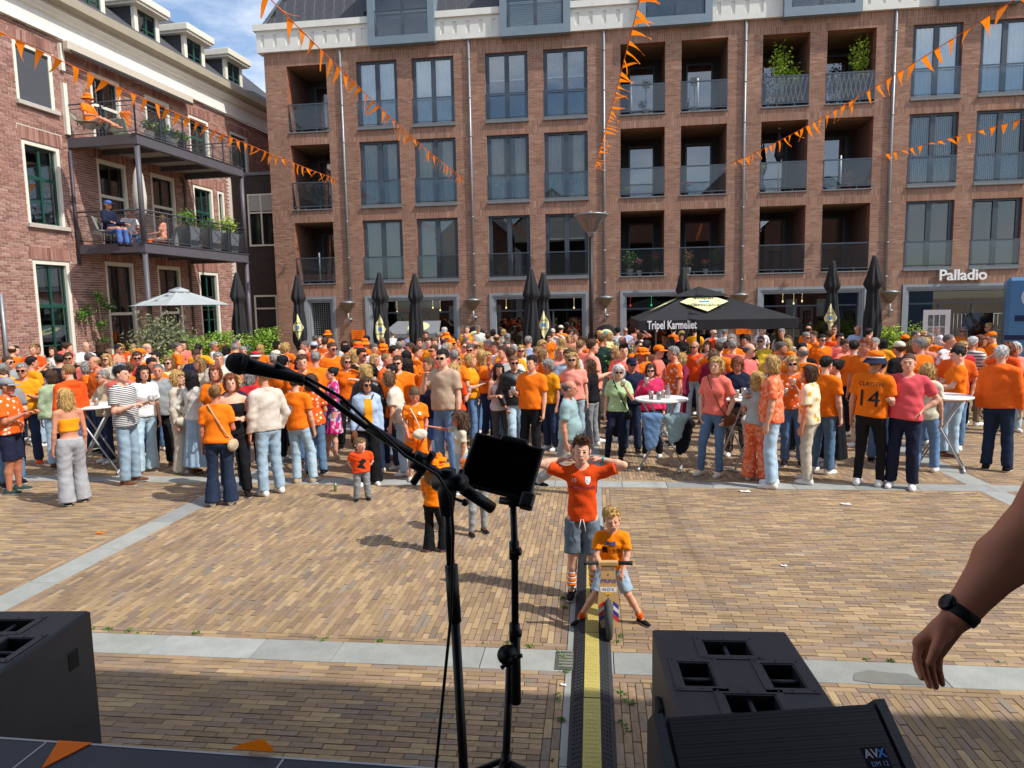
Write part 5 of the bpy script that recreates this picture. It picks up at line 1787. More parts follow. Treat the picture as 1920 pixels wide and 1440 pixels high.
# ================================================================== the crowd, one by one (head position in the photo gives the bearing, eye level the distance)
CROWD = '''
@0
25 150 f long rd tee or 10 cup g
125 160 m short bk shirt gl 60 stand
200 95 m short bn tee gy 0 stand g
305 98 m short bk tee bs 170 stand hat=cap:nv:nv
262 150 m bob bn shirt tn 30 pocket
390 168 f long bn tee wh -40 cup
90 240 m short bn shirt gy 40 drink g
275 242 m short bk tee am 120 stand
425 228 m short bk tee bk 175 stand
540 210 m short bn tee bk 0 stand g
520 138 m short bn tee sa 80 stand
625 130 m fringe gy shirt wh 25 cup
640 212 m buzz sg tee co 160 stand
715 235 f bob bk tee wh 5 stand g
785 130 f longwavy bn tee bk 170 stand
830 222 f long bd tee cr -30 cup g
905 148 f bun bk tank sa 50 stand g
1130 140 m fringe gy shirt wh 75 stand g
1070 203 m short bn tee rd 0 drinkr g
1180 208 m short bk tee wh -50 cup
1040 182 f bob bd tee rd -100 stand
850 300 f curly gy tee co 160 stand
1160 250 m short bk tee or 15 stand
1322 240 f bob db tee yl 0 stand g
655 282 f bob gy tee or 85 stand g
395 350 f bob bn jacket gn 180 stand h=1.62
745 352 m short gy long tn -70 table g feet=860,1060 b=straight:jd
220 290 m short gy tee am -12 phone o feet=225,1075 belly=.9 b=straight:jd shoes=ro q h=1.84
20 345 m short bn shirt gy 20 stand
555 297 m buzz db hoodie ro -140 cup feet=560,1190 b=straight:jm shoes=pk q
45 412 m short sg shirt orp 60 phone hat=cap:gy:gy feet=120,1290 b=shorts:nv shoes=dg q
512 497 f long bd crop am -160 stand feet=565,1370 b=wide:gl shoes=bk q yaw=-25 legs=cont
985 312 m short bk tee stripe 55 both feet=1000,1225 b=straight:jl shoes=br q
1065 312 f longwavy bk shirt wh 20 cup feet=1130,1130 b=flare:jl q
1268 296 m buzz sg jacket gy -5 stand feet=1215,1090 b=straight:bk shoes=br q
@310
80 137 m short sg tee or 105 stand
200 192 m short bn tee nv 0 phone pitch=25
272 147 m short bk tee am 170 stand
308 107 f bob rd tee or 80 stand
412 125 m short gy shirt wh 85 stand g
545 110 m buzz sg tee or 60 stand
530 137 m buzz gy shirt wh 170 stand
615 85 m short bn shirt bl -70 cup
605 165 m short gy tee sa 20 stand
712 207 m buzz sg tee ro 160 stand hat=knit:rd:wh:nv
827 207 m short gy tee or 0 stand g hat=fedora:cr:bk
860 122 f bob bk tee or 80 stand hat=knit:bk:bk:bk
942 137 f curly bd tee or 165 stand
742 152 f bob bd tee or 170 stand
1060 120 m buzz sg tee ro -60 stand
937 236 m short bk tee or 150 stand hat=cap:bk:bk
1000 246 f long bn tee bk 5 stand g
1070 210 m short gy tee or 178 stand
1212 222 m short bn polo or 0 both
1310 133 m short bn tee or 5 stand o h=1.86
1150 132 m short bn tee or 170 stand hat=cap:bl:bl
1217 97 m short bn tee oh 150 stand
1245 42 f bob bd tee or -20 stand hat=bucket:or:or:or g
1140 77 m buzz sg tee sa 170 stand
1183 82 m buzz sg tee bk 20 stand
182 302 m curly bd tee yl 175 stand h=1.45
275 255 f long db tee cr -60 stand
400 210 m short gy shirt cr 0 stand
322 317 f bob rd tee or 5 stand
137 350 f curly bd long be 60 stand feet=135,1130 b=wide:be shoes=wh q
255 350 f longwavy bk long wh 140 talk feet=250,1150 b=long_skirt:jl shoes=br q
408 462 f bun db tee or 172 cup feet=425,1385 b=flare:jd shoes=wh q h=1.68
472 382 f curly bd jacket nv -35 cup feet=560,1270 b=slim:jd q
550 372 f bob rd tank bk 0 cross
612 357 f bob gy jacket rd -165 stand feet=680,1110 b=straight:nv q
722 340 m buzz db long cr -150 pocket feet=850,1300 b=straight:jl shoes=wh q h=1.83
1052 387 m short bn tee or 150 cupl feet=1050,1215 b=straight:jl shoes=tn q
1142 382 f long bn tee orp 165 cup feet=1160,1140 b=straight:jm q
1322 332 f bun bk shirt dress -80 both feet=1260,1020 b=skirt:dress shoes=tn q
@620
118 122 f long bk tee wh 10 stand
132 155 m short bk tee wh 165 stand hat=cap:bk:wh
222 132 m short bn tee rd -20 stand o hat=bucket:or:ro:rd
272 107 m short bn tee or 160 stand hat=bucket:or:or:or
312 142 m short sg shirt wh 15 stand
415 150 f curly bd tee or 0 stand g hat=fluffy:or:bk
497 157 m short bk tee or 70 stand
522 100 m short bk tee gy 70 stand
470 42 m short gy shirt wh 175 stand
612 42 m short gy tee bl 150 stand
600 137 m short bn tee or -80 stand
660 102 m short bn tee or 0 stand
740 97 m short bn tee or 5 stand
792 95 m short lb tee am 0 stand h=1.82
747 47 m short bn tee gy 0 stand
797 50 m short gy tee wh 160 stand
847 52 m buzz sg tee or 20 stand
862 17 f bob wh tee wh 170 stand
922 57 m short bn tee wh 10 stand hat=bucket:or:or:ro
952 97 f bob bn tee sa 150 stand
1002 62 m fringe gy tee or 0 stand
1057 5 m buzz sg polo am 0 stand
1130 0 m short gy shirt wh -10 stand
1050 97 m buzz sg tee co 60 stand
1160 132 f bob bd tee or 165 stand
1242 112 m short gy shirt am -40 stand
1340 122 m short sg tee am 0 stand
1265 32 f bob bk shirt cr 170 stand
1312 32 f bob bd shirt cr 160 stand
1212 62 m short bn tee or 175 stand
105 230 f bob db tee or 0 stand g
175 190 f long bd tee or 170 stand
245 180 m short bk tee bk 20 stand o
345 222 f long bd shirt wfl 40 cup
440 217 m buzz db tee oh 60 stand
520 237 m short bn tee or 0 stand g
640 257 f long bk tee or 170 stand
710 250 f bun bn tee or 5 stand
795 250 m short lb tee or -60 stand
870 190 m short bk tee tn -35 stand g h=1.9
932 192 m short gy tee or 170 stand
970 127 f bob bd tee co 60 stand
1017 212 f long bd tee or 0 stand g
1072 147 m short sg tee or 0 stand o
1092 222 f bob bd shirt am 80 cup
1152 192 f long bd tee am 170 stand
1232 207 f long bd tee or 45 cup
862 152 m short gy tee co 165 stand
902 112 m short bn tee or 20 stand
690 160 m short bn tee or 100 stand
570 200 f bob bk tee or -160 stand
1290 160 m short bn tee co -60 stand
200 402 f bob bn jacket jl 8 stand g feet=330,1225 b=wide:bk shoes=wh q yaw=10
545 302 m short bk tee or -60 reach feet=430,1105 b=straight:jd shoes=wh q
605 352 f bob lb tee cr -105 stand feet=545,1150 b=straight:jl shoes=wh q lean=.25
760 340 m quiff lb long nv 0 down feet=850,1100 b=shorts:bs shoes=bk q pitch=25 h=1.62
1045 302 f bigcurl bd tee ro 150 cup feet=930,1050 b=slim:jl q
300 302 f long bd jacket leather 170 stand
@930
30 312 f long bk tank wh 20 both feet=40,960 b=slim:sg0 q
110 238 m short lb jacket leather 20 pocket g feet=215,1000 b=straight:jl q h=1.88 yaw=-10
250 236 m short bk tee or -30 cup
345 122 f bigcurl bd tee ro 60 stand
215 156 f long bd tee wh 0 stand g
62 120 m short bn shirt am 30 stand
140 152 m buzz gy tee am 165 stand
250 87 m short gy tee bl 170 stand
430 27 m short wh jacket pw -10 stand g
502 2 m short bn tee or 165 stand hat=cap:cr:cr
567 32 m short bn tee co 60 stand
602 52 m short bn tee sa 0 stand
567 77 f long bd tee sb -20 stand
692 82 m short bn tee or -70 stand
740 112 m short bn polo sa 110 cup h=1.9
797 70 m short lb polo dg 160 stand h=1.86
520 102 f long bd tee cr 170 stand
510 167 f long bd tee or 165 stand
567 187 m short bn shirt bl 5 cross g
460 265 m curly gy shirt am -50 drinkr pitch=15 feet=400,960 b=straight:jd
400 182 f long db tee or 100 stand
600 422 m fringe sg tee gb 75 stand feet=505,1300 b=straight:gy shoes=bk q belly=.7 legs=walk h=1.8
720 277 f long bn long bk -120 stand feet=760,920 b=straight:gy
942 312 f curly wh shirt gn 0 drink g feet=905,1040 b=slim:nv shoes=bk q h=1.66
1045 252 m short bk hoodie nv 5 stand g hat=cap:nv:nv feet=1040,985 b=straight:jd shoes=bk
1167 180 f long bd tee or 0 cupl hat=fluffy:or:bk sk=3
1177 307 f bob bn long pk 0 drinkr g feet=1230,1000 b=straight:bk
1277 157 m short bn tee co 80 stand hat=cap:or:or
1325 167 m short gy tee orp -70 cup feet=1400,930 b=straight:jl
940 17 m short bk tee wh 170 stand hat=cap:bk:bk
992 17 m buzz gy shirt bl -10 stand g
1095 2 m buzz sg shirt sa 10 ear g
1112 57 f bob bn shirt pw 175 stand h=1.6
1142 117 m short bk tee br 170 stand
880 57 f bob bd tee yl 60 stand
640 130 f bob bn tee or 120 stand
@1240
150 217 m curly bd jacket mr -110 stand b=straight:mr feet=160,860 h=1.6
270 122 m fringe gy tee ro -10 stand g belly=.5
342 125 f bob bn tee wh -30 stand
167 62 f bob bk hoodie bk 0 stand h=1.6
242 15 m short bn tee am 165 stand
92 12 m short bk hoodie or 175 stand
397 30 m short gy shirt wh 170 stand
507 22 m short gy shirt wh 165 stand
447 135 m short bn tee or 160 stand
560 72 m short gy polo or -10 stand g h=1.88 belly=.5
652 77 m short bk tee bk -60 stand
760 12 f bob gy shirt wfl 0 stand g
932 27 m short gy shirt wh -30 stand
845 85 m buzz sg tee ye 0 stand g
692 140 m fringe sg polo co 70 cup g h=1.82
610 252 f curly rd jacket nv 0 table b=straight:leop feet=560,1010 pitch=20
402 192 f curly lb jacket mr 170 stand
372 250 f bob bd shirt co -25 pockets feet=410,1160 b=slim:jm shoes=cr q h=1.7
835 237 m bob bd shirt floral -95 cup feet=860,1245 b=straight:jl shoes=wh q h=1.82
745 400 f long bd tee gl 170 stand feet=740,1130 b=wide:floral
1072 240 f bob bd tee orp 0 cup o feet=990,1080 b=straight:jm
1182 310 m bob bn shirt sun -105 drinkr feet=1115,1215 b=straight:be shoes=wh q h=1.76
1232 240 m short bk tee or 150 ear feet=1250,1140 b=straight:jm q
1330 265 f bun bk tank bk -100 cup b=long_skirt:bk feet=1320,1090 q
942 132 m short sg shirt nv 70 stand
1112 140 m short gy tee bk -5 stand g hat=cap:bk:bk
1230 72 m short bk tee or 15 stand g
1082 57 m short gy tee or 60 stand g
1002 82 f curly lb tee be 170 stand
1170 47 m short bn tee or -60 stand
1292 42 m short bn tee ro 160 stand
1330 0 m short bn polo or 0 stand g
902 107 f long bd tee or 150 stand
500 130 f bob bn tee or -140 stand
@1540
265 0 m fringe wh shirt bl -5 stand h=1.8
375 25 m short bk tee or 165 stand
150 65 m short bk tee co 20 stand g
185 112 m short bn tee co 60 stand
262 120 m short bk tee or 170 stand
347 100 m short rd tee or -25 stand h=1.88
412 95 m buzz gy tee am -50 stand
545 102 f bob bk tee am 165 stand
602 77 m short bn tee or 170 stand hat=cap:or:or
620 130 m short bn tee bk -130 stand hat=cap:cr:cr
712 40 m buzz sg shirt br 60 stand g
802 45 f bob bd tee or 30 stand g
782 100 m short gy tee or -130 stand h=1.86
712 128 f bob lb tee or 170 stand
935 70 m buzz sg shirt wfl 60 stand h=1.84
1002 170 m short bk tee or -75 table feet=1010,1020 b=straight:jl shoes=br q pitch=20 h=1.84
1097 127 f bob bd tee rd 20 stand g
1177 90 m short wh tee wstripe 150 cup feet=1160,770 b=straight:kh h=1.84
1222 82 f curly rd tee or 80 stand
1330 55 m buzz sg tee or -80 stand hat=cap:or:wh pitch=15
1395 160 m short wh hoodie oh 168 stand feet=1360,1120 b=straight:jd shoes=bk q h=1.84
1492 137 f curly wh tee sa 20 stand
1440 137 f curly rd tee ro 165 stand
395 207 m short bn tee or 165 cup hat=bucket:or:nv:wh feet=330,1235 b=slim:bk shoes=wh q h=1.83 tag=14
630 215 m buzz bn tee cp -5 talk feet=630,1255 b=straight:nv shoes=wh q h=1.86
770 297 f curly bd shirt cr 170 stand feet=815,1130 b=straight:jm shoes=wh q
480 252 m short bk tee gb 160 stand hat=cap:nv:nv feet=450,1060 b=straight:jm
'''
PEOPLE = []
x0 = 0
for ln in CROWD.strip().splitlines():
    if ln[0] == '@':
        x0 = int(ln[1:]); continue
    tk = ln.split()
    e = {'x': x0 + float(tk[0]) / 4.114, 'y': 610 + float(tk[1]) / 4.114, 'sex': tk[2], 'hair': tk[3], 'hc': tk[4], 'top': tk[5], 'tc': tk[6], 'face': float(tk[7]), 'pose': tk[8], 'bt': None, 'hat': None, 'gl': None, 'q': False, 'x0': x0}
    for t in tk[9:]:
        if t in ('g', 'o'): e['gl'] = t
        elif t == 'q': e['q'] = True
        else:
            k, v = t.split('=')
            e[k] = v
    PEOPLE.append(e)

rp_ = random.Random(11)
for k in range(62):                      # people deeper in the throng, mostly hidden by those in front
    fx_ = rp_.uniform(10, 1900) if k % 3 else rp_.uniform(560, 1180)
    dist = rp_.uniform(11.8, 21.5)
    sx = rp_.choice('mmf')
    hh = 1.75 if sx == 'm' else 1.67
    hz = 572 - .0185 * (fx_ - 960)
    PEOPLE.append({'x': fx_, 'y': hz + (CH - hh) * FPX / dist, 'sex': sx, 'hair': rp_.choice(['short', 'short', 'quiff', 'fringe', 'buzz'] if sx == 'm' else ['long', 'bob', 'longwavy', 'curly', 'bun']), 'hc': rp_.choice(['bn', 'bk', 'bd', 'gy', 'lb', 'db']),
                   'top': rp_.choice(['tee', 'tee', 'polo', 'shirt']), 'tc': rp_.choice(['or', 'or', 'or', 'or', 'am', 'ro', 'oh', 'sa', 'co', 'wh', 'nv']), 'face': rp_.choice([0, 10, -15, 160, 170, -165, 60, -70, 30]), 'pose': 'stand', 'bt': None, 'hat': rp_.choice([None] * 15 + ['cap:or:or']), 'gl': rp_.choice([None, None, 'g']), 'q': False, 'x0': -1})
for e in PEOPLE:
    h = float(e.get('h', 1.76 if e['sex'] == 'm' else 1.67)) + (0 if 'h' in e else rp_.uniform(-.04, .04))
    if 'feet' in e:
        fx, fy = map(float, e['feet'].split(','))
        p = ground(e['x0'] + fx / 4.114, 610 + fy / 4.114)
        d = ray(e['x'], e['y'])
        t = math.hypot(p.x, p.y) / math.hypot(d.x, d.y)
        h = min(max(CH + t * d.z, 1.3 if 'h' in e and float(e['h']) < 1.5 else 1.56), 1.93)
        q = ground(e['x'], e['y'], h)
        p = Vector(((p.x * .6 + q.x * .4), (p.y * .6 + q.y * .4), 0))
        e['fix'] = True
    else:
        p = ground(e['x'], e['y'], h)
        L = math.hypot(p.x, p.y)
        if L > 25.2:                      # stays in front of the shopfronts
            f_ = 25.2 / L
            p = Vector((p.x * f_, p.y * f_, 0))
        e['fix'] = False
    e['p'] = Vector((p.x, p.y))
    e['h'] = h
for it in range(60):                     # nobody stands inside a neighbour
    for i, a in enumerate(PEOPLE):
        for b in PEOPLE[i + 1:]:
            d = b['p'] - a['p']
            L = d.length
            if 1e-6 < L < 0.46:
                k = (0.46 - L) / L * .5
                if not a['fix']: a['p'] -= d * k * (2 if b['fix'] else 1) * .6
                if not b['fix']: b['p'] += d * k * (2 if a['fix'] else 1) * .6
for e in PEOPLE:
    if not e['fix']:
        d = ray(e['x'], e['y'])
        t = e['p'].length / math.hypot(d.x, d.y)
        e['h'] = min(max(CH + t * d.z, 1.4), 1.95)
C_['sg0'] = '#4a4c50'; CW['sg0'] = 'charcoal'

def zone(x):
    for lim, w in ((120, 'by the tall green window'), (235, 'below the balcony column'), (330, 'near the olive bush'), (430, 'before the clipped hedge'), (540, 'beside the hedge end'), (640, 'by the gate grille'), (720, 'near the first closed parasol'), (800, 'by the cafe awning'),
                   (900, 'before the round cafe sign'), (985, 'left of the paired parasols'), (1060, 'before the paired parasols'), (1135, 'beside the street lamp'), (1200, 'near the bar planter'), (1290, 'by the bar'), (1400, 'below the black bar parasol'),
                   (1500, 'right of the bar parasol'), (1580, 'before the yellow lamps'), (1660, 'between the right parasols'), (1740, 'left of the white door'), (1810, 'before the white door'), (2000, 'before the blue truck')):
        if x < lim:
            return w
def facing(a):
    a = (a + 180) % 360 - 180
    if abs(a) > 135: return 'back turned to the stage'
    if abs(a) < 35: return 'facing the stage'
    return 'turned sideways'
HATW = {'cap': 'cap', 'bucket': 'bucket hat', 'fedora': 'straw hat', 'knit': 'knit hat', 'fluffy': 'fluffy hat'}
TOPW = {'tee': 't-shirt', 'polo': 'polo shirt', 'long': 'jumper', 'jacket': 'jacket', 'tank': 'sleeveless top', 'crop': 'crop top', 'hoodie': 'hoodie', 'shirt': 'shirt'}
POSEW = {'cup': 'arm bent', 'cupl': 'arm bent', 'phone': 'looking at a phone', 'drink': 'hand at mouth', 'drinkr': 'hand at mouth', 'cross': 'arms crossed', 'pocket': 'hand in pocket', 'pockets': 'hands in pockets', 'reach': 'arm stretched out', 'ear': 'hand raised', 'table': 'leaning on table', 'talk': 'hand on hip'}
BOTW = {'straight': 'trousers', 'slim': 'slim trousers', 'wide': 'wide trousers', 'flare': 'flared trousers', 'shorts': 'shorts', 'skirt': 'skirt', 'long_skirt': 'long skirt'}
SEEN = {}
n_p = 0
for e in PEOPLE:
    q = e['q'] or e['p'].length < 10.6
    B_ = dict(sex=e['sex'], pose=e['pose'], belly=float(e.get('belly', 0)), legs=e.get('legs', 'stand'), yaw=R(float(e.get('yaw', 0))), pitch=R(float(e.get('pitch', 0))), lean=float(e.get('lean', 0)))
    if not e['q']:
        if e['pose'] == 'stand' and 'pitch' not in e:
            B_['pose'], B_['legs'], yw, kb = [('cup', 'stand', 14, 0), ('hip', 'cont', -14, 1), ('stand', 'cont', 10, 0), ('cupl', 'stand', -20, 1), ('cross', 'cont', 0, 0), ('drinkr', 'stand', 12, 1), ('pocket', 'cont', 25, 0), ('both', 'stand', -12, 1), ('ear', 'stand', 15, 0), ('phone', 'cont', -8, 1), ('talk', 'stand', 20, 0), ('pockets', 'cont', -25, 0)][n_p % 12]
            B_['yaw'] = R(yw)
            B_['belly'] = .4 * kb if e['sex'] == 'm' else 0.0
            B_['pitch'] = R([0, 8, -4][n_p % 3]) if n_p % 12 in (9, 0) else 0.0
            B_['slim'] = 1.07 if e['sex'] == 'm' else 1.0 + .1 * kb
    elif B_['legs'] == 'stand' and n_p % 2:
        B_['legs'] = 'cont'
    n_p += 1
    B_['calf'] = .054 if ('b' in e and e['b'].startswith(('sho', 'ski', 'long'))) else .042
    if 'slim' in B_: pass
    elif e['sex'] == 'm' and 'belly' not in e: B_['belly'], B_['slim'] = [0, .4][n_p % 2], 1.07
    elif 'belly' not in e: B_['slim'] = [1.0, 1.1][n_p % 2]
    key = tuple(sorted(B_.items()))
    B = Body(**B_)
    v = 0.0165 if e['q'] else 0.0265
    bt, bc = e['b'].split(':') if 'b' in e else ('straight', ['jm', 'jd', 'jl', 'bk', 'be', 'jm'][n_p % 6])
    hem = 0.9 if e['top'] in ('tee', 'polo', 'shirt') else 0.88
    if bt in ('skirt', 'long_skirt'): hem = 0.96
    seed = (n_p * 1.7) % 6.28 if e['q'] else 1.0
    me = bodyset(key if not e['q'] else key + (n_p,), B, v, e['top'], bt, seed, hem)
    hat = None
    if e['hat']:
        hp_ = e['hat'].split(':')
        hat = (hp_[0], (hp_[1:] + hp_[-1:] * 3)[:3])
    w = [CW[e['tc']], TOPW[e['top']]]
    lab = 'person in ' + ' '.join(w)
    if hat: lab += ' and ' + CW[hat[1][0]] + ' ' + HATW[hat[0]]
    elif e['q']: lab += ' and ' + CW[bc] + ' ' + BOTW[bt]
    elif e['gl']: lab += ' with ' + ('dark' if e['gl'] == 'g' else 'orange') + ' sunglasses'
    if e['pose'] in POSEW and e['q']: lab += ', ' + POSEW[e['pose']]
    else: lab += ', ' + facing(e['face'])
    if len((lab + ' ' + zone(e['x'])).split()) <= 16: lab += ', ' + zone(e['x'])
    hr = e['hair']
    if hat and hr in ('short', 'quiff', 'curly', 'bun'): hr = 'fringe'
    sk = int(e['sk']) if 'sk' in e else [0, 1, 2, 0, 3, 1, 2, 0, 1][n_p % 9]
    shoe = e.get('shoes', ['wh', 'bk', 'br', 'wh'][n_p % 4])
    o = person(lab, e['p'], R(e['face']) - math.atan2(e['p'].x, e['p'].y) * 1.0, e['h'], B, me, sk, hr, e['hc'], (e['top'], e['tc']), (bt, bc), (shoe, 'wh'), hat, e['gl'])
    e['o'], e['B'], e['me'] = o, B, me
    o.rotation_euler[0], o.rotation_euler[1] = rp_.gauss(0, .02), rp_.gauss(0, .022)
    for sd in (-1, 1):
        pass
m_ink = mk('black_print', '#17171c', 0.8, 0)
m_wprint = mk('white_print', '#e9e9ea', 0.8, 0)
m_nprint = mk('navy_print', '#3a2c66', 0.8, 0)
for e in PEOPLE:
    if e.get('tag') == '14':
        conform('shirt_number', print_text('14', 0.3, 0.02, 1.16, 1), e['me']['top'], 1, m_ink, e['o'])
        conform('shirt_name', print_text('CLASSEN', 0.075, 0.0, 1.35, 1), e['me']['top'], 1, m_ink, e['o'])
    if e['x0'] == 310 and abs(e['x'] - (310 + 1052 / 4.114)) < 1:
        mb = MB(); 
        pts = [(0.06 + .05 * math.cos(2 * math.pi * i / 20), 0, 1.24 + .055 * math.sin(2 * math.pi * i / 20)) for i in range(20)]
        mb.add(pts + [(0.06, 0, 1.24)], [(i, (i + 1) % 20, 20) for i in range(20)])
        conform('number_patch', mb.mesh('patch', [m_wprint]), e['me']['top'], 1, m_wprint, e['o'], 0.003)
        conform('shirt_number', print_text('20', 0.075, 0.06, 1.24, 1), e['me']['top'], 1, m_ink, e['o'], 0.006)
# ================================================================== things on the square
def leafmesh(name, pts, size, mat, rs, up=0.3, aspect=0.55):
    n = len(pts)
    d = rs.normal(size=(n, 3)); d[:, 2] = np.abs(d[:, 2]) * up + d[:, 2] * .4
    d /= np.linalg.norm(d, axis=1)[:, None]
    e = np.cross(d, rs.normal(size=(n, 3))); e /= np.linalg.norm(e, axis=1)[:, None]
    s_ = size * rs.uniform(.6, 1.3, (n, 1))
    a = pts - d * s_ * .5
    b = pts + e * s_ * aspect * .5
    c = pts + d * s_ * .5
    f = pts - e * s_ * aspect * .5
    nr = np.cross(d, e) * s_ * .12
    V = np.stack([a, b + nr, c, f + nr], 1).reshape(-1, 3)
    t = np.repeat(rs.uniform(.6, 1.35, (n, 1)) * np.array([[1, 1, 1]]) * np.stack([rs.uniform(.85, 1.2, n), np.ones(n), rs.uniform(.7, 1.1, n)], 1), 4, 0)
    return mesh_np(name, V, np.arange(4 * n).reshape(-1, 4), [mat], tint=t)
def in_ell(rs, n, c, r, shell=.55):
    p = rs.normal(size=(n, 3)); p /= np.linalg.norm(p, axis=1)[:, None]
    p *= (rs.uniform(shell, 1, (n, 1)) ** .7) * (1 + .22 * np.sin(p[:, :1] * 7 + p[:, 2:] * 5) + .15 * np.sin(p[:, 1:2] * 11))
    return p * np.array(r) + np.array(c)
rs = np.random.default_rng(21)
m_leaf = mk('hedge_leaf', lin('#7da038'), 0.6, 0.15, 5, src='tint')
m_olive = mk('olive_leaf', lin('#7d8466'), 0.6, 0.15, 5, src='tint')
m_green = mk('plant_leaf', lin('#56802f'), 0.6, 0.15, 5, src='tint')
m_lime = mk('lime_leaf', lin('#9cb83c'), 0.6, 0.15, 5, src='tint')
m_bark = mk('bark', '#6b5a48', 0.9, 0.3, 12, 0.5, 60)
m_pot = mk('grey_planter', '#5f646b', 0.7, 0.08, 5)
m_terra = mk('terracotta', '#a8603e', 0.85, 0.12, 8)
m_wpot = mk('white_pot', '#d8d6d0', 0.5, 0.05, 5)
def lwp(px, py, e):
    """photo pixel -> local point of the old building, e metres in front of its wall"""
    d = ray(px, py)
    nrm = Vector((-math.cos(LB), math.sin(LB), 0))
    t = (LE - e) / nrm.dot(d)
    return M_LEFT.inverted() @ (Vector((0, 0, CH)) + d * t)
# hedge along the terrace, clump by clump of one planting
def hedge(x0, x1, y, ztop, lab):
    n = int((x1 - x0) * 2600)
    t = thing('hedge', lab, 'hedge', ((x0 + x1) / 2, y, 0), R(-8))
    L = (x1 - x0) / 2
    p = np.stack([rs.uniform(-L, L, n), rs.normal(0, .22, n), rs.uniform(.1, 1, n) ** .6], 1)
    top = ztop * (1 + .08 * np.sin(p[:, 0] * 5) + .05 * np.sin(p[:, 0] * 13 + 1))
    p[:, 2] *= top
    objm('foliage', leafmesh('hedge_leaves', p, .085, m_leaf, rs), t)
    mb = MB()
    for i in range(int(L * 5)):
        x = -L + .1 + i * (2 * L - .2) / max(1, int(L * 5) - 1)
        mb.tube([(x, 0, 0), (x + .03, .02, ztop * .7)], .012, 5)
    mb.build('stems', [m_bark], t, kind='stuff')
pL, pR = aty(345, 640, 21.2), aty(450, 640, 20.8)
hedge(pL.x, pR.x, 21.0, 1.8, 'clipped green hedge between the olive bush and the closed parasol')
pL, pR = aty(455, 640, 21.6), aty(520, 640, 21.6)
hedge(pL.x, pR.x, 21.6, 1.85, 'short clipped hedge in front of the dark annex')
def bush(name, lab, cat, loc, h, r, leaf, mat, n, tr=.03, wisps=0):
    t = thing(name, lab, cat, loc)
    objm('crown', leafmesh('crown', in_ell(rs, n, (0, 0, h - r[2]), r, .2), leaf, mat, rs, up=.8, aspect=.35), t)
    mb = MB()
    mb.tube([(0, 0, 0), (.03, 0, h * .3), (-.02, .02, h * .55)], [tr * 1.4, tr, tr * .7], 7)
    for i in range(9):
        a = i * 2.4
        mb.tube([(0, 0, h * .3), (r[0] * .5 * math.cos(a), r[1] * .5 * math.sin(a), h - r[2] * 1.1), (r[0] * .85 * math.cos(a), r[1] * .85 * math.sin(a), h - r[2] * (.2 + .9 * (i % 3) / 3))], [tr * .5, tr * .3, .004], 5)
    mb.build('trunk', [m_bark], t)
    return t
p = aty(300, 640, 19.5)
bush('olive_bush', 'grey-green olive bush behind the steel balcony column', 'bush', (p.x, p.y, 0), 2.5, (.8, .65, .85), .12, m_olive, 2600)
p = aty(262, 650, 20.5)
bush('shrub', 'low bright green shrub at the foot of the olive bush', 'bush', (p.x, p.y, 0), 1.7, (.5, .4, .45), .09, m_lime, 1100)
p = aty(330, 655, 18.8)
bush('shrub', 'yellow-green shrub between the olive bush and the hedge', 'bush', (p.x, p.y, 0), 1.55, (.4, .35, .4), .09, m_lime, 900)
p = lwp(190, 610, .35)
c = M_LEFT @ Vector((p.x, -.3, 0))
t = thing('climbing_plant', 'thin climber with loose leaves on the old brick wall', 'plant', c)
pts = np.concatenate([in_ell(rs, 70, (q[0], q[1], q[2]), (.22, .1, .22), .1) for q in ((0, 0, 3.1), (.1, .1, 2.9), (-.25, -.5, 2.5), (.0, .0, 2.2), (-.15, -.3, 2.6), (.15, .3, 2.7), (0, .1, 1.7))])
objm('leaves', leafmesh('climber', pts, .13, m_green, rs, up=.6, aspect=.35), t)
mb = MB(); mb.tube([(0, 0, 0), (.05, .05, 1.6), (0, 0, 3.1)], [.02, .014, .005], 6); mb.tube([(.03, .03, 1.4), (-.25, -.5, 2.5)], [.012, .005], 5); mb.build('stem', [m_bark], t)
# round planter beside the bar
p = aty(1165, 690, 15.6)
t = thing('bar_planter', 'dark box planter with small leafy bush left of the bar', 'planter', (p.x, p.y, 0))
mb = MB(); mb.bbox(-.35, .35, -.2, .2, 0, .8, .015); mb.build('box', [mk('black_box', '#26282a', .6, .1)], t)
objm('foliage', leafmesh('fl', in_ell(rs, 900, (0, 0, 1.2), (.34, .28, .45), .2), .08, m_green, rs), t)
p = aty(1665, 640, 22.5)
bush('shrub', 'spiky green shrub behind the right closed parasol', 'bush', (p.x, p.y, 0), 1.7, (.5, .4, .5), .16, m_lime, 700)
p = aty(1720, 640, 22.3)
bush('shrub', 'yellow-green shrub at the foot of the white door', 'bush', (p.x, p.y, 0), 1.75, (.45, .4, .5), .09, m_lime, 900)

# ---- parasols
m_blackc = mk('black_canvas', '#2a2a2c', 0.8, 0.15, 6, 0.2, 80, 0.25)
m_cream = mk('cream_print', '#e3dca0', 0.8, 0.05)
m_blue = mk('blue_print', '#4a86c8', 0.8, 0.05)
def prad(f, a, seed):
    """folded canopy: outline by height fraction, pleats by angle"""
    P = [(0, .05), (.08, .10), (.2, .17), (.3, .22), (.33, .2), (.345, .13), (.45, .15), (.6, .19), (.75, .21), (.86, .2), (.93, .14), (1, .1)]
    for (f0, r0), (f1, r1) in zip(P, P[1:]):
        if f <= f1:
            r_ = r0 + (r1 - r0) * (f - f0) / (f1 - f0)
            break
    else:
        r_ = .1
    pl = .16 * math.cos(8 * a + 2.2 * math.sin(3 * f + seed)) + .07 * math.cos(5 * a + 9 * f + seed) + .05 * math.sin(13 * a + 17 * f)
    return r_ * (1 + pl * min(1, .3 + 2 * f))
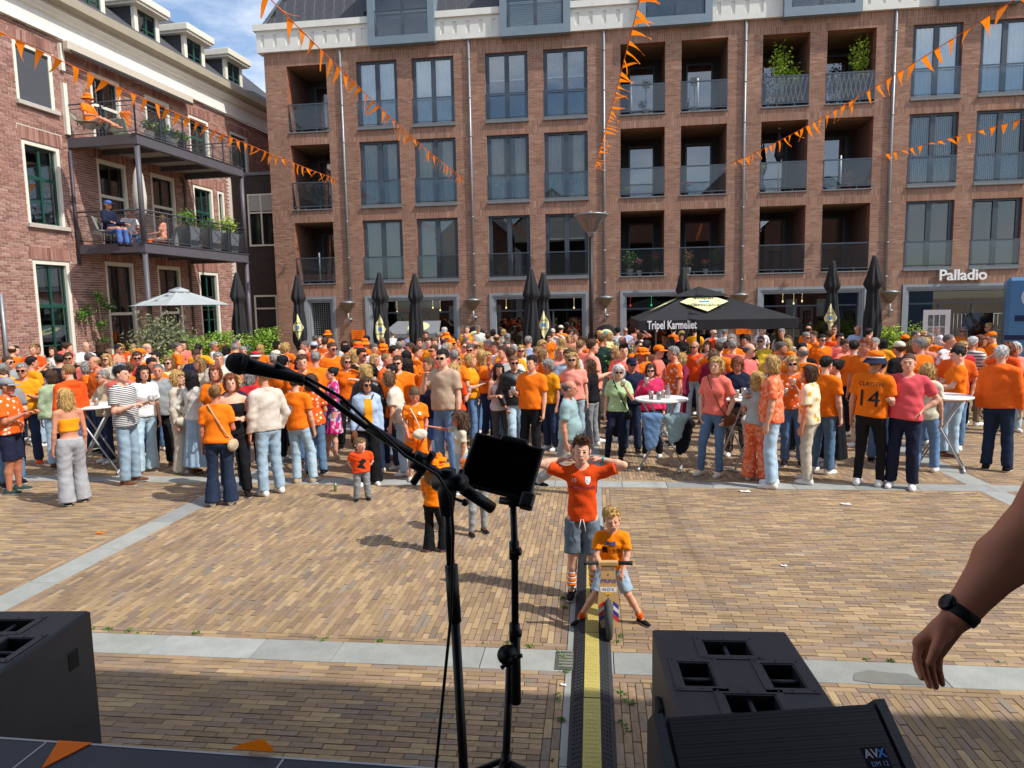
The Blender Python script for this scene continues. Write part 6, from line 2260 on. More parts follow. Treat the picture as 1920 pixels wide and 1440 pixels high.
def closed_parasol(lab, px, py, Y, logo=None, seed=0.0):
    top = aty(px, py, Y)
    H = top.z
    t = thing('closed_parasol', lab, 'parasol', (top.x, top.y, 0), 0, 'folded black parasols of the terraces')
    zb = 1.15
    nA, nZ = 48, 30
    vs, fs = [], []
    for j in range(nZ + 1):
        f = j / nZ
        z = H - f * (H - zb)
        for k in range(nA):
            a = 2 * math.pi * k / nA
            r_ = prad(f, a, seed)
            vs.append((r_ * math.cos(a), r_ * math.sin(a), z))
    for j in range(nZ):
        for k in range(nA):
            fs.append((j * nA + k, j * nA + (k + 1) % nA, (j + 1) * nA + (k + 1) % nA, (j + 1) * nA + k))
    fs.append(tuple(range(nA))[::-1]); fs.append(tuple(range(nZ * nA, (nZ + 1) * nA)))
    mb = MB(); mb.add(vs, [f[::-1] for f in fs], 0, True); mb.build('folded_canopy', [m_blackc], t)
    mb = MB(); mb.tube([(0, 0, 0), (0, 0, zb + .05)], .04, 10); mb.build('pole', [m_anth], t)
    mb = MB(); mb.bbox(-.4, .4, -.4, .4, 0, .12, .02); mb.build('base', [mk('parasol_base', '#55585a', .7, .1)], t)
    def skin(x, z):
        f = (H - z) / (H - zb)
        r0 = .2
        a = -math.pi / 2 + x / r0 + logo_a
        r_ = prad(max(0, min(1, f)), a, seed) + .012
        return (r_ * math.cos(a), r_ * math.sin(a), z)
    if logo in ('diamond', 'side'):
        logo_a = 0 if logo == 'diamond' else -.55
        mb = MB()
        zc, hw, hh = H - .68 * (H - zb), .17, .45
        n = 14
        for i in range(n):
            for j in range(n):
                q = []
                for (di, dj) in ((0, 0), (1, 0), (1, 1), (0, 1)):
                    u, v = (i + di) / n * 2 - 1, (j + dj) / n * 2 - 1
                    q.append(skin((u + v) / 2 * hw * 1.0, zc + (v - u) / 2 * hh))
                mb.add(q, [(0, 1, 2, 3)], 0, True)
        mb.build('emblem', [m_cream], t)
        logo_a = logo_a
        def lay(me, mat, nm, x_, z_):
            for v in me.vertices:
                c_ = skin(x_ + v.co.x, z_ + v.co.y)
                a_ = math.atan2(c_[1], c_[0])
                v.co = (c_[0] + .005 * math.cos(a_), c_[1] + .005 * math.sin(a_), c_[2])
            me.materials.clear(); me.materials.append(mat); me.update()
            objm(nm, me, t)
        lay(text_mesh('TRIPEL', .075, 0, 2), m_ink, 'lettering', 0, zc + .14)
        lay(text_mesh('KARM', .085, 0, 2), m_ink, 'lettering', 0, zc - .14)
        mb = MB()
        for i in range(6):
            for j in range(6):
                q = [((-.05 + .1 * (i + di) / 6), (-.06 + .12 * (j + dj) / 6), 0) for di, dj in ((0, 0), (1, 0), (1, 1), (0, 1))]
                mb.add(q, [(0, 1, 2, 3)])
        lay(mb.mesh('crest', [m_blue]), m_blue, 'crest', 0, zc)
    elif logo:
        logo_a = 0
        for k, ch in enumerate(logo):
            me = text_mesh(ch, .34, 0, 3)
            zc = zb + .35
            for v in me.vertices:
                c_ = skin(-.16 + .105 * k + v.co.x, zc + v.co.y + .12 * (k % 2))
                v.co = c_
            me.materials.clear(); me.materials.append(m_wprint); me.update()
            objm('lettering', me, t)
closed_parasol('folded black parasol with white letters beside the hedge', 443, 511, 22.6, 'Gff', .3)
closed_parasol('folded black parasol with cream diamond beside the steel gate grille', 557, 516, 23.2, 'diamond', 1.2)
closed_parasol('folded black parasol with cream diamond in front of the grey awning', 711, 511, 20.6, 'diamond', 2.3)
closed_parasol('plain folded black parasol at the right end of the grey awning', 777, 513, 22.2, None, 3.1)
closed_parasol('thicker folded black parasol of the pair left of the street lamp', 995, 503, 19.4, None, 4.2)
closed_parasol('thinner folded parasol with cream diamond left of the street lamp', 1018, 511, 22.2, 'diamond', 5.1)
closed_parasol('folded black parasol rising behind the open bar parasol', 1281, 501, 24.3, None, .9)
closed_parasol('folded black parasol with cream diamond before the yellow lamps', 1562, 489, 22.0, 'side', 1.9)
closed_parasol('big folded black parasol before the wall lamp by the Palladio window', 1640, 479, 19.6, None, 2.9)
# open black bar parasol with name on the valance
FL, FR = aty(1198, 597, 15.7), aty(1500, 598, 15.3)
FL.z = FR.z = 2.15
ex = (FR - FL); W_ = ex.length; ex.normalize()
ey = Vector((-ex.y, ex.x, 0))
t = thing('bar_parasol', 'big open black parasol with white Tripel Karmeliet lettering over the bar', 'parasol', (FL.x, FL.y, 0), math.atan2(ex.y, ex.x))
ap_ = (W_ * .42, W_ * .5, 2.86)
def tri_sag(mb, a, b, c, n=12, sag=.06):
    a, b, c = Vector(a), Vector(b), Vector(c)
    vs, idx = [], {}
    for i in range(n + 1):
        for j in range(n + 1 - i):
            u, v = i / n, j / n
            p_ = a * (1 - u - v) + b * u + c * v
            p_.z -= sag * math.sin(math.pi * v) * 4 * (1 - u - v) * u / max((1 - v) ** 2, .05)
            idx[i, j] = len(vs); vs.append(p_)
    fs = []
    for i in range(n):
        for j in range(n - i):
            fs.append((idx[i, j], idx[i + 1, j], idx[i, j + 1]))
            if i + j < n - 1:
                fs.append((idx[i + 1, j], idx[i + 1, j + 1], idx[i, j + 1]))
    mb.add(vs, fs, 0, True)
mb = MB()
cs = [(0, 0, 2.15), (W_, 0, 2.15), (W_, W_, 2.15), (0, W_, 2.15)]
for i in range(4):
    tri_sag(mb, cs[i], cs[(i + 1) % 4], (ap_[0] + .1, ap_[1], ap_[2]))
mb.build('canopy', [m_blackc], t)
mb = MB()
tri_sag(mb, (ap_[0] - .55, ap_[1] - .62, 2.68), (ap_[0] + .75, ap_[1] - .62, 2.68), (ap_[0] + .1, ap_[1], 2.92), 4, 0)
tri_sag(mb, (ap_[0] - .55, ap_[1] + .62, 2.68), (ap_[0] - .55, ap_[1] - .62, 2.68), (ap_[0] + .1, ap_[1], 2.92), 4, 0)
tri_sag(mb, (ap_[0] + .75, ap_[1] - .62, 2.68), (ap_[0] + .75, ap_[1] + .62, 2.68), (ap_[0] + .1, ap_[1], 2.92), 4, 0)
mb.build('wind_vent', [m_blackc], t)
mb = MB()
for i in range(4):
    a, b = Vector(cs[i]), Vector(cs[(i + 1) % 4])
    n = 14
    vs, fs = [], []
    nrm = Vector((b.y - a.y, a.x - b.x, 0)).normalized()
    for k in range(n + 1):
        p_ = a.lerp(b, k / n)
        w = nrm * .012 * math.sin(k * 2.1)
        vs += [p_ - Vector((0, 0, .003)), p_ + w - Vector((0, 0, .22 + .012 * math.sin(k * 1.3)))]
    for k in range(n):
        fs.append((2 * k, 2 * k + 1, 2 * k + 3, 2 * k + 2))
    mb.add(vs, fs, 0, True)
mb.build('valance', [m_blackc], t)
mb = MB(); mb.tube([(ap_[0] + .1, ap_[1], 0), (ap_[0] + .1, ap_[1], 2.88)], .045, 10); mb.build('pole', [m_anth], t)
sign_text('valance_lettering', 'Tripel Karmeliet', .26, Matrix.Translation((.72, -.02, 2.04)) @ Matrix.Diagonal((.62, 1, 1, 1)), m_wprint, t, extrude=.002, bold=.006)
# cream diamond on the front slope
sl_a = math.atan2(ap_[2] - 2.15, ap_[1])
def on_slope(me, cx, fy, mat, nm):
    T = Matrix.Translation((cx, 0, 2.15)) @ Matrix.Rotation(sl_a, 4, 'X') @ Matrix.Translation((0, fy, .022))
    me.transform(T); me.materials.clear(); me.materials.append(mat); objm(nm, me, t)
mb = MB(); mb.add([(-.55, 0, 0), (0, -.58, 0), (.55, 0, 0), (0, .58, 0)], [(0, 1, 2, 3)]); on_slope(mb.mesh('d', [m_cream]), W_ * .45, 1.0, m_cream, 'emblem')
for tx, yy in (('Tripel', 1.19), ('Karmeliet', .78)):
    me = text_mesh(tx, .2, 0, 2); me.transform(Matrix.Translation((0, 0, .006))); on_slope(me, W_ * .45, yy, m_ink, 'lettering')
mb = MB(); mb.add([(-.1, -.05, .006), (.1, -.05, .006), (.12, .06, .006), (0, .02, .006), (-.12, .06, .006)], [(0, 1, 2, 3, 4)]); on_slope(mb.mesh('c', [m_blue]), W_ * .45, 1.0, m_blue, 'crest')
# the same diamond on the left slope
mb = MB(); mb.add([(0, -.55, 0), (.58, 0, 0), (0, .55, 0), (-.58, 0, 0)], [(0, 1, 2, 3)])
me = mb.mesh('d2', [m_cream]); me.transform(Matrix.Translation((0, W_ * .5, 2.15)) @ Matrix.Rotation(-math.atan2(ap_[2] - 2.15, ap_[0] + .1), 4, 'Y') @ Matrix.Translation((1.0, 0, .022))); objm('emblem', me, t)
# bar counter below, with stacked cups
bo = FL + ex * .4 + ey * 1.6
bo.z = 0
t = thing('bar_counter', 'dark bar counter under the black parasol', 'bar', (bo.x, bo.y, 0), math.atan2(ex.y, ex.x))
mb = MB(); mb.bbox(0, 2.9, 0, .6, 0, 1.08, .015); mb.build('front', [mk('dark_bar_front', '#2b2a2b', .6, .15, 4)], t)
mb = MB(); mb.bbox(-.05, 2.95, -.08, .65, 1.08, 1.13, .01); mb.build('top', [mk('bar_top', '#6a6c6e', .35, .1, 4)], t)
m_plastic = mk_glass('clear_cup', (.9, .92, .93), .1, .1, fog=.25)
mb = MB()
for i in range(11):
    mb.lathe([(.032, i * .03), (.042, i * .03 + .035)], 10)
me_stack = mb.mesh('cup_stack', [m_plastic])
for i in range(9):
    o = objm('cup_stack', me_stack, None, None, label='tall stack of clear plastic cups on the bar counter', cat='cups', group='cup stacks on the bar')
    o.location = bo + ex * (.45 + .11 * i) + ey * (.15 + .06 * (i % 2)) + Vector((0, 0, 1.131))
# grey open parasol on the terrace
top = aty(335, 538, 21.6)
t = thing('grey_parasol', 'open pale grey-blue parasol on the terrace under the balcony', 'parasol', (top.x, top.y, 0))
n = 8
mb = MB()
rr = 1.45
for i in range(n):
    a0, a1 = 2 * math.pi * i / n + .2, 2 * math.pi * (i + 1) / n + .2
    tri_sag(mb, (rr * math.cos(a0), rr * math.sin(a0), top.z - .56), (rr * math.cos(a1), rr * math.sin(a1), top.z - .56), (0, 0, top.z - .06), 6, .05)
mb.build('canopy', [mk('grey_blue_canvas', '#a5abac', .8, .06, 5)], t)
mb = MB(); mb.lathe([(.33, top.z - .17), (.3, top.z - .1), (.02, top.z)], 8); mb.build('cap', [MATS['grey_blue_canvas']], t)
mb = MB(); mb.tube([(0, 0, 0), (0, 0, top.z - .05)], .025, 8); mb.build('pole', [m_zinc], t)
mb = MB()
for i in range(n):
    a0 = 2 * math.pi * i / n + .2
    mb.tube([(0, 0, top.z - .1), (rr * math.cos(a0), rr * math.sin(a0), top.z - .58)], .01, 5)
mb.build('ribs', [m_zinc], t)
# street lamp
b = aty(1109, 640, 14.7)
tp = aty(1109, 402, 14.7)
t = thing('street_lamp', 'tall dark street lamp with flat lidded glass cone', 'street lamp', (b.x, b.y, 0))
m_pole = mk('dark_pole', '#191818', .5, .1, 6)
mb = MB(); mb.tube([(0, 0, 0), (0, 0, .9)], .075, 12); mb.tube([(0, 0, .9), (0, 0, tp.z - .44)], .045, 12); mb.tube([(0, 0, .88), (0, 0, .94)], .085, 12); mb.build('pole', [m_pole], t)
mb = MB(); mb.lathe([(.05, tp.z - .46), (.07, tp.z - .38), (.09, tp.z - .36)], 14); mb.build('socket', [m_zinc], t)
mb = MB()
prof = [(.09, tp.z - .36), (.16, tp.z - .28), (.33, tp.z - .03)]
vs, fs = [], []
for r_, z in prof:
    for k in range(20):
        a = 2 * math.pi * k / 20
        vs.append((r_ * math.cos(a), r_ * math.sin(a), z))
for j in range(2):
    for k in range(20):
        fs.append((j * 20 + k, j * 20 + (k + 1) % 20, (j + 1) * 20 + (k + 1) % 20, (j + 1) * 20 + k))
mb.add(vs, fs, 0, True)
mb.build('glass_cone', [mk_glass('smoky_lamp_glass', (.62, .52, .46), .08, .15, fog=.2)], t)
mb = MB(); mb.lathe([(.35, tp.z - .03), (.355, tp.z), (.1, tp.z + .03), (.03, tp.z + .05), (.02, tp.z + .07)], 20); mb.build('lid', [m_zinc], t)
mb = MB(); mb.lathe([(.03, tp.z - .36), (.05, tp.z - .3), (.05, tp.z - .1), (.02, tp.z - .05)], 10); mb.build('bulb', [mk('lamp_bulb', '#d9cfc0', .4, 0)], t)
# ---- bar tables
m_wt = mk('white_table_top', '#e9e7e3', .35, .03, 4)
m_leg = mk('grey_table_leg', '#b9babb', .4, .05, 4, metal=.3)
m_beer = mk('beer', '#d98c1e', .15, .05)
m_cola = mk('cola', '#3a1a12', .15, .05)
def bar_table(lab, x, y, rot, items, dark=False):
    c = ground(x, y, 1.1)
    t = thing('bar_table', lab, 'table', (c.x, c.y, 0), R(rot), 'white folding bar tables')
    mb = MB(); mb.lathe([(.385, 1.065), (.4, 1.075), (.4, 1.095), (.385, 1.1)], 32); mb.build('table_top', [m_wt], t)
    for sd in (-1, 1):
        for q in (-.22, .22):
            mb = MB(); mb.tube([(sd * .3, q * (1 if sd > 0 else .85), .03), (-sd * .24, q * (1 if sd > 0 else .85), 1.06)], .014, 8); mb.build('leg', [m_leg], t)
        mb = MB(); mb.tube([(sd * .3, -.3, .03), (sd * .3, .3, .03)], .02, 8); mb.build('foot_bar', [m_leg], t)
    for k, (dx, dy, kind) in enumerate(items):
        w = {'beer': 'clear cup of beer', 'cola': 'clear cup of dark cola', 'bottle': 'small clear water bottle', 'glass': 'tall glass with green leaves'}[kind]
        o = thing('drink_cup' if kind != 'bottle' else 'water_bottle', w + ' on the bar table ' + ' '.join(lab.split(' bar table ')[1].split()[:6]), 'cup' if kind != 'bottle' else 'bottle', (c.x + dx, c.y + dy, 1.101), 0, 'drinks on the bar tables')
        if kind == 'bottle':
            mb = MB(); mb.lathe([(.03, 0), (.032, .01), (.032, .13), (.012, .18), (.012, .2)], 12); mb.build('bottle_body', [m_plastic], o)
            mb = MB(); mb.lathe([(.014, .2), (.014, .225)], 10); mb.build('bottle_cap', [mk('pink_cap', '#b060a0', .4, 0)], o)
        else:
            mb = MB(); mb.lathe([(.031, 0), (.042, .125)], 14); mb.build('cup_wall', [m_plastic], o)
            mb = MB(); mb.lathe([(.029, .004), (.037, .085)], 14); mb.build('drink', [m_cola if kind == 'cola' else m_beer], o)
bar_table('white bar table beside the person in the red-orange hoodie', 176, 759, 20, [(.1, -.1, 'glass')])
bar_table('white bar table with jackets hung on its legs', 1240, 746, -20, [(-.18, -.12, 'beer'), (-.08, -.2, 'cola'), (.02, -.02, 'beer'), (.09, -.05, 'bottle')])
bar_table('white bar table crowded with beers next to the person in coral shirt', 1392, 744, 25, [(.0, -.22, 'beer'), (.15, -.1, 'beer'), (-.12, -.1, 'beer'), (.05, .1, 'beer'), (.2, .05, 'beer')])
bar_table('white bar table behind the person in coral-pink t-shirt', 1768, 741, -30, [])
def drape(name, lab, cat, c, w, h, col, seed):
    F = Field(axis(-.4, .4, .02), axis(-.25, .25, .02), axis(-.9, .1, .02))
    F.cap((-w / 2, 0, 0), (w / 2, 0, 0), .05, .05, .05)
    F.cap((-w * .3, 0, -.02), (-w * .2, 0, -h), .09, .05, .06, sq=.6)
    F.cap((w * .25, 0, -.02), (w * .15, .02, -h * .8), .1, .06, .06, sq=.6)
    F.cap((0, -.02, -.02), (0, 0, -h * .9), .08, .07, .06, sq=.5)
    F.warp(wrinkle(.012, seed, 1.2))
    V_, Q_ = F.net()
    o = objm(name, mesh_np(name, V_, Q_, [cloth(col)], smooth=True), None, None, label=lab, cat=cat)
    o.location = c
    o.scale = (.8, .8, .85)
c = ground(1240, 746, 1.1)
drape('hung_jacket', 'blue denim jacket hung over the crossed legs of the bar table', 'jacket', (c.x - .2, c.y - .3, .86), .3, .55, 'jm', 1.0)
drape('hung_jacket', 'shiny grey padded jacket hung over the bar table legs', 'jacket', (c.x + .16, c.y - .28, .84), .36, .4, 'gb', 2.0)
drape('hung_jacket', 'dark jacket with red lining hanging from the bar table', 'jacket', (c.x + .3, c.y - .16, .72), .34, .5, 'bk', 3.0)
c = ground(1392, 744, 1.1)
drape('hung_jacket', 'white jacket hung under the bar table of beers', 'jacket', (c.x + .02, c.y - .34, .8), .22, .6, 'wh', 4.0)

# ---- right side: truck, door, fence
a = aty(1882, 640, 18.2)
t = thing('food_truck', 'blue food truck with white OT lettering and phone number', 'truck', (a.x, a.y, 0), R(-33))
m_tb = mk('truck_blue', '#4f7ca6', .4, .05, 2, coat=.3)
m_td = mk('truck_dark_blue', '#20294a', .4, .03)
zt = aty(1885, 520, 18.2).z
F = MB(); F.bbox(0, 4.2, 0, 2.1, .45, zt, .09); F.build('body', [m_tb], t)
mb = MB(); mb.box(.0, 4.2, -.006, -.001, 1.42, 1.54); mb.build('stripe', [m_td], t)
mb = MB(); mb.box(.2, 1.7, -.008, -.002, 1.9, 2.05); mb.build('phone_panel', [m_td], t)
sign_text('lettering', 'OT', .62, Matrix.Translation((.62, -.012, 2.48)) @ Matrix.Diagonal((.72, 1, 1, 1)), mk('pale_vinyl', '#b9c3cf', .5, 0), t, extrude=.003, bold=.02)
sign_text('phone_number', '06-10', .17, Matrix.Translation((.62, -.014, 1.975)), MATS['pale_vinyl'], t, extrude=.002)
for wx in (.8, 3.3):
    mb = MB(); mb.lathe([(.1, -.1), (.3, -.1), (.33, -.06), (.33, .06), (.3, .1), (.1, .1)], 20, 0, Matrix.Translation((wx, .1, .33)) @ Matrix.Rotation(R(90), 4, 'X')); mb.build('wheel', [mk('tyre', '#1c1c1e', .8, .1)], t)
a = aty(1729, 640, 19.6); b_ = aty(1780, 640, 19.3)
zt = aty(1754, 581, 19.5).z
w = (b_ - a).length
t = thing('white_door', 'free standing white door with square glass panes', 'door', (a.x, a.y, 0), math.atan2(b_.y - a.y, b_.x - a.x))
mb = MB(); st = .12
mb.box(0, st, 0, .05, 0, zt); mb.box(w - st, w, 0, .05, 0, zt); mb.box(st, w - st, 0, .05, zt - .14, zt); mb.box(st, w - st, 0, .05, 0, .75)
mb.build('door_frame', [m_wt], t)
gw_, gh = (w - 2 * st), (zt - .14 - .75)
for i in range(1, 3):
    mb = MB(); mb.box(st + gw_ * i / 3 - .012, st + gw_ * i / 3 + .012, .008, .042, .75, zt - .14); mb.build('glazing_bar', [m_wt], t)
for j in range(1, 4):
    mb = MB(); mb.box(st, w - st, .01, .04, .75 + gh * j / 4 - .012, .75 + gh * j / 4 + .012); mb.build('glazing_bar', [m_wt], t)
for i in range(3):
    for j in range(4):
        mb = MB(); mb.box(st + gw_ * i / 3 + .012, st + gw_ * (i + 1) / 3 - .012, .022, .026, .75 + gh * j / 4 + .012, .75 + gh * (j + 1) / 4 - .012); mb.build('pane', [mk_glass('door_pane', (.7, .72, .7), .1, .02, fog=.25)], t)
a = aty(1786, 640, 20.6); b_ = aty(1884, 640, 20.0)
zt = aty(1830, 588, 20.3).z
w = (b_ - a).length
t = thing('foil_fence', 'wire fence covered with shiny black foil beside the blue truck', 'fence', (a.x, a.y, 0), math.atan2(b_.y - a.y, b_.x - a.x))
mb = MB()
for i in range(14):
    mb.tube([(w * i / 13, .02, 0), (w * i / 13, .02, zt)], .006, 5)
for z in (.3, .8, 1.2, 1.6, zt):
    mb.tube([(0, .02, z), (w, .02, z)], .008, 5)
mb.build('wire_mesh', [m_zinc], t)
n1, n2 = 30, 24
vs, fs = [], []
for i in range(n1 + 1):
    for j in range(n2 + 1):
        x, z = .2 + (w * .75 - .2) * i / n1, .1 + (zt + .02 - .1) * j / n2
        y = -.02 - .03 * abs(math.sin(7 * x + 4 * z)) - .035 * math.sin(5 * z - 3 * x + 1.5 * math.sin(4 * x)) * (.3 + z / zt) - .02 * math.sin(16 * x + 9 * z)
        vs.append((x, y, z))
for i in range(n1):
    for j in range(n2):
        q = i * (n2 + 1) + j
        fs.append((q, q + n2 + 1, q + n2 + 2, q + 1))
mb = MB(); mb.add(vs, fs, 0, True); mb.build('foil', [mk('black_foil', '#131315', .22, .1, 5, spec=.8)], t)
# cafe awning, round signs, notices
t = thing('cafe_awning', 'small grey cafe awning with colourful badge between the parasols', 'awning', mat=M_FAC @ Matrix.Translation((-8.2, -.1, 0)))
mb = MB(); mb.add([(0.1, 0, 2.0), (1.85, 0, 2.0), (2.05, -1.2, 1.55), (-.2, -1.2, 1.55)], [(3, 2, 1, 0)]); mb.add([(-.2, -1.2, 1.55), (2.05, -1.2, 1.55), (2.05, -1.2, 1.38), (-.2, -1.2, 1.38)], [(3, 2, 1, 0)]); mb.build('cloth', [mk('grey_awning_cloth', '#77797c', .85, .08)], t)
mb = MB()
mb.add([(1.1 + .42 * math.cos(2 * math.pi * i / 24), -.62, 1.77 + .16 * math.sin(2 * math.pi * i / 24)) for i in range(24)], [tuple(range(24))[::-1]])
me = mb.mesh('badge', [m_cream]); me.transform(Matrix.Translation((0, 0.0, .02))); 
for v in me.vertices: v.co.y = -(2.0 - v.co.z) / .45 * 1.2 - .01
objm('badge', me, t)
mb = MB(); mb.add([(.95, -.5, 1.8), (1.2, -.5, 1.74), (1.25, -.4, 1.84), (1.05, -.4, 1.88)], [(0, 1, 2, 3)])
for i_, v in enumerate(mb.v): mb.v[i_] = (v[0], -(2.0 - v[2]) / .45 * 1.2 - .035, v[2] + .02)
mb.build('badge_shape', [mk('teal_print', '#4aa0a8', .8, 0)], t)
for i, (x, lab) in enumerate(((-4.95, 'round black cafe sign under the second wall lamp'), (.05, 'round black cafe sign behind the street lamp'))):
    t = thing('round_sign', lab, 'sign', mat=M_FAC @ Matrix.Translation((x, -.35, 1.35)))
    mb = MB(); mb.lathe([(.4, -.03), (.42, 0), (.4, .03)], 28, 0, Matrix.Rotation(R(90), 4, 'X')); mb.build('board', [m_ink], t)
    mb = MB(); mb.lathe([(.27, .031), (.27, .036)], 24, 0, Matrix.Translation((0, 0, -.03)) @ Matrix.Rotation(R(90), 4, 'X')); mb.build('badge', [m_cream], t)
    mb = MB(); mb.lathe([(.12, .037), (.12, .042)], 18, 0, Matrix.Translation((0.0, 0, .05)) @ Matrix.Rotation(R(90), 4, 'X')); mb.add([(-.2, -.04, -.22), (.2, -.04, -.22), (.12, -.04, -.02), (-.12, -.04, -.02)], [(0, 1, 2, 3)]); mb.build('portrait_shape', [MATS['teal_print']], t)
    mb = MB(); mb.box(-.03, .03, .03, .35, -.03, .03); mb.build('arm', [m_pole], t)
for i, (u, z, lab) in enumerate(((-9.75, 1.5, 'orange paper notice on the brick pier by the first wall lamp'), (5.1, 1.5, 'orange paper notice on the pier behind the bar'))):
    t = thing('paper_notice', lab, 'notice', mat=M_FAC @ Matrix.Translation((u, -.04, z)))
    mb = MB(); mb.box(-.27, .27, -.01, .0, -.18, .18); mb.build('sheet', [cloth('or')], t)
    mb = MB()
    for k in range(4):
        mb.box(-.2, .2 - .05 * (k % 2), -.013, -.011, .1 - k * .07, .115 - k * .07)
    mb.build('printed_lines', [mk('faint_print', '#b04a10', .8, 0)], t)

# ---- plants and things on balconies of the apartments
def potted(lab, M, h, r, leaf, mat, n, pot, flowers=None, pr=.14, ph=.26):
    t = thing('potted_plant', lab, 'plant', mat=M)
    mb = MB(); mb.lathe([(pr * .75, 0), (pr, ph), (pr * 1.05, ph + .01), (pr * .9, ph - .02)], 14); mb.build('pot', [pot], t)
    objm('foliage', leafmesh('fo', in_ell(rs, n, (0, 0, h - r[2]), r, .1), leaf, mat, rs, up=.6), t)
    mb = MB(); mb.tube([(0, 0, ph * .8), (0, .01, h - r[2])], .012, 5); mb.build('stem', [m_bark], t)
    if flowers:
        objm('flowers', leafmesh('fw', in_ell(rs, 60, (0, 0, h - r[2] * .6), (r[0] * 1.05, r[1] * 1.05, r[2] * .7), .7), .05, flowers, rs, aspect=.9), t)
m_pink = mk('pink_petal', '#d85a9a', .7, .1, src='tint'); m_redf = mk('red_petal', '#c8304a', .7, .1, src='tint')
fm = lambda u, y, z: M_FAC @ Matrix.Translation((u, y, z))
potted('small olive standard on the top left recessed balcony', fm(1.55, .5, 9.42), 1.35, (.2, .18, .2), .06, m_olive, 260, m_wpot)
potted('small olive standard on the top balcony next to the trellis', fm(3.3, .5, 9.42), 1.35, (.2, .18, .2), .06, m_olive, 260, m_wpot)
potted('tall bright green climber behind the left trellis balcony', fm(6.3, .45, 9.42), 2.3, (.38, .25, .85), .12, m_lime, 620, m_pot)
potted('second green shrub behind the left trellis balcony', fm(6.85, .5, 9.42), 1.6, (.25, .2, .45), .11, m_lime, 260, m_pot)
potted('tall green climber behind the right trellis balcony', fm(9.0, .45, 9.42), 2.4, (.35, .25, .8), .12, m_lime, 420, m_pot)
potted('leafy shrub in white pot on the lowest balcony above the bar', fm(.95, .4, 3.56), .95, (.27, .22, .33), .07, m_green, 420, m_wpot)
potted('pink flowers in white pot on the lowest balcony', fm(1.3, .2, 3.56), .62, (.13, .12, .13), .05, m_green, 90, m_wpot, m_pink, .1, .2)
potted('red flowers in tan pot on the lowest balcony', fm(1.95, .3, 3.56), .85, (.16, .14, .22), .05, m_green, 140, m_terra, m_redf, .1, .22)
potted('dry brown bush on the lowest balcony by the pipe', fm(3.1, .45, 3.56), 1.0, (.25, .22, .35), .07, mk('dry_leaf', '#8a6a48', .8, .1, src='tint'), 300, m_wpot)
potted('red flowers in white pot behind the parasol tip', fm(3.75, .25, 3.56), .55, (.14, .12, .12), .05, m_green, 90, m_wpot, m_redf, .1, .2)
potted('slim conifer in grey pot on the lowest balcony', fm(4.15, .4, 3.56), 1.05, (.16, .15, .4), .06, m_green, 420, m_pot)
potted('pink geranium on the middle balcony rail', fm(3.0, .15, 6.46), .5, (.22, .14, .13), .05, m_green, 120, m_pot, m_pink, .1, .2)
potted('yellow-green plant on the middle balcony floor', fm(.85, .2, 6.46), .42, (.22, .14, .1), .05, m_lime, 120, m_pot, None, .1, .18)
potted('small olive standard on the middle balcony by the folded parasol', fm(5.75, .4, 6.46), 1.1, (.2, .16, .16), .05, m_olive, 200, m_pot)
potted('orange-brown shrub on the middle right balcony', fm(8.75, .35, 6.46), .75, (.28, .2, .22), .07, mk('rust_leaf', '#a8703a', .8, .1, src='tint'), 220, m_terra)
potted('low green box plant in the ground row window', fm(-4.0, .32, 3.62), .6, (.3, .12, .2), .06, m_green, 240, m_pot)
potted('low grey-green plant in the ground row window', fm(-3.2, .32, 3.62), .5, (.3, .12, .16), .06, m_olive, 240, m_pot)
potted('white orchid in the middle row window by the pipe', fm(-4.05, .2, 6.5), .75, (.1, .06, .14), .06, mk('white_petal', '#e2e2dc', .7, .05, src='tint'), 50, m_wpot, None, .07, .14)
potted('pink and white bouquet in the middle row window', fm(-1.2, .2, 6.5), .7, (.16, .08, .13), .06, m_green, 90, m_wpot, m_pink, .07, .2)
t = thing('folded_parasol', 'dark folded parasol on the middle balcony with white pole', 'parasol', mat=fm(6.35, .55, 6.46))
mb = MB(); mb.lathe([(.03, 2.3), (.09, 1.9), (.16, 1.35), (.13, 1.3), (.05, 1.1)][::-1], 9); mb.build('folded_canopy', [m_blackc], t)
mb = MB(); mb.tube([(0, 0, 0), (0, 0, 2.35)], .025, 8); mb.build('pole', [m_wpot], t)
for u, z in ((8.45, 6.46), (1.0, 9.42), (3.4, 9.42), (-11.35, 3.56)):
    t = thing('parasol_pole', {6.46: 'white parasol stand without canopy on the middle right balcony', 9.42: 'white pole on the top %s balcony' % ('left' if u < 2 else 'second'), 3.56: 'white pole behind the grey guard with painted tree'}[z], 'pole', mat=fm(u, .3, z))
    mb = MB(); mb.tube([(0, 0, 0), (0, 0, 1.22)], .028, 8); mb.build('tube', [m_wpot], t)
    mb = MB(); mb.lathe([(.16, 0), (.16, .05), (.05, .07)], 14); mb.build('foot', [m_pot], t)
m_slat = mk('pale_wood_slat', '#c9a98c', .8, .2, 10)
for u in (5.6, 7.79):
    t = thing('trellis', 'crossed wooden trellis behind the %s guard pane of the green balcony' % ('left' if u < 7 else 'right'), 'trellis', mat=fm(u, .06, 9.55))
    for k in range(9):
        for sd in (-1, 1):
            mb = MB(); x = .12 + k * .16
            p0, p1 = (x, .03), (x + sd * .17, .86)
            if not (0.02 < p1[0] < 1.58): continue
            mb.box(-.017, .017, -.004 + sd * .006, .004 + sd * .006, 0, math.hypot(.17, .83), 0, Matrix.Translation((p0[0], 0, p0[1])) @ Matrix.Rotation(math.atan2(p1[0] - p0[0], .83), 4, 'Y'))
            mb.build('slat', [m_slat], t)
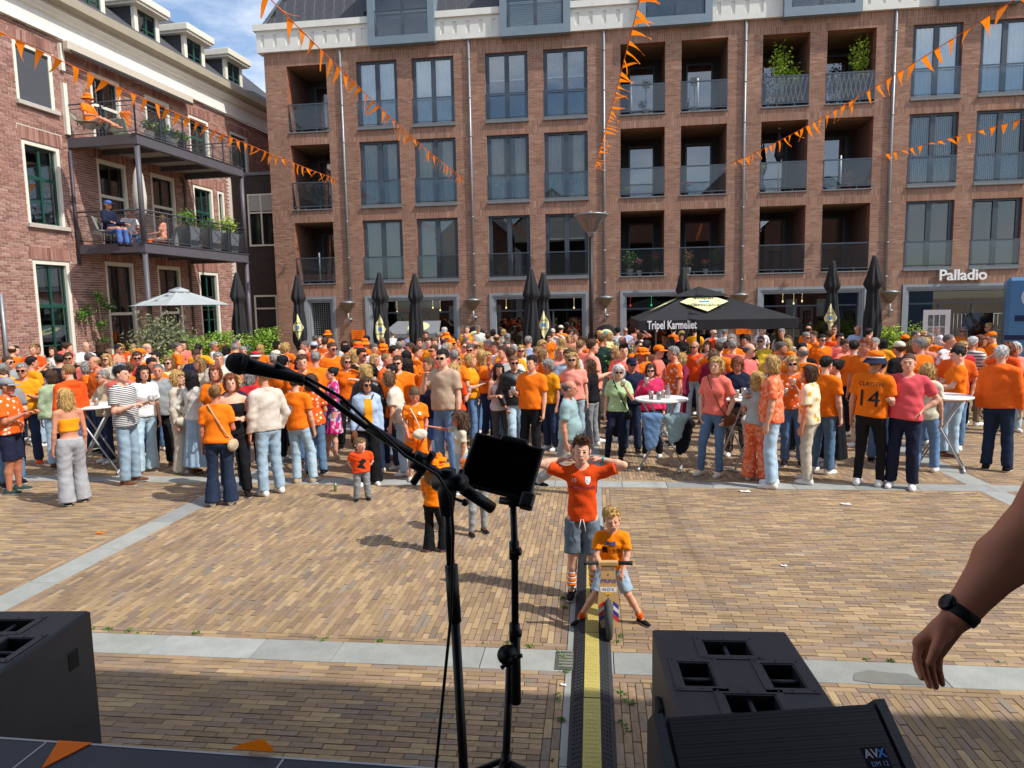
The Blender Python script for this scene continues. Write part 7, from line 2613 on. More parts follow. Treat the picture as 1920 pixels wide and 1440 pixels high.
# ---- furniture and planters on the steel balconies
m_wick = mk('grey_wicker', '#7d8078', .8, .2, 30)
m_cush = mk('green_cushion', '#8c9a84', .9, .08)
def lm(u, e, z, r=0):
    return M_LEFT @ Matrix.Translation((u, -e, z)) @ Matrix.Rotation(R(r), 4, 'Z')
for i, u in enumerate((21.0, 22.2, 23.3)):
    t = thing('balcony_planter', ['tall grey planter with rounded shrub on the lower balcony', 'tall grey planter with spiky grass on the lower balcony', 'tall grey planter with yellow-green bush at the balcony end'][i], 'planter', mat=lm(u, 2.0, 4.57))
    mb = MB()
    vs = [(-.2, -.2, 0), (.2, -.2, 0), (.2, .2, 0), (-.2, .2, 0), (-.27, -.25, .7), (.27, -.25, .7), (.27, .25, .7), (-.27, .25, .7)]
    mb.add(vs, [(0, 3, 2, 1), (4, 5, 6, 7), (0, 1, 5, 4), (1, 2, 6, 5), (2, 3, 7, 6), (3, 0, 4, 7)]); mb.build('planter_box', [m_pot], t)
    objm('foliage', leafmesh('pf', in_ell(rs, 420, (0, 0, .98 if i != 1 else .88), (.4, .3, .32) if i != 1 else (.3, .25, .25), .1), .13 if i != 1 else .2, [m_green, m_green, m_lime][i], rs, up=.9, aspect=.4 if i != 1 else .12), t)
for i, u in enumerate((19.4, 19.9, 20.4, 20.9)):
    potted(['fern in pale pot', 'fern in grey pot', 'grass in pale pot', 'herbs in grey pot'][i] + ' on the upper steel balcony', lm(u, 2.05, 7.66), .62, (.26, .2, .2), .12, m_green, 170, m_wpot if i % 2 == 0 else m_pot, None, .15, .26)
def chair(lab, M, mat, w=.55, zs=.72):
    t = thing('garden_chair', lab, 'chair', mat=M @ Matrix.Diagonal((1, 1, zs, 1)))
    mb = MB(); mb.bbox(-w / 2, w / 2, -.28, .25, .38, .44, .02); mb.build('seat', [mat], t)
    mb = MB(); mb.bbox(-w / 2, w / 2, -.03, .03, 0, .55, .02, 0, Matrix.Translation((0, .26, .44)) @ Matrix.Rotation(R(-14), 4, 'X')); mb.build('backrest', [mat], t)
    for sx in (-1, 1):
        for y in (-.25, .22):
            mb = MB(); mb.tube([(sx * (w / 2 - .03), y, 0), (sx * (w / 2 - .03), y, .4)], .014, 6); mb.build('leg', [m_rail_], t)
    return t
wr = 90 - math.degrees(LB)
def seat_person(lab, u, e, z, face, **kw):
    B = Body(sex=kw.get('sex', 'm'), pose=kw.get('pose', 'rest'), legs=kw.get('legs', 'sit'), calf=.042)
    me = bodyset(('sit', kw.get('sex', 'm'), kw.get('pose', 'rest'), kw.get('legs', 'sit'), kw.get('k', 0)), B, .024, kw['top'][0], kw['bot'][0], 1.0, .9)
    p = M_LEFT @ Vector((u, -e, z))
    s = kw.get('h', 1.75) / B.H
    o = person(lab, (p.x, p.y), R(face), kw.get('h', 1.75), B, me, 1, kw.get('hair', 'fringe'), kw.get('hc', 'gy'), kw['top'], kw['bot'], kw.get('shoes', ('bk', 'bk')), kw.get('hat'), kw.get('gl'), 'people on the steel balconies', z=z - kw.get('sink', .58) * s)
P_ = lwp(205, 420, 1.5)
chair('wicker chair under the person in navy jacket', lm(P_.x, 1.5, 4.575, 110 - wr), m_wick)
seat_person('person in navy jacket and blue cap sitting on the lower balcony', P_.x, 1.5, 4.57, 75, top=('jacket', 'nv'), bot=('straight', 'bs'), hat=('cap', ['sb', 'sb', 'sb']), k=1)
P_ = lwp(243, 425, 1.3)
chair('wicker chair under the person in white shirt', lm(P_.x, 1.3, 4.575, 100 - wr), m_wick)
seat_person('person in white shirt sitting behind the balcony column', P_.x, 1.3, 4.57, 40, top=('tee', 'wh'), bot=('straight', 'jm'), hair='short', hc='bn', h=1.6, k=2)
P_ = lwp(306, 425, 1.2)
chair('wicker chair under the person in salmon top', lm(P_.x, 1.2, 4.575, -60 - wr), m_wick)
seat_person('person in salmon top sitting beside the first tall planter', P_.x, 1.2, 4.57, -80, sex='f', top=('tee', 'sa'), bot=('straight', 'orp'), hair='bob', hc='lb', h=1.65, k=3)
P_ = lwp(168, 235, 1.5)
t = chair('green cushioned lounge chair on the upper balcony', lm(P_.x, 1.5, 7.655, 105 - wr), m_cush, .6, .3)
seat_person('person in orange top and orange hat reclining on the upper balcony', P_.x, 1.5, 7.65, 85, top=('tee', 'or'), bot=('shorts', 'gl'), legs='recline', hat=('bucket', ['or', 'or', 'or']), gl='g', shoes=None, sink=.84, k=4)
P_ = lwp(236, 235, 1.0)
chair('green garden chair with orange jacket on the upper balcony', lm(P_.x, 1.0, 7.655, 170 - wr), m_cush)
c = lm(P_.x, 1.0, 7.655, 0) @ Vector((0, 0, .95))
drape('hung_jacket', 'orange jacket hung over a chair on the upper balcony', 'jacket', c, .3, .55, 'or', 5.0)
P_ = lwp(262, 370, 1.9)
t = thing('folded_parasol', 'white folded parasol beside the balcony column', 'parasol', mat=lm(P_.x, 1.9, 4.57))
mb = MB(); mb.lathe([(.05, .75), (.17, .95), (.2, 1.4), (.14, 2.0), (.04, 2.3)], 9); mb.build('folded_canopy', [mk('off_white_canvas', '#c9c5ba', .85, .1)], t)
mb = MB(); mb.tube([(0, 0, 0), (0, 0, 2.35)], .022, 8); mb.build('pole', [m_zinc], t)

# ---- orange bunting strung from the stage roof to the drainpipes
m_flag = mk('orange_pennant', '#ff8a14', .6, .05, 9, spec=.3)
_t = m_flag.node_tree; _b = _t.nodes['Principled BSDF']; _o = next(n for n in _t.nodes if n.type == 'OUTPUT_MATERIAL')
_tl = _t.nodes.new('ShaderNodeBsdfTranslucent'); _tl.inputs['Color'].default_value = (*lin('#ff8a14'), 1)   # thin cloth lets light through
_mx = _t.nodes.new('ShaderNodeMixShader'); _mx.inputs[0].default_value = .45
_t.links.new(_b.outputs[0], _mx.inputs[1]); _t.links.new(_tl.outputs[0], _mx.inputs[2]); _t.links.new(_mx.outputs[0], _o.inputs['Surface'])
ROOF_Z = 7.0
def bunting(lab, sx_, sy_, ex_, ey_, ue, seed, wind, sag=.5):
    r_ = random.Random(seed)
    d1, d2 = ray(sx_, sy_), ray(ex_, ey_)
    nrm = d1.cross(d2)
    E_ = None                                   # end: on the pipe of the apartment front at this bearing
    n_f = Vector((math.sin(FA), math.cos(FA), 0))
    E_ = Vector((0, 0, CH)) + d2 * ((FD - .12) / n_f.dot(d2))
    y0, z0 = 1.95, ROOF_Z
    x0_ = (-(nrm.y * y0 + nrm.z * (z0 - CH))) / nrm.x
    S_ = Vector((x0_, y0 - .13 * x0_, z0))
    S_.x = (-(nrm.y * S_.y + nrm.z * (z0 - CH))) / nrm.x
    L = (E_ - S_).length
    t = thing('bunting', lab, 'bunting', S_, 0, 'strings of orange pennants')
    n = 40
    P = []
    for i in range(n + 1):
        f = i / n
        p_ = (E_ - S_) * f
        p_.z -= sag * 4 * f * (1 - f)
        P.append(p_)
    mb = MB(); mb.tube(P, .008, 5); mb.build('cord', [mk('orange_cord', '#d86a30', .7, 0)], t)
    step = .42
    N = int(L / step)
    for k in range(1, N):
        f = k / N
        i = min(int(f * n), n - 1)
        p_ = P[i].lerp(P[i + 1], f * n - i)
        q_ = S_ + p_
        pq = proj(q_)
        if not (-150 < pq[0] < 2070 and -120 < pq[1] < 700):
            continue
        dr = (P[i + 1] - P[i]).normalized()
        a = wind + r_.gauss(0, .35)
        dn = (Vector((0, 0, -1)) - dr * -dr.z).normalized()
        sd_ = dr.cross(dn)
        h_ = dn * math.cos(a) + sd_ * math.sin(a)
        w_, l_ = .1, .3 * r_.uniform(.85, 1.1)
        vs, fs = [], []
        m = 4
        bend = r_.uniform(-.12, .12)
        nn = dr.cross(h_)
        for j in range(m + 1):
            g = j / m
            c_ = p_ + h_ * l_ * g + nn * bend * g * g + dr * r_.uniform(-.01, .03) * g
            hw = w_ * (1 - g) + .003
            vs += [c_ - dr * hw + nn * .02 * math.sin(3 * g + k), c_ + dr * hw]
        for j in range(m):
            fs.append((2 * j, 2 * j + 1, 2 * j + 3, 2 * j + 2))
        mb = MB(); mb.add(vs, fs, 0, True); mb.build('pennant', [m_flag], t)
bunting('orange pennant string past the steel balconies to the first drainpipe', 0, 33, 636, 338, -10, 1, .35, .25)
bunting('orange pennant string from the roof gable to the second drainpipe', 548, 0, 872, 336, -5, 2, .35, .35)
bunting('orange pennant string dropping steeply to the pipe above the street lamp', 1190, 0, 1112, 320, 0, 3, -1.2, .3)
bunting('orange pennant string over the trellis balconies to the fourth drainpipe', 1800, 12, 1366, 308, 5, 4, -.2, .45)
bunting('orange pennant string across the windows above the Palladio sign', 1920, 210, 1648, 292, 10, 5, -.4, .25)
# ================================================================== children in front of the crowd
KIDG = None
def kid(label, px_feet, head_y, face, B, v, top, bot, skin, hair, hc, shoes, hem=.9, z=0.0, hat=None, fingers=False, h=None, dx=0, **kw):
    p = ground(*px_feet)
    d = ray(px_feet[0] + dx, head_y)
    t_ = math.hypot(p.x, p.y) / math.hypot(d.x, d.y)
    h_ = h or (CH + t_ * d.z - z)
    me = bodyset(('kid', label), B, v, top[0], bot[0], kw.get('seed', 1.3), hem, fingers)
    o = person(label, (p.x, p.y), R(face) - math.atan2(p.x, p.y), h_, B, me, skin, hair, hc, top, bot, shoes, hat, kw.get('gl'), 'children in front of the crowd', z=z, wide=kw.get('wide', 1.0))
    return o, me, B
def socks(o, B, z0, z1, cols, r=.05):
    for sd in (-1, 1):
        a, k = Vector(B.an[sd]), Vector(B.kn[sd])
        d = (k - a).normalized()
        n = len(cols)
        for i, c in enumerate(cols):
            mb = MB()
            p0 = a + d * (z0 + (z1 - z0) * i / n); p1 = a + d * (z0 + (z1 - z0) * (i + 1) / n - .001)
            mb.tube([p0, p1], [r + .004 * (i % 2), r + .006 + .004 * (i % 2)], 14)
            mb.build('sock', [cloth(c)], o)
C_['sh'] = '#6f7f90'; CW['sh'] = 'grey-blue denim'
C_['fo'] = '#f5830f'; CW['fo'] = 'bright orange'
C_['fu'] = '#b868c0'; CW['fu'] = 'purple'
# boy with hands behind his head
B = Body(sex='m', pose='behind', hs=1.16, slim=.84, legs='stand', pitch=R(-2), tilt=R(3), calf=.05)
oA, mA, _ = kid('child in orange NEDERLAND jersey with hands behind the head', (1093, 1122), 821, -2, B, .0125, ('tee', 'ro'), ('shorts', 'sh'), 2, 'quiff', 'bn', ('bk', 'wh'), z=.01, hem=.86, fingers=True)
conform('chest_lettering', print_text('NEDERLAND', .05, 0, 1.265, -1), mA['top'], -1, m_nprint, oA)
conform('chest_number', print_text('10', .06, -.085, 1.345, -1), mA['top'], -1, m_wprint, oA)
mb = MB(); cr_ = [(-.028, .04), (.028, .04), (.03, 0), (.018, -.03), (0, -.045), (-.018, -.03), (-.03, 0)]
mb.add([(.065 + x, 0, 1.345 + z) for x, z in cr_], [tuple(range(7))]); conform('crest', mb.mesh('crest', [m_wprint]), mA['top'], -1, m_wprint, oA, .004)
mb = MB(); mb.add([(.065 + x * .6, 0, 1.345 + z * .55) for x, z in cr_], [tuple(range(7))]); conform('crest_lion', mb.mesh('crest2', [m_nprint]), mA['top'], -1, mk('blue_crest', '#3a5aa8', .8, 0), oA, .007)
socks(oA, B, .02, .22, ['wh', 'or', 'wh', 'or', 'wh', 'or', 'wh'], .045)
mb = MB()
for sx in (-.02, .025):
    mb.tube([(sx * .5, -.14, .93), (sx * 1.2, -.15, .86), (sx * 1.5, -.145, .8)], .004, 5)
mb.build('drawstring', [cloth('wh')], oA)
mb = MB(); w = Vector(B.wr[1]); d = Vector(B.af[1]); mb.tube([w - d * .035, w - d * .012], .034, 14); mb.build('wristband', [mk('teal_band', '#2a9ab0', .5, 0)], oA)
# boy on the wooden balance bike
B2 = Body(sex='m', pose='bars', hs=1.42, slim=.92, legs='bike', pitch=R(4), tilt=R(-6), lean=.12, calf=.054, yaw=R(5))
oB, mB, _ = kid('child in orange shirt with number 19 straddling a wooden balance bike', (1147, 1166), 950, 2, B2, .0125, ('tee', 'fo'), ('shorts', 'jl'), 0, 'spiky', 'bd', ('bk', 'wh'), hem=.86, fingers=True, dx=0, wide=1.08)
conform('chest_number', print_text('19', .13, .06, 1.2, -1), mB['top'], -1, m_ink, oB)
mb = MB(); mb.add([(-.09, -.16, 1.36), (-.02, -.17, 1.34), (-.02, -.17, 1.31), (-.09, -.16, 1.29)], [(3, 2, 1, 0)]); mb.add([(.05, -.16, 1.36), (-.02, -.17, 1.34), (-.02, -.17, 1.31), (.05, -.16, 1.29)], [(0, 1, 2, 3)])
bt = mb.mesh('bow', [m_blue]); conform('bow_tie', bt, mB['top'], -1, mk('bow_blue', '#2f5a9c', .7, 0), oB, .012)
mb = MB(); mb.add([(-.14, 0, 1.25), (-.07, 0, 1.27), (-.06, 0, 1.17), (-.13, 0, 1.15)], [(0, 1, 2, 3)]); conform('chest_print', mb.mesh('pr', [m_ink]), mB['top'], -1, m_ink, oB, .004)
socks(oB, B2, .02, .11, ['oh', 'oh'], .046)
# balance bike
bp0 = ground(1146, 1204)
bike = thing('balance_bike', 'wooden balance bike with POLITIE lettering and flag stripes', 'balance bike', (bp0.x - .01, bp0.y + .06, 0), R(-4))
m_ply = mk('birch_ply', '#c9a06a', .55, .12, 9)
m_tyre = mk('grey_rubber_tyre', '#4a4a48', .85, .15, 30, .3, 90)
m_rim = mk('blue_rim', '#3a3f90', .5, .05)
for wy in (0, .62):
    mb = MB(); Mw = Matrix.Translation((0, wy, .155)) @ Matrix.Rotation(R(90), 4, 'Y')
    prof = [(.12, -.016), (.135, -.023), (.15, -.018), (.155, 0), (.15, .018), (.135, .023), (.12, .016)]
    n = 36
    vs, fs = [], []
    for r_, z in prof:
        for k in range(n):
            a = 2 * math.pi * k / n
            vs.append((r_ * math.cos(a), r_ * math.sin(a), z))
    for j in range(len(prof)):
        for k in range(n):
            j2 = (j + 1) % len(prof)
            fs.append((j * n + k, j * n + (k + 1) % n, j2 * n + (k + 1) % n, j2 * n + k))
    mb.add(vs, fs, 0, True, Mw); wh = mb.build('wheel', [m_tyre], bike)
    mb = MB(); mb.lathe([(.02, -.02), (.122, -.008), (.122, .008), (.02, .02)], 28, 0, Mw); mb.build('rim', [m_rim], wh)
# front board leaning back, with a slot for the wheel
BT = Matrix.Translation((0, .0, .09)) @ Matrix.Rotation(R(-7), 4, 'X')
mb = MB()
prof = [(-.055, .0), (-.075, .08), (-.082, .2), (-.07, .3), (-.056, .40), (-.056, .47), (.056, .47), (.056, .40), (.07, .3), (.082, .2), (.075, .08), (.055, .0), (.032, .0), (.034, .17), (.02, .19), (-.02, .19), (-.034, .17), (-.032, .0)]
L_ = [p_ for p_ in prof if p_[0] < 0]
mb.prism([(-.055, 0), (-.032, 0), (-.034, .19), (-.082, .19), (-.075, .08)], -.012, .012, 0, BT)
mb.prism([(.055, 0), (.075, .08), (.082, .19), (.034, .19), (.032, 0)], -.012, .012, 0, BT)
mb.prism([(-.082, .19), (.082, .19), (.07, .3), (.056, .4), (.056, .47), (-.056, .47), (-.056, .4), (-.07, .3)], -.012, .012, 0, BT)
mb.build('fork_board', [m_ply], bike)
def decal(poly, mat, nm, y=-.0135):
    mb = MB(); mb.add([(x, y, z) for x, z in poly], [tuple(range(len(poly)))], 0, False, BT); mb.build(nm, [mat], bike)
m_fr, m_fw, m_fb, m_fy = mk('flag_red', '#d23a30', .5, 0), mk('flag_white', '#e8e6e2', .5, 0), mk('flag_blue', '#33409a', .5, 0), mk('badge_yellow', '#f0b81e', .5, 0)
for sd, cs_ in ((-1, (m_fr, m_fw, m_fr, m_fb)), (1, (m_fb, m_fw, m_fb, m_fr))):
    for i, c in enumerate(cs_):
        z = .185 - i * .033
        poly = [(sd * .036, z + .02), (sd * .076, z - .015), (sd * .076, z - .045), (sd * .036, z - .012)]
        decal(poly if sd > 0 else poly[::-1], c, 'flag_stripe')
decal([(-.06, .27), (.06, .27), (.064, .31), (-.064, .31)], m_fw, 'badge_panel')
decal([(-.035, .268), (-.02, .25), (.02, .25), (.035, .268)], m_fy, 'badge_star')
def btext(s_, size, z, mat, y=-.015, **kw):
    me = text_mesh(s_, size, 0, 2, **kw); me.transform(BT @ Matrix.Translation((0, y, z)) @ Matrix.Rotation(R(90), 4, 'X')); me.materials.append(mat); objm('lettering', me, bike)
btext('POLITIE', .028, .445, m_nprint, spacing=1.05)
btext('PRINS', .046, .355, m_fb, shear=.2)
btext('NOX', .036, .29, m_fb, spacing=1.2)
for z in (.405, .25, .225):
    mb = MB(); mb.lathe([(.005, -.004), (.006, 0), (.004, .003)], 8, 0, BT @ Matrix.Translation((0, -.014, z)) @ Matrix.Rotation(R(90), 4, 'X')); mb.build('bolt', [m_iron], bike)
hz_ = BT @ Vector((0, .0, .49))
mb = MB(); mb.bbox(-.075, .075, -.022, .022, -.016, .016, .004, 0, Matrix.Translation(hz_)); mb.build('bar_clamp', [m_ply], bike)
for sd in (-1, 1):
    mb = MB(); mb.tube([hz_ + Vector((sd * .075, 0, 0)), hz_ + Vector((sd * .17, 0, 0)), hz_ + Vector((sd * .185, 0, 0))], [.015, .016, .021], 12); mb.build('grip', [mk('black_grip', '#232325', .7, .1)], bike)
mb = MB(); mb.prism([(-.02, .0), (.02, .0), (.02, .01), (-.02, .01)], 0, 0.001)
mb = MB(); mb.bbox(-.02, .02, .05, .62, .27, .36, .006); mb.build('main_beam', [m_ply], bike)
mb = MB(); mb.bbox(-.02, .02, .52, .66, .1, .36, .006); mb.build('rear_fork', [m_ply], bike)
mb = MB(); mb.bbox(-.07, .07, .38, .62, .37, .41, .015); mb.build('saddle', [mk('black_saddle', '#222224', .6, .1)], bike)
# toddler
B3 = Body(sex='m', pose='back', hs=1.5, slim=1.05, legs='stand', calf=.045, yaw=R(20))
oC, mC, _ = kid('toddler in orange t-shirt with black animal print and grey trousers', (680, 938), 822, 5, B3, .019, ('tee', 'ro'), ('straight', 'gy'), 2, 'short', 'lb', ('bk', 'wh'), hem=.84, wide=1.36)
mb = MB(); an_ = [(-.09, 1.02), (.02, 1.0), (.09, .97), (.06, 1.06), (.03, 1.1), (.06, 1.17), (.1, 1.2), (.08, 1.27), (.02, 1.29), (-.02, 1.24), (-.06, 1.22), (-.03, 1.15), (-.08, 1.1)]
mb.add([(x, 0, z) for x, z in an_] + [(0, 0, 1.12)], [(i, (i + 1) % 13, 13) for i in range(13)]); conform('animal_print', mb.mesh('an', [m_ink]), mC['top'], -1, m_ink, oC, .006)
# girl in flower hat, seen from behind
B4 = Body(sex='f', pose='down', hs=1.32, slim=.9, legs='cont', calf=.04)
HATM['flower'] = hat_mesh('fluffy').copy()
oD, mD, _ = kid('child in orange top with big orange flower hat and black flared trousers', (815, 1033), 862, 150, B4, .016, ('tee', 'fo'), ('flare', 'bk'), 0, 'long', 'db', ('fu', 'wh'), hem=.9, hat=('fluffy', ['fo', 'fo', 'fo']), wide=1.12)
for ch in oD.children:
    if ch.name.startswith('fluffy_hat'):
        ch.matrix_basis = ch.matrix_basis @ Matrix.Diagonal((1.3, 1.3, 1.1, 1))
fp = leafmesh('petals', in_ell(rs, 70, (0, 0, .11), (.17, .17, .07), .5), .12, cloth('fo'), rs, aspect=.8)
o = objm('hat_petals', fp, oD); o.matrix_local = Matrix.Translation(B4.head) @ Matrix.Diagonal((1.32, 1.32, 1.32, 1))
# child half hidden behind the tablet
B5 = Body(sex='m', pose='stand', hs=1.3, slim=.9, legs='cont', calf=.042)
kid('child in orange top and grey jeans behind the tablet stand', (898, 1000), 850, 20, B5, .018, ('tee', 'or'), ('slim', 'gy'), 0, 'short', 'bn', ('bk', 'wh'), h=1.08, wide=1.15)
# small girl with curls
B6 = Body(sex='f', pose='reach', hs=1.4, slim=.95, legs='stand', calf=.042)
kid('small child with long dark curls in cream t-shirt', (866, 925), 797, -75, B6, .018, ('tee', 'cr'), ('straight', 'jl'), 3, 'bigcurl', 'bn', ('wh', 'wh'), h=1.12, wide=1.15)
# girl in orange kit with white bag
B7 = Body(sex='f', pose='down', hs=1.16, slim=.92, legs='stand', calf=.05, pitch=R(28))
oE, mE, _ = kid('child in orange football kit holding a white bag', (783, 900), 737, 5, B7, .017, ('tee', 'or'), ('shorts', 'or'), 1, 'pony', 'lb', ('cr', 'wh'), h=1.38, wide=1.06)
F = Field(axis(-.2, .2, .015), axis(-.12, .12, .015), axis(-.2, .2, .015)); F.ell((0, 0, 0), (.14, .06, .11), .02); F.warp(wrinkle(.006, 1)); V_, Q_ = F.net()
o = objm('shoulder_bag', mesh_np('bag', V_, Q_, [cloth('cr')], smooth=True), None, None, label='small white bag held by the child in orange football kit', cat='bag')
o.matrix_world = oE.matrix_basis @ Matrix.Translation((.05, -.22, .93)) @ Matrix.Diagonal((.9, .9, .9, 1))
mb = MB(); mb.tube([(-.1, -.14, 1.42), (.0, -.15, 1.2), (.06, -.2, 1.0)], .012, 6); mb.build('bag_strap', [cloth('cr')], oE)
mb = MB(); mb.add([(.065 + .03 * math.cos(i * math.pi / 5), 0, 1.31 + .03 * math.sin(i * math.pi / 5)) for i in range(10)], [tuple(range(10))]); conform('crest', mb.mesh('cr', [m_wprint]), mE['top'], -1, m_wprint, oE)
# drinks in hands, bags on shoulders
for e in PEOPLE:
    if e['p'].length > 12.5 or e['pose'] not in ('cup', 'cupl', 'both', 'drink', 'drinkr'):
        continue
    sd = -1 if e['pose'] in ('cup', 'drinkr') else 1
    Mo = e['o'].matrix_basis
    h_ = e['B'].hd[sd] + e['B'].af[sd] * .02
    p = Mo @ Vector(h_)
    t = thing('drink_cup', 'clear plastic cup held by the person in %s %s' % (CW[e['tc']], TOPW[e['top']]), 'cup', (p.x, p.y, p.z - .05), 0, 'drinks held in the crowd')
    mb = MB(); mb.lathe([(.031, 0), (.042, .125)], 12); mb.build('cup_wall', [m_plastic], t)
    mb = MB(); mb.lathe([(.029, .004), (.036, .075)], 12); mb.build('drink', [m_beer], t)
def strapbag(e, lab, col, sd, bx, by, bz):
    Mo = e['o'].matrix_basis
    F = Field(axis(-.2, .2, .02), axis(-.12, .12, .02), axis(-.2, .2, .02)); F.ell((0, 0, 0), (.13, .05, .09), .02); F.warp(wrinkle(.005, 2)); V_, Q_ = F.net()
    o = objm('handbag', mesh_np('handbag', V_, Q_, [cloth(col)], smooth=True), None, None, label=lab, cat='bag')
    o.matrix_world = Mo @ Matrix.Translation((bx, by, bz)) @ Matrix.Rotation(R(70), 4, 'Z')
    mb = MB()
    top_ = Vector((-sd * .1, .0, 1.5))
    n = 10
    for side in (-1, 1):
        pts = []
        for i in range(n + 1):
            f = i / n
            x = -sd * .1 + (bx + sd * .1) * f
            pts.append((x, side * (.135 - .05 * (2 * f - 1) ** 2 * (f < .5)) * (1 if f < .9 else .6), 1.49 + (bz + .05 - 1.49) * f))
        mb.tube(pts, .011, 6)
    mb.build('bag_strap', [cloth(col)], e['o'])
for e in PEOPLE:
    if e['x0'] == 310 and e['tc'] == 'or' and e['hair'] == 'bun' and e['q']:
        strapbag(e, 'tan shoulder bag of the person in orange t-shirt and dark jeans', 'tn', -1, -.2, .05, .88)
    if e['x0'] == 930 and e['tc'] == 'gn':
        strapbag(e, 'black shoulder bag of the person in light green shirt', 'bk', 1, .2, .02, .86)
    if e['x0'] == 620 and e['tc'] == 'jl':
        strapbag(e, 'tan leather bag of the person in the denim jacket', 'br', -1, -.2, -.03, .84)
        mb = MB()
        n = 8
        vs, fs = [], []
        for i in range(n + 1):
            for x in (-.055, 0, .055):
                vs.append((x * (1 + .25 * i / n), 0, 1.42 - .5 * i / n))
        for i in range(n):
            for k in range(2):
                fs.append((3 * i + k, 3 * i + k + 3, 3 * i + k + 4, 3 * i + k + 1))
        mb.add(vs, fs, 0, True); conform('t_shirt_front', mb.mesh('tf', [cloth('ye')]), e['me']['top'], -1, cloth('am'), e['o'], .006)
    if e['x0'] == 310 and e['tc'] == 'wh' and e['q']:
        strapbag(e, 'beige shoulder bag of the person in white jumper and long skirt', 'be', 1, .2, .05, .92)
    if e['x0'] == 1240 and e['tc'] == 'co' and e['q']:
        strapbag(e, 'brown strapped bag of the person in coral shirt', 'br', 1, .21, .02, .86)

# ================================================================== cable ramp, litter, weeds
m_rub = mk('black_rubber', '#2c2c2f', .7, .12, 14, .5, 130)
m_yel = mk('yellow_plastic', '#b3a45a', .5, .12, 7, .25, 90)
for k in range(6):
    b0 = -2.35 + k * .9
    c = gw(.157, b0)
    t = thing('cable_ramp', 'black rubber cable ramp segment with yellow lid', 'cable ramp', (c.x, c.y, .002), -G_ANG, 'cable ramp segments')
    mb = MB()
    L_ = .895
    for (xa, za, xb, zb_) in ((-.14, .0, -.115, .02), (-.115, .02, -.055, .045), (.055, .045, .115, .02), (.115, .02, .14, .0)):
        mb.add([(xa, 0, za), (xb, 0, zb_), (xb, L_, zb_), (xa, L_, za)], [(0, 1, 2, 3)])
    mb.add([(-.055, 0, .045), (.055, 0, .045), (.055, L_, .045), (-.055, L_, .045)], [(0, 1, 2, 3)])
    mb.add([(-.14, 0, 0), (-.115, 0, .02), (-.055, 0, .045), (.055, 0, .045), (.115, 0, .02), (.14, 0, 0)], [(5, 4, 3, 2, 1, 0)])
    mb.build('rubber_base', [m_rub], t)
    mb = MB()
    for i in range(20):
        for sx in (-1, 1):
            for q in range(3):
                x = sx * (.068 + q * .02)
                z = .045 - (.068 + q * .02 - .055) * .4
                y = .03 + i * .043
                mb.box(x - .005, x + .005, y - .012, y + .012, z - .002, z + .004)
    mb.build('tread_studs', [m_rub], t, kind='stuff')
    mb = MB(); mb.bbox(-.052, .052, .004, L_ - .004, .046, .054, .002); mb.build('lid', [m_yel], t)
    mb = MB()
    for i in range(22):
        for q in (-.03, -.01, .01, .03):
            y = .03 + i * .039
            mb.box(-.009, .009, -.0025, .0025, .0542, .0558, 0, Matrix.Translation((q, y, 0)) @ Matrix.Rotation(R(45 if (i + int(q * 50)) % 2 else -45), 4, 'Z'))
    mb.build('lid_tread', [m_yel], t, kind='stuff')
pts = []
for (u, v) in [(-.06 + random.gauss(0, .02), random.uniform(-2, 2)) for _ in range(16)] + [(random.uniform(-4.5, 4.5), .175 + abs(random.gauss(0, .03))) for _ in range(26)]  + [(.35 + random.gauss(0, .03), random.uniform(-1.5, 1.5)) for _ in range(22)]:
    c = gw(u, v, .008)
    k = random.choice([6, 10, 26])
    pts.append(np.array([[c.x, c.y, c.z]]) + rs.normal(0, .014, (k, 3)) * np.array([[1, 1, .35]]))
objm('weeds', leafmesh('weeds', np.concatenate(pts), .022, m_green, rs), None, None, kind='stuff', label='small green weeds growing in the paving joints', cat='weeds')
for (x, y, nm, lab, col, s_) in ((1397, 922, 'paper_scrap', 'white paper scrap on the bricks beyond the bike', 'wh', .07), (1586, 946, 'paper_scrap', 'white paper scrap below the person in black jeans', 'wh', .06), (189, 1000, 'orange_scrap', 'orange paper scrap on the bricks left of the stone strip', 'or', .05), (1057, 1286, 'paper_scrap', 'white cigarette paper beside the cable ramp', 'wh', .02), (1470, 1062, 'paper_scrap', 'tiny white scrap in the middle of the brick field', 'wh', .03)):
    p = ground(x, y)
    mb = MB(); mb.add([(-s_, -s_ * .5, .012), (s_, -s_ * .6, .005), (s_ * .8, s_ * .5, .016), (0, s_ * .3, .004), (-s_ * .9, s_ * .6, .014)], [(0, 1, 2, 3, 4)])
    o = mb.build(nm, [cloth(col)], None, label=lab, cat='litter'); o.location = (p.x, p.y, .002)
p = ground(629, 921)
t = thing('crushed_can', 'crushed green drink can on the bricks beside the toddler', 'can', (p.x, p.y, .002), R(20))
mb = MB(); mb.lathe([(.02, 0), (.03, .012), (.026, .05), (.033, .09), (.022, .12)], 12, 0, Matrix.Translation((0, 0, .0)) @ Matrix.Rotation(R(12), 4, 'X'), sx=.8); mb.build('can_body', [mk('green_can', '#8fa878', .3, .3, 25, metal=.6)], t)
mb = MB(); mb.lathe([(.022, .12), (.018, .124)], 12, 0, Matrix.Rotation(R(12), 4, 'X'), sx=.8); mb.build('can_lid', [m_zinc], t)

mb = MB(); st_ = [(1602, 1262), (1630, 1256), (1668, 1261), (1700, 1263), (1728, 1274), (1735, 1284), (1690, 1283), (1640, 1281), (1600, 1275)]
mb.add([ground(x, y, .0045) for x, y in st_], [tuple(range(len(st_)))]); mb.build('damp_stain', [mk('damp_stone', '#77776f', .45, .15, 8)], paving)
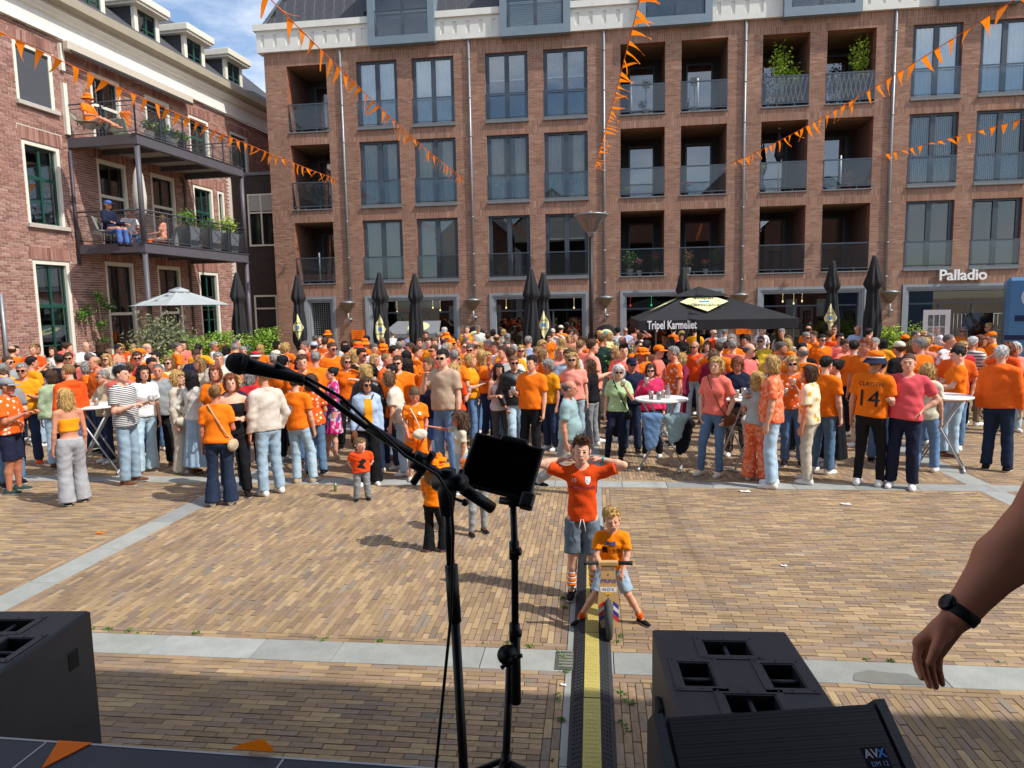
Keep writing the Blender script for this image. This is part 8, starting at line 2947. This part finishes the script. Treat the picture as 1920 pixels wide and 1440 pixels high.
# ================================================================== stage, loudspeakers and stands
MS = Matrix.Translation((-.4, 2.22, 0)) @ Matrix.Rotation(R(-7.6), 4, 'Z')
stage = thing('stage', 'dark stage deck with aluminium edged panels and roof', 'stage', mat=MS)
m_deck = mk('dark_stage_deck', '#2f333c', .6, .12, 8, .2, 120)
m_alu = mk('aluminium_edge', '#9a9ca0', .4, .05, metal=.6)
for i in range(-6, 8):
    x0_ = -.42 + .91 * i
    for j in range(3):
        mb = MB(); mb.box(x0_ + .004, x0_ + .906, -1.8 * (j + 1) + .004, -1.8 * j - .004, .95, 1.0); mb.build('deck_panel', [m_deck], stage)
mb = MB()
mb.box(-5.9, 6.9, -.004, .006, .90, 1.002)
for i in range(-6, 8):
    x0_ = -.42 + .91 * i
    mb.box(x0_ - .0035, x0_ + .0035, -5.4, -.005, .94, 1.0015)
mb.build('edge_trim', [m_alu], stage)
mb = MB(); mb.add([(-5.9, -.03, 0), (6.9, -.03, 0), (6.9, -.03, .93), (-5.9, -.03, .93)], [(0, 1, 2, 3)]); mb.build('skirt', [mk('black_skirt', '#141416', .9, .1)], stage)
mb = MB(); mb.box(-6.2, 11.2, -7, .12, ROOF_Z, ROOF_Z + .12); mb.build('roof', [mk('black_roof', '#1e1e20', .8, .1)], stage)
for x in (-6.1, 11.1):
    for y in (0, -6.8):
        mb = MB(); mb.tube([(x, y, 0), (x, y, ROOF_Z)], .15, 8); mb.build('tower', [m_alu], stage)
mb = MB(); mb.add([(-6.1, -6.9, 0), (11.1, -6.9, 0), (11.1, -6.9, ROOF_Z), (-6.1, -6.9, ROOF_Z)], [(0, 1, 2, 3)]); mb.build('back_cloth', [MATS['black_roof']], stage)
# loose pennants on the deck edge
for (pp, lab) in (([(110, 1388), (172, 1392), (78, 1440)], 'orange pennant lying on the stage deck'),):
    vs = [ground(x, y, 1.006) for x, y in pp]
    mb = MB(); mb.add([v for v in vs] + [v - Vector((0, 0, .003)) for v in vs], [(0, 2, 1), (3, 4, 5), (0, 1, 4, 3), (1, 2, 5, 4), (2, 0, 3, 5)])
    mb.build('loose_pennant', [m_flag], None, label=lab, cat='pennant')
vs = [ground(432, 1403, 1.005), ground(512, 1410, 1.005), ground(512, 1402, 1.02), ground(492, 1385, 1.05), ground(462, 1392, 1.03)]
mb = MB(); mb.add(vs, [(0, 1, 2, 4), (4, 2, 3)]); mb.build('loose_pennant', [m_flag], None, label='orange pennant curling up over the stage edge', cat='pennant')

m_cab = mk('black_cabinet_paint', '#282a30', .5, .3, 5, .4, 260, .45, detail=10)
m_hole = mk('port_inside', '#0d0d0f', .8, .1)
def subwoofer(lab, M, W_=.66, D_=.84, H_=.85):
    """cabinet lying on its back, ported face up; origin at the far left bottom corner, x right, y towards the viewer is negative"""
    t = thing('subwoofer', lab, 'loudspeaker', mat=M)
    ports = [(.34, .66, .14, .30), (.1, .31, .40, .64), (.69, .9, .40, .64), (.34, .66, .72, .88)]
    P_ = [(a * W_, b * W_, -d * D_, -c * D_) for a, b, c, d in ports]
    mb = MB()
    xs_ = sorted({0, W_, *[p[0] for p in P_], *[p[1] for p in P_]}); ys_ = sorted({-D_, 0, *[p[2] for p in P_], *[p[3] for p in P_]})
    for i in range(len(xs_) - 1):
        for j in range(len(ys_) - 1):
            xc, yc = (xs_[i] + xs_[i + 1]) / 2, (ys_[j] + ys_[j + 1]) / 2
            if not any(p[0] < xc < p[1] and p[2] < yc < p[3] for p in P_):
                mb.add([(xs_[i], ys_[j], H_), (xs_[i + 1], ys_[j], H_), (xs_[i + 1], ys_[j + 1], H_), (xs_[i], ys_[j + 1], H_)], [(0, 1, 2, 3)])
    e = .012
    mb.add([(-e, -D_ - e, 0), (W_ + e, -D_ - e, 0), (W_ + e, e, 0), (-e, e, 0), (-e, -D_ - e, H_ - e), (W_ + e, -D_ - e, H_ - e), (W_ + e, e, H_ - e), (-e, e, H_ - e), (0, -D_, H_), (W_, -D_, H_), (W_, 0, H_), (0, 0, H_)],
           [(0, 1, 5, 4), (1, 2, 6, 5), (2, 3, 7, 6), (3, 0, 4, 7), (4, 5, 9, 8), (5, 6, 10, 9), (6, 7, 11, 10), (7, 4, 8, 11)])
    mb.build('cabinet', [m_cab], t)
    for k, p in enumerate(P_):
        a, b, c, d = p
        z = H_
        mb = MB(); q = .13
        mb.add([(a, c, z - q), (b, c, z - q), (b, d, z - q), (a, d, z - q)], [(0, 1, 2, 3)])
        for (u, v) in (((a, c), (b, c)), ((b, c), (b, d)), ((b, d), (a, d)), ((a, d), (a, c))):
            mb.add([(*u, z - q), (*v, z - q), (*v, z), (*u, z)], [(3, 2, 1, 0)])
        po = mb.build('port', [m_hole], t)
        mb = MB()
        if k in (0, 3): mb.tube([((a + b) / 2, c, z - .03), ((a + b) / 2, d, z - .03)], .012, 8)
        else: mb.tube([(a, (c + d) / 2, z - .03), (b, (c + d) / 2, z - .03)], .012, 8)
        mb.build('brace', [m_cab], po)
        mb = MB(); g = .045
        mb.box(a - g, a - .008, c - g, d + g, z + .0005, z + .004); mb.box(b + .008, b + g, c - g, d + g, z + .0005, z + .004)
        mb.box(a - .008, b + .008, c - g, c - .008, z + .0005, z + .004); mb.box(a - .008, b + .008, d + .008, d + g, z + .0005, z + .004)
        for sx in (a - .026, b + .026, (a + b) / 2):
            for sy in (c - .026, d + .026):
                mb.lathe([(.006, z + .004), (.005, z + .007), (.001, z + .0075)], 8, 0, Matrix.Translation((sx, sy, 0)))
        mb.build('port_plate', [m_cab], po)
    mb = MB(); mb.box(W_ + e, W_ + e + .003, -.2, -.12, H_ - .26, H_ - .16); mb.build('side_handle', [m_hole], t)
    mb = MB(); mb.bbox(-e - .03, -e - .0005, -.45, -.33, H_ - .3, H_ - .17, .008); mb.build('corner_grip', [m_hole], t)
sA, sB = ground(1228, 1181, .85), ground(1470, 1185, .85)
subwoofer('black subwoofer lying ports up behind the stage monitor', Matrix.Translation((sA.x, sA.y, 0)) @ Matrix.Rotation(math.atan2(sB.y - sA.y, sB.x - sA.x), 4, 'Z'), (sB - sA).length)
sB = ground(162, 1146, .85)
subwoofer('black subwoofer lying ports up at the left stage corner', Matrix.Translation((sB.x - .66, sB.y + .025, 0)) @ Matrix.Rotation(R(-2), 4, 'Z'))
# wedge monitor
wA, wB = ground(1243, 1338, 1.36), ground(1640, 1312, 1.36)
wx = wB - wA; Wm = wx.length
t = thing('stage_monitor', 'black wedge stage monitor with AVX badge on its grille', 'loudspeaker', mat=Matrix.Translation((wA.x, wA.y, 1.002)) @ Matrix.Rotation(math.atan2(wx.y, wx.x), 4, 'Z'))
prof = [(.06, 0), (.06, .3), (.0, .36), (-.36, .1), (-.4, .04), (-.4, 0)]   # (y, z)
def yz(mb, pts, xa, xb, mi=0):
    n = len(pts)
    vs = [(xa, y, z) for y, z in pts] + [(xb, y, z) for y, z in pts]
    fs = [tuple(range(n)), tuple(range(n, 2 * n))[::-1]] + [(i, i + n, (i + 1) % n + n, (i + 1) % n) for i in range(n)]
    mb.add(vs, fs, mi)
mb = MB(); yz(mb, prof, -.03, -.0001); yz(mb, prof, Wm + .0001, Wm + .03); yz(mb, [(.055, 0.003), (.055, .297), (.0, .345), (-.35, .088), (-.395, .035), (-.395, .003)], 0, Wm); mb.build('cabinet', [m_cab], t)
def perf(name):
    m = mk(name, '#1b1b1e', .5, 0, spec=.5, metal=.3)
    tt = m.node_tree
    co = tt.nodes.new('ShaderNodeTexCoord'); mpn = tt.nodes.new('ShaderNodeMapping'); mpn.inputs['Scale'].default_value = (150, 150, 150)
    ch = tt.nodes.new('ShaderNodeTexVoronoi'); ch.inputs['Scale'].default_value = 1; ch.inputs['Randomness'].default_value = 0
    rpn = tt.nodes.new('ShaderNodeValToRGB'); rpn.color_ramp.elements[0].position = .25; rpn.color_ramp.elements[0].color = (.002, .002, .002, 1); rpn.color_ramp.elements[1].position = .45; rpn.color_ramp.elements[1].color = (.03, .03, .034, 1)
    tt.links.new(co.outputs['Object'], mpn.inputs['Vector']); tt.links.new(mpn.outputs['Vector'], ch.inputs['Vector']); tt.links.new(ch.outputs['Distance'], rpn.inputs['Fac']); tt.links.new(rpn.outputs['Color'], tt.nodes['Principled BSDF'].inputs['Base Color'])
    return m
ang = math.atan2(.257, .35)
GM = Matrix.Translation((0, 0, .345)) @ Matrix.Rotation(ang, 4, 'X')
GL = math.hypot(.35, .257)
mb = MB(); mb.box(.012, Wm - .012, -GL + .005, -.005, .002, .012, 0, GM); mb.build('grille', [perf('perforated_grille')], t)
_wm = t.matrix_basis.inverted()
_o, _d = _wm @ Vector((0, 0, CH)), (_wm.to_3x3() @ ray(1648, 1421))
_gi = GM.inverted()
_o, _d = _gi @ _o, _gi.to_3x3() @ _d
_k = (.0135 - _o.z) / _d.z
bx_, by_ = min(_o.x + _d.x * _k, Wm - .07), _o.y + _d.y * _k
mb = MB(); mb.box(bx_ - .033, bx_ + .033, by_ - .03, by_ + .03, .0125, .014, 0, GM); mb.build('badge_plate', [mk('badge_black', '#0c0d10', .3, 0)], t)
def gtext(s_, size, x, y, mat, **kw):
    me = text_mesh(s_, size, 0, 2, **kw); me.transform(GM @ Matrix.Translation((x, y, .0155))); me.materials.append(mat); objm('badge_lettering', me, t)
gtext('AV', .033, bx_ - .012, by_ + .011, mk('silver_print', '#a9adb5', .4, 0), bold=.0006)
gtext('X', .033, bx_ + .017, by_ + .011, mk('badge_blue', '#3a78c8', .4, 0), bold=.001)
gtext('DM 12', .018, bx_ + .001, by_ - .016, mk('badge_blue_grey', '#7d9cc8', .4, 0))

# microphone stand
m_mtl = mk('black_steel', '#161617', .42, .08, 10, spec=.4)
def tb(name, px, par, r, n=12, mat=None):
    mb = MB(); mb.tube([aty(*p) for p in px], r, n); return mb.build(name, [mat or m_mtl], par)
piv = aty(838, 905, 1.72)
foot = aty(872, 1560, 1.66)
ms = thing('microphone_stand', 'black boom microphone stand on the stage', 'microphone stand', (0, 0, 0))
base = Vector((foot.x + .01, foot.y, 1.0))
mb = MB(); mb.tube([base + Vector((0, 0, .05)), aty(852, 1140, 1.70), ], .012, 14); mb.tube([aty(853, 1165, 1.7), aty(846, 1060, 1.705)], .0165, 14); mb.tube([aty(846, 1070, 1.71), aty(837, 930, 1.72)], .0105, 14); mb.build('pole', [m_mtl], ms)
for i in range(3):
    a = i * 2.1 + .4
    mb = MB(); mb.tube([base + Vector((0, 0, .12)), base + Vector((.28 * math.cos(a), .28 * math.sin(a) * .6 - .1, .012))], .01, 8); mb.build('tripod_leg', [m_mtl], ms)
mb = MB(); mb.tube([aty(838, 965, 1.72), aty(838, 925, 1.72), aty(840, 880, 1.715)], [.017, .024, .02], 12); mb.tube([aty(820, 905, 1.74), aty(868, 905, 1.68)], .022, 12); mb.build('clutch', [m_mtl], ms)
mb = MB(); mb.tube([aty(840, 930, 1.7), aty(872, 942, 1.69)], .004, 6); mb.lathe([(.001, -.01), (.008, -.006), (.009, 0), (.008, .006), (.001, .01)], 10, 0, Matrix.Translation(aty(872, 942, 1.69))); mb.build('wing_screw', [m_mtl], ms)
mb = MB(); mb.tube([aty(560, 708, 1.58), aty(700, 810, 1.65), aty(835, 893, 1.71), aty(880, 925, 1.74)], [.0068, .0076, .009, .009], 12); mb.build('boom', [m_mtl], ms)
mb = MB(); mb.tube([aty(868, 916, 1.73), aty(923, 953, 1.76)], .0155, 12); mb.build('counterweight', [m_mtl], ms)
mb = MB(); mb.tube([aty(512, 690, 1.555), aty(570, 716, 1.585)], [.016, .012], 12); mb.build('mic_clip', [m_mtl], ms)
mb = MB(); mb.tube([aty(775, 860, 1.67), aty(800, 872, 1.68)], .024, 12); mb.tube([aty(812, 850, 1.66), aty(775, 905, 1.69)], .010, 8); mb.tube([aty(690, 800, 1.64), aty(770, 850, 1.66)], [.012, .012], 8); mb.build('boom_grip', [m_mtl], ms)
mic = thing('microphone', 'black vocal microphone with round mesh head on the boom', 'microphone', (0, 0, 0))
h0 = aty(445, 681, 1.53)
axd = (aty(570, 712, 1.57) - h0).normalized()
Mm = Matrix.Translation(h0) @ axd.to_track_quat('Z', 'Y').to_matrix().to_4x4()
mb = MB(); mb.lathe([(.003, -.025), (.013, -.022), (.021, -.013), (.0245, 0), (.023, .012), (.019, .022)], 24, 0, Mm); mb.build('mesh_head', [mk('mic_mesh', '#202022', .5, .3, 300, .8, 500, metal=.4)], mic)
mb = MB(); mb.lathe([(.0245, .004), (.025, .006), (.025, .009), (.0245, .011)], 24, 0, Mm); mb.build('ring', [m_mtl], mic)
mb = MB(); mb.lathe([(.019, .021), (.017, .04), (.0135, .09), (.011, .14), (.010, .145)], 18, 0, Mm); mb.build('handle', [m_mtl], mic)
cb = thing('microphone_cable', 'black microphone cable hanging along boom and pole', 'cable', (0, 0, 0))
mb = MB(); mb.tube([aty(565, 703, 1.57), aty(640, 745, 1.58), aty(700, 800, 1.6), aty(760, 855, 1.62), aty(820, 890, 1.64), aty(845, 930, 1.66), aty(850, 1000, 1.68), aty(848, 1060, 1.68), aty(846, 1150, 1.66), aty(838, 1230, 1.65), aty(828, 1330, 1.64), aty(816, 1450, 1.62), aty(806, 1600, 1.6)], .004, 8); mb.build('wire', [m_mtl], cb)
# tablet on its stand
ts = thing('tablet_stand', 'black adjustable stand holding a tablet', 'stand', (0, 0, 0))
Yt = 2.1
f2 = aty(947, 1560, Yt)
mb = MB(); mb.tube([Vector((f2.x, f2.y, 1.03)), aty(949, 1410, Yt), aty(956, 1250, Yt)], [.016, .0125, .0125], 12); mb.tube([aty(947, 1480, Yt), aty(949, 1412, Yt)], .0175, 12); mb.build('lower_tube', [m_mtl], ts)
mb = MB(); mb.tube([aty(967, 1318, Yt - .02), aty(967, 1255, Yt - .02), aty(966, 1170, Yt - .02)], [.0165, .016, .0145], 12); mb.tube([aty(966, 1190, Yt - .02), aty(965, 1030, Yt - .02), aty(962, 945, Yt - .02)], [.0115, .011, .010], 12); mb.build('upper_tube', [m_mtl], ts)
for (x, y) in ((972, 1034), (972, 1187)):
    mb = MB(); mb.tube([aty(x - 12, y, Yt - .02), aty(x + 4, y, Yt - .03)], .013, 10); mb.tube([aty(x - 8, y - 18, Yt - .02), aty(x - 8, y + 14, Yt - .02)], .0155, 12); mb.build('clamp_knob', [m_mtl], ts)
mb = MB(); mb.tube([aty(950, 1228, Yt + .03), aty(952, 1228, Yt - .05)], .031, 18); mb.tube([aty(962, 1235, Yt - .05), aty(978, 1229, Yt - .06)], .007, 8); mb.tube([aty(960, 1233, Yt - .05), aty(940, 1253, Yt - .06)], .007, 8); mb.build('tilt_joint', [m_mtl], ts)
mb = MB()
for i in range(3):
    a = i * 2.1 + .2
    mb.tube([Vector((f2.x, f2.y, 1.1)), Vector((f2.x + .3 * math.cos(a), f2.y - .15 + .22 * math.sin(a), 1.012))], .01, 8)
mb.build('tripod_legs', [m_mtl], ts)
TL, TR, BL = aty(892, 810, 2.22), aty(1022, 842, 2.18), aty(853, 907, 2.1)
tx = (TR - TL); tw = tx.length; tx.normalize()
tz = (TL - BL); tz = tz - tx * tz.dot(tx); th = tz.length; tz.normalize()
tyv = tz.cross(tx)
MT = Matrix(((tx.x, tyv.x, tz.x, 0), (tx.y, tyv.y, tz.y, 0), (tx.z, tyv.z, tz.z, 0), (0, 0, 0, 1)))
MT.translation = TL - tz * th
tab = thing('tablet', 'black tablet in a dark case on the stand', 'tablet', mat=MT)
mb = MB(); mb.bbox(0, tw, -.006, .006, 0, th, .005); mb.build('case', [mk('tablet_case', '#0c0c0d', .45, .05)], tab)
mb = MB(); mb.box(.012, tw - .012, -.0075, -.0065, .012, th - .012); mb.build('screen', [mk('dark_screen', '#050506', .1, 0, spec=.5)], tab)
mb = MB(); mb.bbox(tw * .5 - .03, tw * .5 + .06, -.012, .014, th - .008, th + .012, .005, 0); mb.build('holder_clip', [m_mtl], tab); mb = MB(); mb.bbox(-.008, .01, -.012, .014, .02, .05, .004); mb.build('holder_clip', [m_mtl], tab); mb = MB(); mb.bbox(tw - .03, tw + .012, -.014, .02, -.02, .03, .006); mb.build('holder_clip', [m_mtl], tab)
mb = MB(); mb.tube([aty(962, 950, Yt - .02), MT @ Vector((tw * .72, .012, .03))], .014, 10); mb.tube([MT @ Vector((tw * .6, .012, -.01)), MT @ Vector((tw * .98, .014, .0))], .012, 8); mb.build('tilt_head', [m_mtl], ts)

# ================================================================== performer at the right, only the forearm reaches into view
S_P = .93
Wp = aty(1790, 1162, 1.42)
dE = ray(1921, 1000)
o0 = Vector((0, 0, CH))
best = min((abs((o0 + dE * (k * .005) - Wp).length - .25 * S_P), k) for k in range(200, 400))
El = o0 + dE * (best[1] * .005)
dz_ = min(1.0 + 1.398 * S_P - El.z, .96 * .285 * S_P)
hz_ = math.sqrt((.285 * S_P) ** 2 - dz_ ** 2)
Sh = El + Vector((hz_ * .9, -hz_ * .43, dz_))
# body faces the square; its local x runs to world -x
Pz = 1.0
loc = Vector((Sh.x + .188 * S_P, Sh.y + .01 * S_P, Sh.z - 1.398 * S_P))
loc.z = Pz
toL = lambda v: (-v.x, -v.y, v.z)
au, af = toL(El - (loc + Vector((-.188 * S_P, -.01 * S_P, 1.398 * S_P)))), toL(Wp - El)
BP = Body(sex='m', pose=(ARM['hang'], (au, af)), legs='stand', belly=.3, slim=1.08, calf=.042)
class _P: pass
def performer_body():
    hdn = toL((aty(1738, 1218, 1.44) - aty(1788, 1164, 1.42)))
    hd = unit(hdn)
    wr = BP.wr[1]
    lo, hi = wr - .17, wr + .17
    pts = np.array([BP.head + .15, BP.head - .15, BP.wr[-1], BP.hd[-1] + .1, BP.an[1] - V3(0, .22, .09), BP.an[-1] + V3(0, .12, 0), BP.sh[1], BP.el[1], BP.el[1] + .05, wr + .16, wr - .16, BP.sh[-1]])
    a, b = pts.min(0) - .12, pts.max(0) + .12
    ax_ = [axis(a[i], b[i], .022, [(lo[i], hi[i], .0048)]) for i in range(3)]
    F = Field(*ax_)
    BP.torso(F)
    F.cap((0, .025, 1.44), BP.hp(0, .025, -.06), .056, .05, .03)
    F.ell(BP.hp(0, .018, .032), (.075, .093, .083), .015); F.ell(BP.hp(0, -.02, -.03), (.062, .07, .082), .02); F.cap(BP.hp(0, -.084, .012), BP.hp(0, -.108, -.032), .008, .013, .01)
    for sd in (-1, 1):
        F.ell(BP.hp(sd * .077, .012, -.01), (.011, .02, .032), .008)
        F.cap(BP.sh[sd], BP.el[sd], .054, .046, .03)
        m = BP.el[sd] + (BP.wr[sd] - BP.el[sd]) * .3
        F.cap(BP.el[sd], m, .052, .056, .02); F.cap(m, BP.wr[sd] - BP.af[sd] * .02, .056, .034, .02); F.cap(BP.wr[sd] - BP.af[sd] * .04, BP.wr[sd], .034, .029, .012)
        F.cap(BP.hip[sd], BP.kn[sd], .083, .056, .03); F.cap(BP.kn[sd], BP.an[sd], .045, .036, .02)
        fo = BP.an[sd] - V3(0, 0, .045); F.cap(fo + V3(0, .03, 0), fo - V3(0, .13, .012), .034, .026, .02)
    BP.hand(F, -1, False)
    # relaxed hand: palm slab, four curled fingers, thumb from the side of the palm
    view = unit(np.array(toL(Vector((0, 0, CH)) - Wp)))            # towards the lens
    side = unit(np.cross(hd, view))
    nrm = unit(np.cross(side, hd))
    tow = unit(view - hd * (view @ hd))
    acr = unit(tow * .8 + side * .6)                               # across the knuckles, seen obliquely
    if acr @ view < 0: acr = -acr
    pl = np.cross(acr, hd)
    if pl @ np.array(toL(RIGHT)) < 0: pl = -pl                      # palm side: to the picture's right
    for q in np.linspace(-1, 1, 5):
        F.cap(wr + hd * .012 + acr * q * .019, wr + hd * .088 + acr * q * .034, .0165, .0135, .010)
    F.ell(wr + hd * .035 + pl * .012 + acr * .02, (.022, .022, .026), .015)
    for i, q in enumerate((-1.5, -.5, .5, 1.5)):
        L = (.068, .08, .084, .074)[i]
        a0 = wr + hd * .09 + acr * q * .0215
        d0 = unit(hd * .8 + pl * .62 + acr * q * .03)
        a1 = a0 + d0 * L * .48
        a2 = a1 + unit(hd * .55 + pl * (.85 + .06 * i)) * L * .33
        a3 = a2 + unit(hd * .4 + pl * (.95 + .06 * i)) * L * .26
        F.ell(a0, (.0115, .0115, .0115), .006)
        F.cap(a0, a1, .0102, .0095, .0035); F.cap(a1, a2, .0095, .0088, .0035); F.cap(a2, a3, .0086, .0074, .0035)
    t0 = wr + hd * .03 + acr * .026 + pl * .018
    t1 = t0 + unit(hd * .75 + acr * .35 + pl * .6) * .045
    t2 = t1 + unit(hd * .95 + pl * .35) * .034
    F.cap(t0, t1, .0145, .0115, .01); F.cap(t1, t2, .0112, .0088, .004)
    BP.ring = (wr + hd * .105 + acr * -.5 * .0215, hd)
    return F.net()
V_, Q_ = performer_body()
mp_ = {'body': mesh_np('body', V_, Q_, [None], smooth=True, tint=np.ones((len(V_), 3)))}
V_, Q_ = BP.top(.022, 'tank', 1.0, .9); mp_['top'] = mesh_np('top', V_, Q_, [None], smooth=True)
V_, Q_ = BP.bottom(.022, 'straight', 1.0); mp_['bottom'] = mesh_np('bottom', V_, Q_, [None], smooth=True)
pf = person('person on the stage whose bare forearm with black watch reaches in', (loc.x, loc.y), math.pi, 1.75 * S_P, BP, mp_, 3, 'short', 'bn', ('tank', 'bk'), ('straight', 'jd'), ('bk', 'wh'), group='people on the stage', z=Pz)
w = Vector(BP.wr[1]); d = Vector(BP.af[1])
mb = MB(); mb.tube([w - d * .034, w - d * .029, w - d * .013, w - d * .008], [.0385, .0405, .0395, .0375], 24); mb.build('watch_strap', [mk('watch_rubber', '#101011', .6, .05)], pf)
vv = Vector(toL(-RIGHT * .9 + UP * .35)); vv = (vv - d * vv.dot(d)).normalized()
zq = vv.to_track_quat('Z', 'Y').to_matrix().to_4x4()
mb = MB(); mb.lathe([(.018, -.004), (.02, 0), (.02, .007), (.017, .01), (.004, .0105)], 20, 0, Matrix.Translation(w - d * .021 + vv * .0365) @ zq); mb.build('watch_case', [mk('watch_case', '#2a2b2d', .3, .05, metal=.6)], pf)
